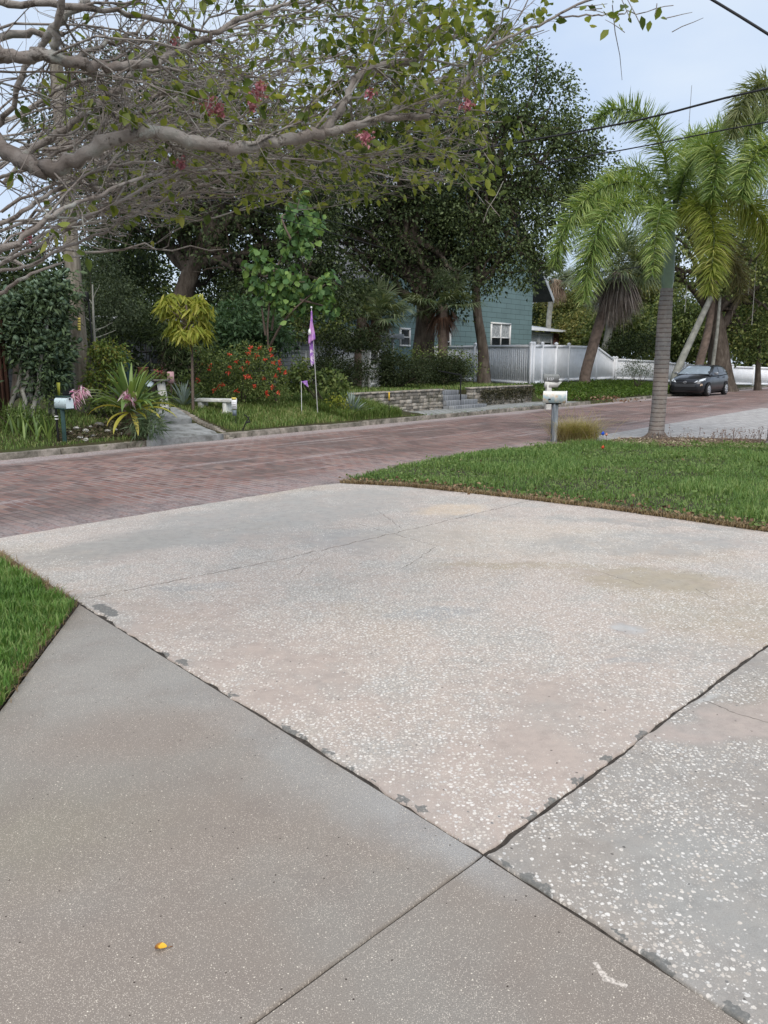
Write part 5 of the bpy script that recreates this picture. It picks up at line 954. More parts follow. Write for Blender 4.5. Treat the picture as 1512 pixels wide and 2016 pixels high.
cro = bush('croton_shrub', 'small rounded croton with yellow-green and orange leaves beside the utility pole', 'shrub', on(220, 16.6), gB(16.6, (218, 690, 28, 20, .35), (200, 700, 22, 26, .3), (232, 705, 20, 16, .3), (195, 745, 24, 35, .4), (215, 735, 20, 25, .3)), leafmat('croton_leaf', [(.05, .08, .02), (.09, .14, .03), (.15, .20, .045), (.24, .22, .05)], .25, 4), 121, dens=26, per=16, cr=.07, L=(.05, .1))
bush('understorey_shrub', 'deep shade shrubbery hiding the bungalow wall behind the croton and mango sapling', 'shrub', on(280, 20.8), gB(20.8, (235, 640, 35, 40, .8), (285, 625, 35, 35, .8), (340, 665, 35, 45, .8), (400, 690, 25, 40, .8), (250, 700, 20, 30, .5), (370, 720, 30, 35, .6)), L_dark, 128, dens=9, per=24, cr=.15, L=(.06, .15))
# cactus thicket
base = on(75, 15.6); cac = thing('prickly_pear_thicket', 'big grey-green prickly pear and broadleaf thicket between the board fence and the pole', 'cactus', base); rng = np.random.default_rng(122); b = MB()
th = np.arange(9) * 2 * math.pi / 9
cen = [blob(x, y, 15.6, rx, ry, rd) for x, y, rx, ry, rd in ((70, 620, 55, 50, .6), (100, 590, 40, 35, .5), (60, 680, 55, 45, .6), (100, 700, 40, 50, .5), (40, 620, 40, 40, .5), (115, 560, 25, 20, .4), (90, 750, 35, 30, .4))]
Pp, D = clumps(rng, cen, 26, 2, .05, .5); sp_ = len(Pp)
for p, d in zip(Pp, D):
    d = nrm(d + V3(0, 0, .6)); s = nrm(np.cross(d, rng.normal(size=3))); n_ = np.cross(s, d); Lp = rng.uniform(.05, .105); Wp = Lp * rng.uniform(.4, .65)
    ring = p + d * Lp + (np.cos(th)[:, None] * d * Lp + np.sin(th)[:, None] * s * Wp * (1 + .25 * np.cos(th))[:, None]); v = np.vstack([ring, p + d * Lp + n_ * .014, p + d * Lp - n_ * .014]); q = np.arange(9)
    b.add(v, np.stack([q, (q + 1) % 9, np.full(9, 9)], -1), np.stack([(q + 1) % 9, q, np.full(9, 10)], -1))
b.build('pads', leafmat('cactus_pad', [(.032, .057, .032), (.058, .095, .055), (.096, .144, .089), (.154, .220, .144)], 0, 1.2, .5, .3), cac, True)
b = MB()
for k in range(14): b.tube(wig(rng, base + rng.normal(size=3) * V3(.4, .3, 0), cen[k % 7][0], 8, .1), np.linspace(.05, .03, 8), 6)
b.build('stems', m_pale, cac); b = MB()
Pp, D = clumps(rng, cen, 30, 12, .14, .3); leaves(b, Pp, D, (.06, .16), (.3, .5), rng); b.build('leaves', leafmat('dusty_leaf', [(.035, .057, .027), (.065, .098, .045), (.110, .161, .077)], .2, 1.2), cac, False)
sn = thing('snake_plant', 'clump of upright strap leaves and weeds in front of the board fence', 'plant', on(60, 14.3)); rng = np.random.default_rng(123); b = MB()
for k in range(85):
    x = rng.uniform(0, 105); q_ = on(x, 14.3 + rng.uniform(-.5, .5)); strap(b, q_, rng.uniform(0, 6.28), rng.uniform(1.1, 1.5), rng.uniform(.3, .62), rng.uniform(.03, .05), rng.uniform(0, .5), rng, 6)
b.build('leaves', L_strap, sn); bush('weeds', 'low pale-green weeds along the kerb in front of the snake plants', 'weeds', on(60, 14.4), gB(14.4, (40, 812, 40, 12, .35), (85, 818, 22, 8, .25), (0, 820, 30, 12, .3), (105, 795, 20, 22, .25)), leafmat('weed_leaf', [(.05, .08, .02), (.09, .13, .035), (.14, .18, .06)], .3, 3), 124, dens=28, per=14, cr=.06, L=(.03, .06), stems=2)
# crinum lily
cb = lawnpt(256, 842); cb = on(255, 15.2); cb[2] += .0; bush('bed_plants', 'low leafy plants and debris in the shade behind the crinum', 'plants', on(225, 16.3), gB(16.3, (190, 800, 22, 14, .3), (225, 790, 24, 20, .4), (285, 785, 22, 22, .4), (310, 790, 12, 12, .3), (205, 825, 20, 7, .25)), L_bush, 127, dens=18, per=16, cr=.08, L=(.05, .12))
cr = thing('crinum_lily', 'huge crinum lily with a fountain of strap leaves beside the light blue mailbox', 'lily', cb); rng = np.random.default_rng(125); hd = at(258, 812, 15.2)
b = MB(); b.tube([cb, hd], [.09, .07], 10); b.build('stump', m_brn, cr); b = MB(); yb = MB()
for k in range(58):
    az = k * 2.4; el = rng.uniform(.55, 1.5); strap(b, hd + V3(math.cos(az), math.sin(az), 0) * .04, az, el, rng.uniform(.75, 1.12), rng.uniform(.07, .105), rng.uniform(.15, .9) if el > .9 else rng.uniform(.9, 1.8), rng, 9)
b.build('strap_leaf_fountain', L_strap, cr)
for az, el, Ln, c_ in ((-1.9, -.2, .72, 1.0), (-1.1, -.15, .82, 1.0), (-2.4, 0, .6, 1.2), (-.5, .3, .9, 1.3), (-.1, .35, 1.0, 1.2), (-2.9, .5, .9, 1.5), (-.75, .15, .6, .9), (.2, .5, 1.0, 1.2)): strap(yb, hd, az, el, Ln, .10, c_, rng, 9)
yb.build('yellowing_leaves', L_yel, cr)
m_crin = leafmat('crinum_petal', [(.35, .08, .20), (.62, .34, .46), (.78, .68, .72)], .25, 6)
for x, y in ((150, 775), (143, 785), (256, 782), (160, 768), (250, 775)):
    c = at(x, y, 14.9); b = MB(); n = 46; p = c + rng.normal(size=(n, 3)) * .045; leaves(b, p, rng.normal(size=(n, 3)) * V3(1, 1, .5) + V3(0, 0, -.6), (.10, .17), (.13, .2), rng, .2, .5, 2); b.build('blossom', m_crin, cr, False); b = MB(); b.tube(bez([hd, (hd + c) / 2 + V3(0, 0, .18), c], 8), .012, 6); b.build('blossom_stalk', m_rach, cr)
bush('spider_plants', 'grassy spider plants spilling over the kerb right of the crinum', 'plants', on(290, 14.9), gB(14.9, (288, 845, 22, 18, .25), (300, 830, 18, 18, .25), (270, 830, 14, 16, .2)), leafmat('spider_leaf', [(.06, .10, .05), (.11, .17, .09), (.20, .26, .16)], .3, 4), 126, dens=26, per=14, cr=.05, L=(.12, .28), Wd=(.05, .08), stems=1)
def agave(lab, base, n, Ln, W, mat, seed, lo=.3):
    t_ = thing('agave', lab, 'agave', base); r = np.random.default_rng(seed); b = MB()
    for k in range(n): strap(b, base + V3(0, 0, .05), k * 2.4, r.uniform(lo, 1.5), Ln * r.uniform(.75, 1.1), W, r.uniform(-.05, .25), r, 6, .2)
    b.build('leaves', mat, t_); return t_
agave('pale agave with stiff pointed leaves left of the bench', on(362, 18.4), 34, .62, .055, L_agave, 131)
agave('silvery agave at the top of the grassy mound by the stone wall', on(693, 20.3), 40, .62, .06, L_agave, 132, .2)
bush('yellow_shrub', 'little yellow-leaved shrub just left of the silvery agave', 'shrub', on(668, 20.1), gB(20.1, (668, 790, 16, 16, .25), (680, 798, 12, 10, .2)), L_lime, 133, dens=22, per=14, cr=.07, L=(.04, .08), stems=3)
# ornamental grass by the mailboxes
ob = G(1130, 868); og = thing('ornamental_grass', 'straw-coloured ornamental grass clump at the foot of the mailbox post', 'grass clump', ob); rng = np.random.default_rng(134)
b = MB(); n = 1500; a = rng.uniform(0, 6.28, n); r = rng.uniform(0, .42, n) ** 1; xy = ob[:2] + np.c_[np.cos(a) * r * 1.1, np.sin(a) * r * .6]; blades(b, xy, np.zeros(n), .52, .008, rng, 2.0); e_ = ob[:2] + rng.normal(size=(60, 2)) * V3(.3, .15, 0)[:2]; [b.tube([V3(q[0], q[1], 0), V3(q[0] + dx * .4, q[1], h_ * .6), V3(q[0] + dx, q[1], h_)], [.003, .0025, .002], 4) for q, dx, h_ in zip(e_, rng.normal(size=60) * .22, rng.uniform(.35, .72, 60))]; b.build('straw_blades', leafmat('straw', [(.24, .20, .09), (.42, .36, .18), (.58, .50, .30)], .3, 4), og, False)
b = MB(); Pp, D = clumps(rng, [(ob + V3(-.05, 0, .22), (.25, .25, .16)), (ob + V3(.2, 0, .15), (.3, .25, .12))], 40, 12, .05); leaves(b, Pp, D, (.04, .09), (.12, .25), rng); b.build('green_shoots', L_lime, og, False)
ws = thing('dry_weeds', 'line of dry purple-brown weed stalks in the mulch by the pavers', 'weeds', G(1440, 872)); b = MB(); rng = np.random.default_rng(135)
for k in range(90):
    q_ = G(rng.choice([rng.uniform(1395, 1500), rng.uniform(1300, 1512)]), rng.uniform(867, 877)); h = rng.uniform(.08, .3); e = q_ + V3(rng.normal() * .06, rng.normal() * .06, h); b.tube([q_, (q_ + e) / 2 + rng.normal(size=3) * .01, e], [.004, .003, .002], 4); n = 5; leaves(b, e + rng.normal(size=(n, 3)) * .02, rng.normal(size=(n, 3)), (.02, .04), (.4, .6), rng)
b.build('stalks', leafmat('dry_stalk', [(.16, .10, .09), (.28, .20, .16)], .1, 3), ws, False)
# dead sapling by the pole
ds = thing('bare_sapling', 'thin leafless grey sapling right of the utility pole', 'sapling', on(190, 17.0)); b = MB(); rng = np.random.default_rng(136); q_ = on(190, 17.0)
b.tube([q_, at(189, 700, 17), at(184, 630, 17), at(182, 560, 17)], [.035, .03, .026, .015], 7)
for a_, c_ in (((184, 640), (165, 622)), ((186, 655), (222, 635)), ((185, 650), (205, 645)), ((183, 600), (172, 580)), ((183, 590), (196, 560)), ((186, 665), (228, 650))): b.tube(wig(rng, at(*a_, 17), at(*c_, 17), 6, .06), np.linspace(.012, .004, 6), 5)
b.build('trunk', m_pale, ds)
# ================================================================ OBJECTS
m_pole = MT('weathered_pole', .9, .15); q = m_pole.noise(14, 6, .7, m_pole.mapv((0, 0, 0), 0, (1, 1, 9))); m_pole.col(m_pole.ramp(q, (.3, (.09, .075, .055)), (.5, (.20, .175, .14)), (.7, (.31, .28, .235)))).bump(q, .6, .02)
pb = on(167, 16.8); up_ = thing('utility_pole', 'tall weathered wooden utility pole with a vertical yellow number strip', 'utility pole', pb)
ptop = at(118, 112, 16.8); ptop[0] = pb[0] - .06; ptop[1] = pb[1]
b = MB(); b.tube([pb - V3(0, 0, .2), pb * .5 + ptop * .5, ptop], [.178, .156, .13], 16, True); b.build('pole', m_pole.m, up_)
m_yt = plain('yellow_tag', (.62, .52, .12), .5, .1, 9); b = MB()
for k in range(5): c = at(156, 628 + k * 5.2, 16.62); b.box(c, (.055, .012, .048))
b.build('number_tags', m_yt, up_, False); b = MB(); c = at(164, 584, 16.65); b.box(c + V3(.06, 0, 0), (.09, .10, .2)); b.tube([c + V3(.1, 0, -.1), c + V3(.12, 0, -1.2)], .02, 6); b.build('cable_box', m_black, up_, False, .01)
for k, y in enumerate((250, 300)): b = MB(); c = at(125, y, 16.65); b.lathe([(0, 0), (.04, .0), (.05, .04), (.03, .06), (.05, .09), (.03, .12), (0, .13)], c, 10); b.build('insulator', m_pale, up_)
m_wire = plain('cable_black', (.02, .02, .022), .6, .2, 10)
def wire(lab, pts, r, sub=24): o = MB().tube(bez(pts, sub), r, 6).build('overhead_cable', m_wire); return tag(o, lab, 'cable', 'overhead cables')
at_ = lambda *l: [at(*q) for q in l]
wire('thick black cable crossing just above the tops of the palm fronds', at_((2100, 70, 9), (1512, 174, 10.6), (1250, 238, 11.6), (950, 292, 12.8), (500, 368, 14.3), (124, 420, 15.5)), .014)
wire('thinner black cable parallel below the thick one, passing through the palm crown', at_((2100, 150, 9), (1512, 240, 10.8), (1222, 296, 11.8), (950, 337, 12.9), (600, 374, 14), (124, 430, 15.5)), .009)
wire('heavy twisted cable across the top right corner of the sky', at_((1000, -228, 9), (1456, 32, 7.6), (1900, 330, 6.6)), .0125)
wire('thin pale service wire ending in the crown of the tall oak', at_((124, 250, 15.5), (500, 325, 20), (860, 360, 26), (1000, 388, 30), (1110, 413, 36)), .010)
wire('thin wire running just below the crape myrtle branches', at_((124, 330, 15.5), (430, 378, 18), (560, 373, 22), (700, 362, 28), (860, 345, 34)), .009)
wire('upper of two thin wires sagging across the dark left oak', at_((124, 340, 15.5), (430, 386, 17), (560, 414, 19), (700, 448, 22), (760, 470, 24)), .008)
wire('lower of two thin wires sagging across the dark left oak', at_((124, 350, 15.5), (430, 396, 17), (580, 438, 19), (700, 472, 22), (760, 490, 24)), .008)
wire('short wire reaching the right slope of the teal roof', at_((1040, 556, 38), (1100, 546, 30), (1290, 520, 22), (1600, 440, 16)), .011)
an = on(1322, 70); o = thing('antenna_mast', 'hair-thin antenna mast rising into the sky behind the foxtail palm', 'antenna', an); tp_ = at(1322, 168, 70); b = MB(); b.tube([an, V3(an[0], an[1], tp_[2] * .6), V3(an[0], an[1], tp_[2])], [.07, .05, .02], 6); b.build('mast', plain('galvanised', (.28, .29, .3), .5, .1, 4), o)
for lab, pts in (('straight pale rope hanging from the live oak left of its trunk', ((1354, 545, 42), (1348, 615, 42))), ('pale rope hanging from the live oak near the right edge', ((1482, 480, 42), (1473, 580, 42))), ('thin rope with a knot hanging lowest at the right edge', ((1490, 500, 42), (1480, 640, 42)))):
    tag(MB().tube(at_(*pts), .022, 5).build('hanging_rope', m_pale), lab, 'rope', 'ropes hanging from the oak')
# mailboxes
def mailbox(root, c, rz, Lb, Wb, Hb, mat, door_mat=None, flag=None):
    """dome-topped box, long axis along local x, c = centre of the floor"""
    cz, sz = math.cos(rz), math.sin(rz); tr = lambda p: c + V3(p[0] * cz - p[1] * sz, p[0] * sz + p[1] * cz, p[2]); sh = [(-Wb / 2, 0), (Wb / 2, 0)] + [(Wb / 2 * math.cos(a), Hb - Wb / 2 + Wb / 2 * math.sin(a)) for a in np.linspace(0, math.pi, 11)]
    b = MB(); n = len(sh)
    for x0_, x1_, nm, mt, sc_ in ((-Lb / 2, Lb / 2 - .015, 'body', mat, 1.), (Lb / 2 - .012, Lb / 2 + .006, 'door', door_mat or mat, 1.04)):
        b = MB(); V = [tr((x0_, y * sc_, z * sc_ - (sc_ - 1) * Hb * .5)) for y, z in sh] + [tr((x1_, y * sc_, z * sc_ - (sc_ - 1) * Hb * .5)) for y, z in sh]; b.add(V, [[i, (i + 1) % n, n + (i + 1) % n, n + i] for i in range(n)]); b.add(V, [list(range(n))[::-1], list(range(n, 2 * n))]); p_ = b.build(nm, mt, root, False)
        if nm == 'door': h = MB(); h.box(tr((Lb / 2 + .018, 0, Hb * .86)), (.02, .03, .03), rz); h.build('door_latch', m_black, p_, False)
        else: body = p_
    if flag: b = MB(); b.box(tr(flag), (.16, .006, .03), rz, None); b.build('signal_flag', plain('flag_red', (.3, .05, .04), .5, .1), root, False)
    return body, tr
def text(body, s, size, origin, rz, mat, tilt=math.pi / 2, name='house_number', ext=.0015):
    cu = bpy.data.curves.new(name, 'FONT'); cu.body = s; cu.size = size; cu.extrude = ext; cu.align_x = 'CENTER'; cu.align_y = 'CENTER'
    to = bpy.data.objects.new('t', cu); sc.collection.objects.link(to); bpy.context.view_layer.update(); me = bpy.data.meshes.new_from_object(to.evaluated_get(bpy.context.evaluated_depsgraph_get())); bpy.data.objects.remove(to)
    v = np.array([q.co[:] for q in me.vertices]); f = [list(p.vertices) for p in me.polygons]; e = V3(math.cos(rz), math.sin(rz), 0); w_ = origin + v[:, :1] * e + v[:, 1:2] * V3(0, 0, 1) + v[:, 2:] * V3(e[1], -e[0], 0)
    b = MB(); b.V = [w_]; b.n = len(w_); [b.Fs.append(np.array([q])) for q in f]; return b.build(name, mat, body, False)
m = MT('painted_flowers_mailbox', .45, .4); nn_ = m.noise(7, 3, .5); n3 = m.noise(5, 3, .5, m.mapv((3, 1, 2)))
c_ = m.mix(m.ss(nn_, .52, .66), (.72, .71, .66), (.72, .50, .30)); c_ = m.mix(m.ss(n3, .55, .68), c_, (.45, .56, .60)); m.col(c_); m_flm = m.m
mp1 = G(1090, 869); t1_ = thing('mailbox', 'white mailbox with faded painted flowers on a weathered grey square post', 'mailbox', mp1)
Ym = mp1[1]; cfl = at(1092, 793, Ym); b = MB(); b.box(V3(mp1[0] + .0, Ym, cfl[2] / 2 - .05), (.10, .10, cfl[2] + .08), .35); m_post = MT('grey_post', .85, .2); qq = m_post.noise(10, 5, .7, m_post.mapv((0, 0, 0), 0, (1, 1, 8))); m_post.col(m_post.ramp(qq, (.35, (.10, .12, .14)), (.5, (.22, .24, .26)), (.62, (.52, .54, .54)))); b.build('post', m_post.m, t1_, False, .006)
body, tr = mailbox(t1_, cfl + V3(0, 0, .0), -.28, .46, .17, .235, m_flm, m_white)
b = MB(); b.box(tr((-.10, -.088, .07)), (.045, .004, .03), -.28); b.build('dark_chip', m_black, body, False)
b = MB(); b.box(tr((-.02, 0, -.014)), (.30, .12, .022), -.28); b.build('mounting_board', m_black, t1_, False)
Yg = 26.6; g2p = on(1078, Yg); t2_ = thing('mailbox', 'grey metal mailbox with a number on its side on a white post with arm', 'mailbox', g2p); c2_ = at(1085, 747, Yg)
b = MB(); b.box(V3(g2p[0], g2p[1], c2_[2] / 2 - .12), (.17, .17, c2_[2] + .0), .2); b.build('post', m_wpaint, t2_, False, .006)
b = MB(); a0 = c2_ + V3(-.22, 0, -.17); V = [a0 + V3(-.0, y, z) for y in (-.09, .09) for z in (-.1, .095)] + [a0 + V3(.58, y, .095) for y in (-.09, .09)] + [a0 + V3(.42, y, -.09) for y in (-.09, .09)]; b.add(V, [[0, 1, 3, 2], [1, 4, 5, 3], [4, 6, 7, 5], [6, 0, 2, 7]], [[0, 6, 4], [0, 4, 1], [2, 5, 7], [2, 3, 5]]); b.build('arm', m_wpaint, t2_, False)
body, tr = mailbox(t2_, c2_ + V3(.0, 0, -.075), -.12, .50, .21, .27, plain('grey_metal', (.20, .21, .205), .5, .15, 12), None)
text(body, '3127', .125, tr((-.04, -.111, .085)), -.12, m_white)
b = MB()
for a_, c_ in (((.03, .0, -.12), (.19, .0, -.05)), ((.0, 0, -.2), (.0, 0, -.14)), ((.02, 0, -.16), (.12, 0, -.19)), ((.12, 0, -.19), (.16, 0, -.13)), ((.02, 0, -.14), (.14, 0, -.12))): b.tube([c2_ + 1.8 * V3(*a_), c2_ + .9 * (V3(*a_) + V3(*c_)) + V3(0, .01, .01), c2_ + 1.8 * V3(*c_)], .013, 5)
b.build('scroll_bracket', m_black, t2_)
# left mailbox
lp = lawnpt(128, 872); t3_ = thing('mailbox', 'light blue mailbox on a green post beside the crinum lily', 'mailbox', lp); Yl = lp[1]; m_grn = plain('green_paint', (.022, .055, .05), .55, .2, 8)
c3 = at(126, 803, Yl); b = MB(); b.box(V3(lp[0], lp[1], c3[2] / 2 - .02), (.07, .07, c3[2] + .06), .3); b.build('post', m_grn, t3_, False, .005)
m_lb = MT('pale_blue_enamel', .35, .4); m_lb.col(m_lb.mix(m_lb.ss(m_lb.noise(24, 4, .7), .58, .66), (.58, .70, .73), (.10, .11, .11))); body, tr = mailbox(t3_, c3 + V3(0, 0, .0), -.55, .33, .15, .19, m_lb.m, plain('pale_blue_door', (.60, .71, .74), .4, .05)); b = MB(); b.box(tr((0, 0, .205)), (.36, .10, .018), -.55); b.build('top_bracket', m_grn, t3_, False)
b = MB(); b.box(tr((0, .0, -.012)), (.3, .15, .02), -.55); b.build('mounting_board', m_grn, t3_, False); b = MB(); b.box(tr((0, 0, .012 + .19)), (.05, .05, .02), -.55); b.build('clamp', m_black, body, False)
yl = MB(); yl.quad(tr((-.15, .0, .2)), tr((-.09, 0, .2)), tr((-.06, 0, .45)), tr((-.16, 0, .45))); o = yl.build('signal_flag', L_lime, t3_, False); sd = o.modifiers.new('s', 'SOLIDIFY'); sd.thickness = .004
bp = lawnpt(115, 868); t4_ = thing('iron_post', 'thin black iron post with a curled bracket in front of the light blue mailbox', 'post', bp); zt_ = at(115, 786, bp[1])[2]; b = MB(); b.tube([bp, V3(bp[0], bp[1], zt_)], .022, 8, True); b.build('post', m_black, t4_)
b = MB(); an = np.linspace(0, 5.2, 12); b.tube([V3(bp[0] + .03 + .05 * math.cos(a), bp[1], zt_ - .02 + .04 * math.sin(a)) for a in an], .012, 6); b.tube([V3(bp[0] - .1, bp[1], zt_ - .01), V3(bp[0] + .12, bp[1], zt_ + .01)], .012, 6); b.build('bracket', m_black, t4_)
b = MB(); zc = at(115, 825, bp[1])[2]; b.lathe([(.028, -.01), (.034, -.01), (.034, .01), (.028, .01)], V3(bp[0], bp[1], zc), 12); b.lathe([(.028, -.01), (.034, -.01), (.034, .01), (.028, .01)], V3(bp[0], bp[1], zc + .05), 12); b.build('white_tie', m_trim, t4_)
# white rocks
rk = [(150, 845, .10, 'rough white rock just right of the mailbox post'), (168, 850, .12, 'larger white rock in the middle of the rock bed'), (196, 838, .18, 'large smooth grey rock at the foot of the crinum lily'), (212, 850, .10, 'white rock under the left yellow crinum leaf'), (158, 864, .10, 'flat white rock nearest the kerb, towards the mailbox'), (140, 853, .07, 'small white rock touching the green mailbox post'), (183, 860, .09, 'small dull grey rock among the white ones'), (170, 868, .11, 'long white rock nearest the kerb, towards the crinum'), (228, 848, .08, 'white rock between the two yellow crinum leaves'), (240, 856, .07, 'rightmost small white rock of the bed'), (178, 842, .07, 'small white rock tucked behind the larger ones')]
m_rock = MT('white_shell_rock', .9, .2); m_rock.col(m_rock.ramp(m_rock.noise(22, 5, .7), (.35, (.10, .095, .085)), (.48, (.45, .44, .41)), (.7, (.68, .67, .63)))).bump(m_rock.noise(30, 4), .7, .01); m_grock = plain('grey_rock', (.16, .155, .145), .9, .4, 14, bump=.6)
import bmesh
for i, (x, y, s, lab) in enumerate(rk):
    p = lawnpt(x, y); r = np.random.default_rng(200 + i); bm = bmesh.new(); bmesh.ops.create_icosphere(bm, subdivisions=2, radius=1); dirs = r.normal(size=(9, 3)); dirs = nrm(dirs); offs = r.uniform(.6, .95, 9)
    for v in bm.verts:
        c = np.array(v.co)
        for d, o_ in zip(dirs, offs):
            e = c @ d - o_
            if e > 0: c = c - d * e
        v.co = tuple(c * np.array([s, s * .8, s * .6]) * .62)
    me = bpy.data.meshes.new('rock'); bm.to_mesh(me); bm.free(); me.materials.append(m_grock if i in (2, 6) else m_rock.m); o = bpy.data.objects.new('rock', me); link(o); o.location = tuple(p + V3(0, 0, .02))
    tag(o, lab, 'rock', 'rocks at the foot of the crinum')
# bird bath pedestal with planter, plate, pink sign
pd = on(325, 18.2); t5_ = thing('pedestal_planter', 'white leaning pedestal with a flat bowl of plants beside the path', 'pedestal', pd); zt_ = at(322, 751, 18.2)[2] - pd[2]; tl = V3(-.07, 0, 0)
b = MB(); b.tube([pd - V3(0, 0, .05), pd + tl * .5 + V3(0, 0, zt_ * .5), pd + tl + V3(0, 0, zt_)], [.105, .10, .095], 18, True); b.build('column', m_wpaint, t5_); b = MB(); b.lathe([(0, 0), (.2, .0), (.22, .03), (.21, .05), (.05, .03), (0, .03)], pd + tl + V3(0, 0, zt_), 20); b.build('bowl', m_grock, t5_)
rng = np.random.default_rng(141); b = MB(); n = 150; leaves(b, pd + tl + V3(-.05, 0, zt_ + .08) + rng.normal(size=(n, 3)) * V3(.13, .1, .05), rng.normal(size=(n, 3)) * V3(1, 1, .4) + V3(0, 0, .4), (.09, .16), (.2, .35), rng); b.build('foliage', L_bush, t5_, False)
b = MB(); n = 40; leaves(b, pd + tl + V3(0, 0, zt_ + .2) + rng.normal(size=(n, 3)) * .05, rng.normal(size=(n, 3)) + V3(0, 0, .7), (.07, .14), (.2, .3), rng); b.build('red_bromeliad', leafmat('red_leaf', [(.18, .03, .04), (.35, .10, .10)], .2, 3), t5_, False)
c = at(294, 753, 18.6); t6_ = thing('octagonal_plate', 'pale blue octagonal plate standing on the patio left of the pedestal', 'plate', c - V3(0, 0, .12)); b = MB(); th = np.arange(8) * math.pi / 4 + .39; b.add([c + V3(.105 * math.cos(a), -.012, .105 * math.sin(a)) for a in th] + [c + V3(.105 * math.cos(a), .012, .105 * math.sin(a)) for a in th], [[i, (i + 1) % 8, 8 + (i + 1) % 8, 8 + i] for i in range(8)], [list(range(8)), list(range(8, 16))[::-1]]); b.build('plate', plain('pale_plate', (.50, .60, .66), .4, .15, 14), t6_, False)
b = MB(); b.tube([c + V3(0, .03, -.05), c + V3(0, .04, -.62)], .014, 6); b.build('stake', m_black, t6_)
c = at(336, 743, 18.6); t7_ = thing('pink_board', 'small tilted pink painted board behind the pedestal planter', 'sign', c - V3(0, 0, .5)); b = MB(); b.box(c, (.16, .015, .27), .1); b.build('board', leafmat('pink_paint', [(.55, .30, .34), (.66, .42, .44)], 0, 6), t7_, False); b = MB(); b.box(c - V3(0, -.015, .35), (.03, .02, .6)); b.build('stake', m_brn, t7_, False)
# patio clutter in the shade
for i, (x, y, s, cc, lab) in enumerate([(282, 732, .13, (.20, .09, .06), 'round terracotta pot hanging in the dark patio'), (272, 745, .11, (.10, .08, .08), 'dark round pot low on the dark patio'), (305, 735, .10, (.14, .10, .12), 'small dim glazed pot near the patio post')]):
    c = at(x, y, 18.8); o = thing('garden_pot', lab, 'pot', c - V3(0, 0, s)); b = MB(); b.lathe([(0, -s), (s * .6, -s), (s, -.2 * s), (s * .9, .6 * s), (s * 1.02, .7 * s), (s * .95, .85 * s), (s * .8, .7 * s), (0, .5 * s)], c, 16); b.build('pot', plain('pot_%d' % i, cc, .6, .2, 9), o)
    b = MB(); n = 40; leaves(b, c + V3(0, 0, s) + rng.normal(size=(n, 3)) * s * .6, rng.normal(size=(n, 3)) + V3(0, 0, .8), (.08, .15), (.25, .4), rng); b.build('foliage', L_dark, o, False)
# bench, sign, iron
bp = on(424, 18.6); bl_ = at(388, 784, 18.7); br_ = at(459, 785, 18.3); bz = bl_[2]; t8_ = thing('garden_bench', 'worn white concrete garden bench without a back on the grass', 'bench', bp); d = nrm((br_ - bl_) * V3(1, 1, 0)); Lb = np.linalg.norm((br_ - bl_)[:2]); rz = math.atan2(d[1], d[0]); cc = (bl_ + br_) / 2 * V3(1, 1, 0)
m_bench = plain('weathered_white', (.60, .60, .57), .85, .3, 7, bump=.4); b = MB(); b.box(cc + V3(0, 0, bz - .035), (Lb, .34, .075), rz); b.build('seat', m_bench, t8_, False, .012)
for s_ in (-1, 1): c = cc + d * s_ * Lb * .34; gz = float(hgt(c[0], c[1])); b = MB(); b.box(c + V3(0, 0, (bz - .07 + gz) / 2 - .03), (.10, .28, bz - .07 - gz + .06), rz); b.box(c + V3(0, 0, gz + .03), (.14, .31, .07), rz); b.build('leg', m_bench, t8_, False, .01)
sg = G(466, 838, .2); Ys = sg[1]; t9_ = thing('yard_sign', 'small white yard sign with a yellow corner on a black stake beside the bench', 'sign', on(463, Ys)); zt_ = at(464, 784, Ys)[2]
b = MB(); b.tube([on(465, Ys) - V3(0, 0, .05), V3(on(465, Ys)[0], Ys, zt_ + .02)], .01, 6); b.build('stake', m_black, t9_); c = at(461, 795, Ys - .02); b = MB(); b.box(c, (.115, .006, .24), .0); bd = b.build('panel', m_white, t9_, False); b = MB(); b.box(c + V3(-.0, -.006, .115), (.10, .004, .05)); b.build('yellow_strip', m_yt, bd, False); b = MB()
for k in range(3): b.box(c + V3(-.0, -.005, .04 - .05 * k), (.07, .003, .008))
b.build('printed_lines', m_grock, bd, False); b = MB(); b.box(c + V3(0, 0, -.2), (.09, .02, .12)); b.build('lower_tag', plain('slate_grey', (.14, .17, .2), .5, .1), t9_, False)
ip = on(484, 17.0 - 1.3); t10 = thing('boot_scraper', 'bent black iron plant hanger lying at an angle in the grass by the kerb', 'garden iron', ip); b = MB(); q_ = lambda x, y: at(x, y, ip[1]); b.tube([q_(478, 848), q_(483, 834), q_(490, 822), (q_(491, 820))], .012, 6); b.tube([q_(481, 816), q_(488, 822), q_(492, 829), q_(486, 833)], .011, 6); b.tube([q_(484, 832), q_(493, 830)], .018, 6); b.build('hook', m_black, t10)
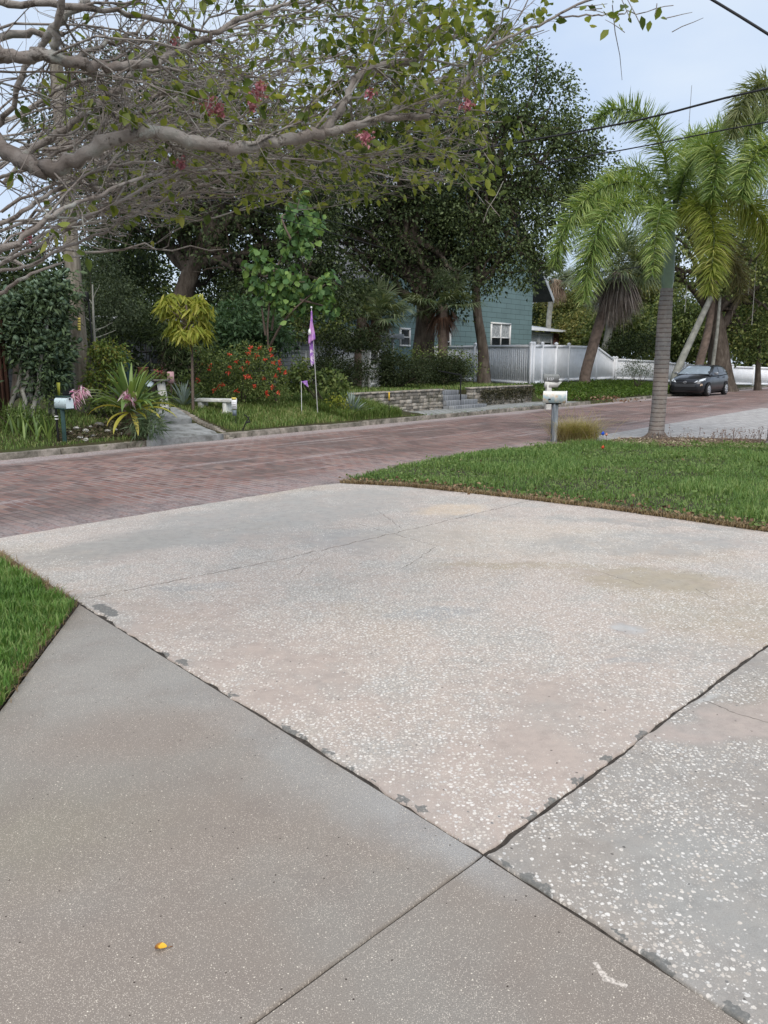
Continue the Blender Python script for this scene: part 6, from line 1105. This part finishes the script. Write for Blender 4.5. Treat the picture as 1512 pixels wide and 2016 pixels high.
# flags
fp = on(626, 19.8); Yf = fp[1]; t11 = thing('garden_flag_pole', 'tall leaning thin white pole flying two limp purple flags', 'flag', fp); tp_ = at(613, 606, Yf)
b = MB(); b.tube([fp - V3(0, 0, .1), (fp + tp_) / 2, tp_], [.012, .010, .008], 8, True); b.build('pole', plain('dull_white_pole', (.42, .42, .40), .6, .15, 6), t11); b = MB(); b.lathe([(0, -.02), (.022, -.01), (.026, .01), (.015, .03), (0, .035)], tp_, 10); b.build('finial', m_trim, t11)
m = MT('purple_cloth', .75, .2); m.col(m.mix(m.ss(m.noise(2.6, 3, .5), .45, .55), (.34, .17, .50), (.52, .28, .56))); m_pur = m.m
m = MT('mottled_purple_cloth', .75, .2); m.col(m.mix(m.ss(m.noise(9, 4, .6), .5, .58), (.32, .16, .48), (.70, .60, .72))); m_pur2 = m.m
def cloth(root, tl_, tr_, bl2, br2, mat, nm, amp=.03, k=20, w_=9, seed=1):
    r = np.random.default_rng(seed); u = np.linspace(0, 1, w_); v = np.linspace(0, 1, k); P_ = [[(tl_ * (1 - a) + tr_ * a) * (1 - c) + (bl2 * (1 - a) + br2 * a) * c + V3(amp * .4 * math.sin(a * 9 + c * 6), amp * math.sin(a * 13 + c * 3), 0) * (.3 + c) for a in u] for c in v]
    i = np.arange(k - 1)[:, None] * w_; j = np.arange(w_ - 1)[None]; b = MB(); b.add(np.array(P_), np.stack([i + j, i + j + 1, i + j + w_ + 1, i + j + w_], -1).reshape(-1, 4)); o = b.build(nm, mat, root); s = o.modifiers.new('s', 'SOLIDIFY'); s.thickness = .004; return o
A = lambda x, y, dy=0: at(x, y, Yf - .03 + dy)
f1c = cloth(t11, A(612, 612), A(614, 612), A(607, 678), A(620, 668), m_pur, 'purple_flag'); cloth(t11, A(607, 672, .06), A(618, 672, .06), A(613, 722, .06), A(618, 716, .06), m_pur2, 'mottled_flag', .04, seed=2)
b = MB(); c = A(609, 654, -.07); b.add([c + V3(-.03, 0, -.07), c + V3(.05, 0, -.04), c + V3(.02, 0, .09), c + V3(-.02, 0, .06)], [[0, 1, 2, 3]]); o = b.build('white_emblem', m_trim, f1c, False); s = o.modifiers.new('s', 'SOLIDIFY'); s.thickness = .003
p = on(594, 19.6); t12 = thing('garden_flag', 'small striped pennant on a short white stake left of the flagpole', 'flag', p); B = lambda x, y: at(x, y, 19.6); b = MB(); b.tube([p, B(593, 750)], .008, 6); b.build('stake', m_trim, t12); cloth(t12, B(593, 751), B(605, 749), B(601, 758), B(607, 763), m_pur2, 'pennant', .015, 8, 6)
for i, (x, y, cc, lab) in enumerate([(604, 777, (.62, .60, .56), 'small white stone by the foot of the flagpole'), (619, 770, (.62, .60, .56), 'tiny white ornament touching the base of the flagpole'), (610, 771, (.25, .03, .03), 'dark red ornament between two white stones at the flagpole'), (574, 780, (.40, .10, .04), 'orange-red pot at the right end of the flowering bush')]):
    c = lawnpt(x, y + 5) + V3(0, 0, .05); b = MB(); b.lathe([(0, -.05), (.03, -.045), (.042, -.01), (.025, .03), (.03, .045), (.0, .06)], c, 12); tag(b.build('garden_ornament', plain('orn_%d' % i, cc, .6, .3, 12)), lab, 'ornament')
# marker stake
p = G(766, 823, .1); t13 = thing('marker_stake', 'thin black marker stake with a yellow top at the left stone wall', 'stake', p); b = MB(); z1_ = at(766, 772, p[1])[2]; z2_ = at(766, 788, p[1])[2]; b.box(V3(p[0], p[1], (z2_ + p[2]) / 2), (.02, .02, z2_ - p[2])); b.build('stake', m_black, t13, False); b = MB(); b.box(V3(p[0], p[1], (z2_ + z1_) / 2), (.032, .03, z1_ - z2_)); b.build('yellow_top', plain('marker_yellow', (.70, .45, .04), .5, .05), t13, False)
for x, y, cc, nm, lab in ((1187, 858, (.02, .10, .65), 'blue', 'little blue survey flag on wire beside the palm bed'), (1194, 860, (.65, .30, .20), 'salmon', 'small faded salmon survey flag just right of the blue one'), (1187, 885, (.60, .08, .03), 'red', 'small orange-red survey flag in the lawn below the blue one')):
    g = G(x, y + 14); c = at(x, y - 4, g[1]); t_ = thing('survey_flag', lab, 'marker flag', g, 0, 'survey flags in the lawn'); b = MB(); b.tube([g, c + V3(0, 0, .03)], .0025, 5); b.build('wire', m_black, t_)
    b = MB(); s = .045 if nm == 'blue' else .035; V = [c + V3(-s, 0, 0), c + V3(s * .2, .01, -s), c + V3(s * .7, -.01, .2 * s), c + V3(s * .1, 0, s * 1.2)]; b.add(V, [[0, 1, 2, 3]]); o = b.build('flag', plain('survey_' + nm, cc, .6, .1), t_, False); sd = o.modifiers.new('s', 'SOLIDIFY'); sd.thickness = .002
# fallen leaf on the sidewalk
c = G(317, 1870); b = MB(); r = np.random.default_rng(9); th = np.linspace(0, 2 * math.pi, 18, endpoint=False); rr = .5 * (1 + .05 * np.cos(3 * th)); V = [c + V3(.017 * math.cos(a) , .012 * math.sin(a) * (1 - .25 * math.cos(a)), .004 + .010 * math.sin(a) ** 2 + .006 * math.cos(a) ** 2) for a in th] + [c + V3(0, 0, .004)]
b.add(V, [[i, (i + 1) % 18, 18] for i in range(18)]); b.tube([c + V3(.02, 0, .008), c + V3(.03, .009, .004)], .0012, 5); m = MT('yellow_leaf', .5, .4); m.col(m.ramp(m.ell(c + V3(.006, .004, 0), .016, .010, 0, .5, m.wob(.012, 60)), (0., (.18, .07, .02)), (.55, (.35, .16, .02)), (.8, (.75, .42, .03)))); o = b.build('fallen_leaf', m.m); tag(o, 'single curled yellow leaf lying on the smooth sidewalk', 'leaf'); o.rotation_euler = (0, 0, 0)
# ================================================================ PARKED CAR
WR_ = G(1385, 781.5); WRr = G(1431, 777); hd_ = nrm((WR_ - WRr) * V3(1, 1, 0)); hd_ = nrm(hd_ * .4 - U * .6); lf_ = V3(-hd_[1], hd_[0], 0); CS = .985
ctr = (WR_ + WRr) / 2 * V3(1, 1, 0) - lf_ * .80 * CS; ctr = ctr + V3(0, 0, .0); rzc = math.atan2(hd_[1], hd_[0])
car = thing('parked_car', 'dark metallic grey five-door hatchback parked along the far kerb facing left', 'car', ctr, rzc)
mp_car = MT('dark_grey_paint', .28, .5, .3); mp_car.col((.020, .021, .026)); mp_car.set('Coat Weight', .35); mp_car.set('Coat Roughness', .05); mp_car = mp_car.m
m_blk = plain('black_trim', (.012, .012, .013), .5, .1, 20); m_tyre = plain('tyre_rubber', (.018, .018, .018), .85, .1, 20); m_rim = plain('silver_rim', (.45, .46, .48), .3, .05, 5, .5, .7)
mg2 = MT('windscreen_sky_tint', .04, .9); mg2.col((.30, .36, .42)); mg2.set('Coat Weight', 1.); mg2 = mg2.m; mg3 = MT('side_glass', .05, .8); mg3.col((.012, .013, .015)); mg3 = mg3.m  # windscreen: pale blue base colour imitates sky reflected in the glass
m_lamp = MT('headlamp_lens', .12, .8); m_lamp.col((.62, .66, .70)); m_lamp = m_lamp.m; m_amb = plain('amber_lens', (.5, .38, .28), .3, .1, 9)
def CB(name, mat, parent, mb, smooth=True): mb.local = True; return mb.build(name, mat, parent, smooth)
# body stations: x, z bottom, z top, half width
stn = [(2.02, .30, .58, .50), (1.98, .24, .68, .64), (1.88, .20, .76, .73), (1.7, .18, .83, .79), (1.45, .18, .90, .825), (1.15, .19, .97, .84), (.8, .19, 1.0, .845), (.3, .19, .99, .845), (-.3, .19, 1.0, .845), (-.9, .19, 1.03, .845), (-1.3, .20, 1.06, .84), (-1.65, .22, 1.08, .81), (-1.86, .26, 1.06, .76), (-1.96, .34, .98, .68), (-2.0, .42, .88, .60)]
def sect(x, zb, zt, w):
    h = zt - zb; return [(x, 0, zb), (x, w * .85, zb), (x, w * .965, zb + .06), (x, w, zb + .30 * h), (x, w * .985, zb + .52 * h), (x, w * .99, zb + .68 * h), (x, w * .95, zb + .88 * h), (x, w * .84, zb + .97 * h), (x, w * .5, zt + .02), (x, 0, zt + .035)]
b = MB(); k = 10; V = np.array([sect(*s) for s in stn]); ns = len(stn); i = np.arange(ns - 1)[:, None] * k; j = np.arange(k - 1)[None]; F_ = np.stack([i + j, i + k + j, i + k + j + 1, i + j + 1], -1).reshape(-1, 4)
b.add(V.reshape(-1, 3), F_); b.add((V * V3(1, -1, 1)).reshape(-1, 3), F_[:, ::-1]); cap = [list(range(k))]
for s_ in (1, -1): b.add(V[0] * V3(1, s_, 1), [list(range(k))][:: 1]); b.add(V[-1] * V3(1, s_, 1), [list(range(k))])
body = CB('body', mp_car, car, b)
gst = [(1.02, .99, 1.0, .78, .72), (.75, 1.0, 1.13, .80, .69), (.45, 1.0, 1.27, .81, .67), (.15, 1.0, 1.385, .81, .64), (-.15, 1.0, 1.435, .81, .635), (-.6, 1.01, 1.445, .81, .63), (-1.1, 1.04, 1.42, .80, .61), (-1.45, 1.06, 1.37, .78, .58), (-1.72, 1.08, 1.22, .75, .56), (-1.9, 1.04, 1.06, .70, .56)]
def gsect(x, zb, zt, wb, wt): return [(x, wb, zb - .04), (x, wb * .6 + wt * .4, zb + (zt - zb) * .45), (x, wt + .03, zb + (zt - zb) * .86), (x, wt - .06, zb + (zt - zb) * .98), (x, wt * .5, zt + .01), (x, 0, zt + .018)]
b = MB(); k = 6; V = np.array([gsect(*s) for s in gst]); i = np.arange(len(gst) - 1)[:, None] * k; j = np.arange(k - 1)[None]; F_ = np.stack([i + j, i + k + j, i + k + j + 1, i + j + 1], -1).reshape(-1, 4); b.add(V.reshape(-1, 3), F_); b.add((V * V3(1, -1, 1)).reshape(-1, 3), F_[:, ::-1]); gh = CB('cabin', mp_car, car, b)
tv = []; tf = []
for o_ in (body, gh):
    n0 = len(tv); tv += [v.co.copy() for v in o_.data.vertices]; tf += [[n0 + q for q in p.vertices] for p in o_.data.polygons]
bvh = BVHTree.FromPolygons(tv, tf)
def panel(name, mat, quad_, axis, off_=.008, parent=car, nu=12, nv=7):
    """quad corners in the plane seen along axis ('x' front: (y,z); 'y' side: (x,z)) laid on the body"""
    q = np.array(quad_, float); b = MB(); P_ = []
    for v in np.linspace(0, 1, nv):
        for u in np.linspace(0, 1, nu):
            p = (q[0] * (1 - u) + q[1] * u) * (1 - v) + (q[3] * (1 - u) + q[2] * u) * v
            o_, d = ((3, p[0], p[1]), (-1, 0, 0)) if axis == 'x' else ((p[0], 3, p[1]), (0, -1, 0)) if axis == 'y' else ((p[0], -3, p[1]), (0, 1, 0))
            h = bvh.ray_cast(Vector(o_), Vector(d)); hit = h[0] if h[0] is not None else Vector(o_) + Vector(d) * 2.2
            P_.append(np.array(hit) - np.array(d) * off_)
    i = np.arange(nv - 1)[:, None] * nu; j = np.arange(nu - 1)[None]; b.add(np.array(P_), np.stack([i + j, i + j + 1, i + j + nu + 1, i + j + nu], -1).reshape(-1, 4)); return CB(name, mat, parent, b)
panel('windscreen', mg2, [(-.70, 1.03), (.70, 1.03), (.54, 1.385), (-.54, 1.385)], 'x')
for sgn, ax in ((1, 'y'), (-1, '-y')):
    panel('side_window', mg3, [(.66, 1.05), (-.18, 1.06), (-.18, 1.36), (.24, 1.34)], ax); panel('side_window', mg3, [(-.24, 1.06), (-.98, 1.09), (-1.05, 1.34), (-.24, 1.36)], ax); panel('quarter_window', mg3, [(-1.04, 1.11), (-1.45, 1.16), (-1.36, 1.25), (-1.1, 1.33)], ax, nu=5, nv=4)
    panel('side_sill', m_blk, [(1.05, .22), (-1.05, .22), (-1.05, .30), (1.05, .30)], ax, .01)
    for x_ in (.70, -.22, -1.0): panel('door_gap', m_blk, [(x_ + .006, .32), (x_ - .006, .32), (x_ - .006, .99), (x_ + .006, .99)], ax, .004, nu=2, nv=8)
    for x_ in (-.12, -.92): b = MB(); b.box((x_, sgn * .835, .88), (.17, .03, .03)); CB('door_handle', mp_car, car, b)
    b = MB(); b.box((.62, sgn * .93, 1.06), (.12, .18, .12)); mo = CB('wing_mirror', m_rim, car, b, False); bv = mo.modifiers.new('b', 'BEVEL'); bv.width = .03; bv.segments = 3
    hl = panel('headlight', m_lamp, [(sgn * .40, .655), (sgn * .775, .74), (sgn * .745, .86), (sgn * .50, .74)], 'x', .012, nu=10, nv=5)
    panel('reflector', m_blk, [(sgn * .52, .70), (sgn * .60, .72), (sgn * .60, .78), (sgn * .54, .75)], 'x', .018, hl, 3, 3)
    panel('fog_light_surround', m_blk, [(sgn * .44, .30), (sgn * .74, .34), (sgn * .72, .52), (sgn * .58, .44)], 'x', .01, nu=6, nv=4); panel('fog_light', m_amb, [(sgn * .66, .50), (sgn * .745, .52), (sgn * .74, .60), (sgn * .69, .60)], 'x', .014, nu=3, nv=3)
    for x_ in (1.27, -1.28):
        b = MB(); an = np.linspace(-.25, math.pi + .25, 18); V = [(x_, sgn * .80, .31)] + [(x_ + .365 * math.cos(a), sgn * .852, .31 + .365 * math.sin(a)) for a in an]; b.add(V, [[0, q, q + 1] for q in range(1, 18)]); CB('wheel_arch', m_blk, car, b, False)
        from mathutils import Euler
        b = MB(); rot = Euler((math.pi / 2, 0, 0)); w0 = .10; b.lathe([(.19, -w0), (.27, -w0), (.302, -w0 * .7), (.306, 0), (.302, w0 * .7), (.27, w0), (.19, w0)], (x_, sgn * .775, .306), 32, rot); ty = CB('wheel', m_tyre, car, b)
        b = MB(); b.lathe([(0, -.02), (.05, -.02), (.05, -.05), (.18, -.06), (.205, -.09), (.205, .06)], (x_, sgn * .775, .306), 24, Euler((math.pi / 2 * sgn, 0, 0))); CB('brake_disc', m_blk, ty, b)
        b = MB()
        for q in range(8): a = q * math.pi / 4 + .2; b.box((x_ + .105 * math.cos(a), sgn * .878, .306 + .105 * math.sin(a)), (.20, .018, .055), 0, Euler((0, -a, 0)))
        an = np.linspace(0, 2 * math.pi, 25); b.tube([(x_ + .195 * math.cos(a), sgn * .872, .306 + .195 * math.sin(a)) for a in an], .014, 6); b.box((x_, sgn * .885, .306), (.08, .02, .08)); CB('rim', m_rim, ty, b, False)
panel('upper_grille', m_blk, [(-.46, .60), (.46, .60), (.34, .655), (-.34, .655)], 'x', .01); panel('bumper_panel', plain('matte_grey', (.05, .053, .058), .5, .1, 20), [(-.46, .46), (.46, .46), (.50, .60), (-.50, .60)], 'x', .006)
panel('lower_grille', m_blk, [(-.44, .31), (.44, .31), (.60, .46), (-.60, .46)], 'x', .012); panel('chin', m_rim if False else mp_car, [(-.62, .26), (.62, .26), (.60, .29), (-.60, .29)], 'x', .02)
b = MB()
for rx, rz_, zo in ((.075, .05, 0), (.03, .048, 0), (.055, .018, .022)): an = np.linspace(0, 2 * math.pi, 21); b.tube([(2.035, rx * math.cos(a), .665 + zo + rz_ * math.sin(a)) for a in an], .007, 5)
CB('badge', m_rim, car, b)
for s_ in (-.35, .25): b = MB(); b.tube([(.98, s_, 1.035), (.90, s_ + .2, 1.06), (.86, s_ + .42, 1.07)], .008, 5); CB('wiper', m_blk, car, b)
b = MB(); b.box((0, 0, .17), (3.6, 1.3, .1)); CB('underbody', m_blk, car, b, False)

# ================================================================ CRAPE MYRTLE overhead
rng = np.random.default_rng(301)
m = MT('myrtle_bark', .85, .2); q = m.noise(5, 5, .6); c_ = m.ramp(q, (.32, (.153, .123, .105)), (.48, (.261, .227, .204)), (.6, (.334, .306, .280)), (.75, (.235, .244, .212)))
c_ = m.mix(m.ss(m.noise(17, 6, .8), .52, .60, 0, .8), c_, (.07, .055, .045)); c_ = m.mix(m.ss(m.noise(9, 4, .6, m.mapv((4, 4, 4))), .58, .68, 0, .6), c_, (.40, .42, .38)); m.col(c_).bump(m.noise(38, 6, .75), .9, .012); m_myr = m.m
L_myr = leafmat('myrtle_leaf', [(.040, .063, .013), (.088, .126, .023), (.150, .194, .033), (.220, .262, .048), (.290, .301, .076)], .45, 2.5, .45, .35)
tb = V3(-2.75, 3.6, -.02); myr = thing('crape_myrtle', 'crape myrtle with bare twisting grey limbs and thin leaves arching in from the left', 'tree', tb)
fork = V3(-2.55, 3.7, 1.35); b = MB(); b.tube(bez([tb - V3(0, 0, .1), tb + V3(.05, 0, .6), fork], 12), np.linspace(.13, .10, 12), 12); b.build('trunk', m_myr, myr)
def L3(*l, Y=3.4): return [at(q[0], q[1], q[2] if len(q) > 2 else Y) for q in l]
M1 = L3((-400, 330, 3.6), (-60, 265, 3.4), (0, 292, 3.35), (60, 325, 3.3), (95, 334, 3.3), (150, 316, 3.3), (200, 285, 3.3), (250, 268, 3.3), (310, 262, 3.35), (370, 275, 3.4), (430, 288, 3.45), (490, 288, 3.5), (545, 278, 3.5), (600, 268, 3.55), (640, 260, 3.6))
limbs = [([fork] + M1, [.05, .045, .043, .043, .041, .040, .038, .037, .036, .034, .033, .032, .031, .030, .030, .028]),
 (L3((636, 264, 3.6), (660, 228, 3.6), (682, 190, 3.6), (705, 155, 3.65), (735, 134, 3.65), (780, 125, 3.7), (818, 118, 3.7), (840, 95, 3.7), (862, 60, 3.7), (890, 10, 3.7), (905, -40, 3.7)), [.026, .024, .022, .021, .021, .021, .018, .010, .008, .006, .005]),
 (L3((638, 262, 3.6), (690, 252, 3.6), (740, 238, 3.65), (790, 230, 3.7), (830, 226, 3.75), (865, 208, 3.8), (900, 182, 3.8), (925, 140, 3.8), (945, 108, 3.8), (1000, 76, 3.8), (1060, 50, 3.8), (1117, 18, 3.8), (1173, -6, 3.8)), [.022, .021, .020, .019, .017, .014, .011, .009, .009, .008, .0075, .007, .006]),
 (L3((920, 165, 3.8), (940, 120, 3.75), (975, 60, 3.7), (1010, -10, 3.6)), [.006, .005, .005, .004]),
 (L3((1095, 33, 3.8), (1165, 29, 3.85), (1210, 31, 3.9), (1258, 22, 3.9), (1325, 8, 3.9)), [.004, .004, .003, .003, .002]),
 (L3((765, 232, 3.7), (790, 205, 3.8), (815, 178, 3.9), (850, 168, 4), (880, 150, 4.1)), [.015, .013, .011, .009, .006]),
 (L3((-400, 200, 3.2), (-40, 108, 3.0), (0, 110, 3.0), (50, 113, 3.0), (95, 110, 3.0), (140, 120, 3.0), (180, 130, 3.05), (220, 132, 3.1), (270, 127, 3.15), (312, 126, 3.2)), [.035, .028, .027, .026, .026, .024, .021, .019, .018, .015]),
 (L3((112, 118, 3.0), (108, 90, 2.98), (112, 50, 2.95), (120, 0, 2.9), (125, -50, 2.9)), [.017, .017, .015, .014, .013]),
 (L3((305, 128, 3.2), (330, 112, 3.25), (370, 93, 3.3), (410, 75, 3.35), (450, 50, 3.4), (500, 27, 3.5), (570, 12, 3.6), (650, -20, 3.7)), [.013, .013, .013, .012, .011, .010, .008, .006]),
 (L3((140, 130, 3.1), (170, 100, 3.3), (240, 75, 3.4), (290, 42, 3.5), (300, 38, 3.5)), [.012, .011, .010, .007, .004]),
 (L3((-60, 60, 3.3), (0, 68, 3.3), (70, 68, 3.3), (120, 70, 3.3)), [.018, .017, .016, .012]),
 (L3((-40, 5, 3.1), (40, 8, 3.1), (160, 10, 3.1), (250, 25, 3.2), (340, 45, 3.3), (430, 70, 3.5)), [.016, .015, .013, .011, .009, .006]),
 (L3((170, 0, 3.2), (130, 30, 3.2), (95, 70, 3.2), (60, 115, 3.25), (30, 190, 3.3), (0, 240, 3.35), (-30, 290, 3.4)), [.016, .017, .015, .013, .013, .012, .011]),
 (L3((260, 150, 3.6), (235, 175, 3.6), (215, 190, 3.6), (165, 225, 3.5), (130, 250, 3.5), (90, 280, 3.45), (40, 310, 3.4)), [.018, .020, .018, .018, .018, .018, .015]),
 (L3((-20, 250, 3.9), (40, 225, 3.9), (110, 180, 3.9), (200, 150, 3.9), (300, 135, 4), (420, 140, 4.1), (520, 155, 4.2)), [.012, .012, .011, .010, .009, .007, .005]),
 (L3((-60, 470, 3.2), (0, 440, 3.2), (60, 405, 3.25), (100, 380, 3.3), (170, 345, 3.4), (260, 318, 3.5), (340, 330, 3.6), (450, 345, 3.7), (560, 330, 3.9)), [.02, .018, .015, .013, .012, .011, .010, .008, .006]),
 (L3((-60, 520, 3.0), (30, 482, 3.0), (85, 440, 3.05), (130, 410, 3.1), (180, 392, 3.2), (260, 355, 3.3), (330, 338, 3.5), (420, 328, 3.6)), [.022, .020, .018, .016, .014, .012, .010, .007]),
 (L3((-60, 540, 3.4), (50, 500, 3.4), (140, 445, 3.4), (230, 400, 3.5), (330, 350, 3.6), (420, 335, 3.8), (520, 345, 3.9), (640, 370, 4)), [.016, .015, .014, .012, .010, .009, .008, .006]),
 (L3((-60, 545, 3.7), (60, 520, 3.7), (150, 480, 3.7), (200, 460, 3.7), (290, 410, 3.7), (380, 378, 3.8), (520, 385, 3.9), (600, 365, 4.), (700, 320, 4.1)), [.014, .013, .012, .011, .010, .009, .008, .006, .004]),
 (L3((-60, 600, 3.3), (0, 580, 3.3), (50, 545, 3.3), (110, 520, 3.4), (160, 500, 3.5)), [.018, .016, .012, .009, .006]),
 (L3((-40, 370, 3.6), (20, 345, 3.6), (60, 330, 3.6), (120, 300, 3.6), (220, 240, 3.7), (330, 215, 3.8), (420, 235, 3.9), (560, 245, 4)), [.014, .013, .013, .012, .011, .009, .008, .005]),
 (L3((0, 420, 3.8), (90, 370, 3.8), (200, 325, 3.8), (300, 290, 3.85), (450, 300, 3.9), (600, 315, 4), (740, 300, 4.1), (860, 270, 4.2), (950, 290, 4.2)), [.012, .012, .011, .010, .009, .008, .007, .005, .004]),
 (L3((20, 500, 3.9), (150, 430, 3.9), (280, 385, 4), (400, 350, 4.), (520, 310, 4.1), (640, 320, 4.2), (780, 335, 4.3), (880, 350, 4.3)), [.012, .011, .010, .009, .008, .007, .005, .003])]
lp_ = []
for li_, (pts, rr) in enumerate(limbs):
    if li_ >= 15: rr = [q * .66 for q in rr]
    k = max(12, len(pts) * 4); c = bez(pts, k); r_ = np.interp(np.linspace(0, 1, len(c)), np.linspace(0, 1, len(rr)), rr) * (1 + .075 * rng.normal(size=len(c))) * (.78 if li_ < 3 else .84)
    nn = rng.normal(size=c.shape) * .0055; c = c + nn; b = MB(); b.tube(c, r_, 10); b.build('limb', m_myr, myr); lp_.append((c, r_))
# extra fine branches sweeping from the left, all running along the canopy
def topix(p): d = p - V3(0, 0, EYE); f = d[1] * CP - d[2] * SP; u_ = d[1] * SP + d[2] * CP; return 756 + F * d[0] / f, 1008 - F * u_ / f
def lowedge(x): return np.interp(x, [-100, 0, 150, 300, 480, 700, 900, 970, 1010, 1120], [620, 590, 520, 460, 415, 400, 395, 370, 130, 60])
tw = MB(); Pp = []; D = []; nb = 0
def twig(p, d, Ln, r, lvl, leafy):
    global nb
    k = 7 if lvl == 0 else 5; d = nrm(d); st = Ln / (k - 1); pts = [p]; dd_ = d
    for i in range(k - 1): dd_ = nrm(dd_ + rng.normal(size=3) * .2 + V3(.02, 0, .015)); pts.append(pts[-1] + dd_ * st)
    pts = np.array(pts); e = topix(pts[-1])
    if e[1] > lowedge(e[0]) or e[0] > 1110: return
    tw.tube(pts, np.linspace(r, r * .4, k), 5 if lvl == 0 else 4); nb += 1
    if lvl < 2:
        for i in range(1, k):
            for _ in range(2 if lvl == 0 else 1):
                if rng.random() < .62: s = rng.normal(size=3) * V3(.6, .8, .5) + V3(0, .25, 0); twig(pts[i], dd_ + s * .9, Ln * rng.uniform(.3, .6), r * .5, lvl + 1, leafy)
    x, y = topix(pts[-1]); pr = np.interp(x, [0, 300, 480, 800, 1000], [.05, .15, .32, .46, .36]) * (.75 if y > 330 and x < 400 else 1)
    if lvl >= 1 and rng.random() < pr:
        n = rng.integers(2, 5); i_ = rng.integers(max(0, k - 4), k, n); Pp.append(pts[i_] + rng.normal(size=(n, 3)) * .005); D.append(nrm(dd_ * .5 + rng.normal(size=(n, 3)) * V3(.8, .8, .6) + V3(0, 0, -.45)))
for c, r_ in lp_:
    seg = np.linalg.norm(np.diff(c, axis=0), axis=1).sum(); n = int(seg / .19)
    for q in range(n):
        i = rng.integers(2, len(c)); T = nrm(c[i] - c[i - 1]); twig(c[i], T * 1.0 + rng.normal(size=3) * V3(.35, .7, .5) + V3(.1, .9, .05), rng.uniform(.3, .8), min(r_[i] * .5, .0055), 0, 1)
for q in range(60):                                   # long thin parallel shoots
    x0 = rng.uniform(-80, 330); y0 = np.interp(x0, [-80, 330], [560, 380]) - rng.uniform(0, 300); Y = rng.uniform(3.9, 6.2); x1 = x0 + rng.uniform(250, 560); y1 = y0 - rng.uniform(20, 170)
    if y1 < -60: y1 = -60
    c = wig(rng, at(x0, y0, Y), at(x1, y1, Y + rng.uniform(-.3, .6)), 14, .075, -.05); r_ = np.linspace(rng.uniform(.005, .011), .0025, 14); tw.tube(c, r_, 5)
    for i in range(2, 14): twig(c[i], nrm(c[i] - c[i - 1]) + rng.normal(size=3) * V3(.3, .6, .45), rng.uniform(.2, .5), .0034, 1, 1)
for q in range(60):                                   # leafy right-hand side of the canopy
    x0 = rng.uniform(420, 860); y0 = rng.uniform(20, 345); Y = rng.uniform(3.6, 6.0); c = wig(rng, at(x0, y0, Y), at(x0 + rng.uniform(60, 200), y0 + rng.uniform(-60, 40), Y + rng.uniform(-.3, .3)), 8, .06); tw.tube(c, np.linspace(.004, .0015, 8), 4)
    for i in range(1, 8): twig(c[i], nrm(c[i] - c[i - 1]) + rng.normal(size=3) * V3(.4, .7, .5), rng.uniform(.1, .28), .002, 1, 1)
for px_, py_, n_ in ((840, 75, 30), (890, 30, 36), (850, 40, 26), (780, 60, 20), (700, 110, 26), (920, 95, 22), (760, 15, 22), (640, 90, 22), (960, 190, 16), (985, 260, 16), (930, 240, 18), (960, 350, 9), (1240, 18, 12), (1180, 8, 9), (1210, 30, 6), (975, 310, 8), (1290, 4, 5)):
    c = at(px_, py_, 3.6); p = c + rng.normal(size=(n_, 3)) * V3(.055, .15, .045); Pp.append(p); D.append(rng.normal(size=(n_, 3)) * V3(.8, .8, .5) + V3(0, 0, -.6))
    for q in range(3): tw.tube(wig(rng, c + rng.normal(size=3) * .06, c + rng.normal(size=3) * .10, 4, .05), [.002, .002, .0015, .001], 4)
o = tw.build('twigs', m_myr, myr); o['kind'] = 'stuff'
b = MB(); Pp = np.vstack(Pp); D = np.vstack(D); leaves(b, Pp, D, (.028, .055), (.5, .68), rng, .18, .12, 2); b.build('foliage', L_myr, myr, False)
print('MYRTLE', nb, len(Pp))
m_pk = leafmat('pink_petal', [(.26, .08, .11), (.42, .15, .20), (.55, .28, .32)], .3, 20)
for x, y, s in ((412, 205, 1.3), (432, 215, .8), (505, 185, 1.2), (495, 205, .8), (718, 272, 1.), (920, 208, .8), (728, 187, .6), (358, 322, .6), (55, 467, .6), (342, 78, .5), (515, 172, .7), (1, 0, 0)):
    if not s: continue
    c = at(x, y, 3.5); b = MB(); n = int(60 * s); p = c + rng.normal(size=(n, 3)) * .015 * s; leaves(b, p, rng.normal(size=(n, 3)), (.010, .022), (.6, .9), rng, .4); b.tube([c + V3(0, 0, .03), c, c - V3(.01, 0, .03)], .0015, 4); b.build('blossom', m_pk, myr, False)
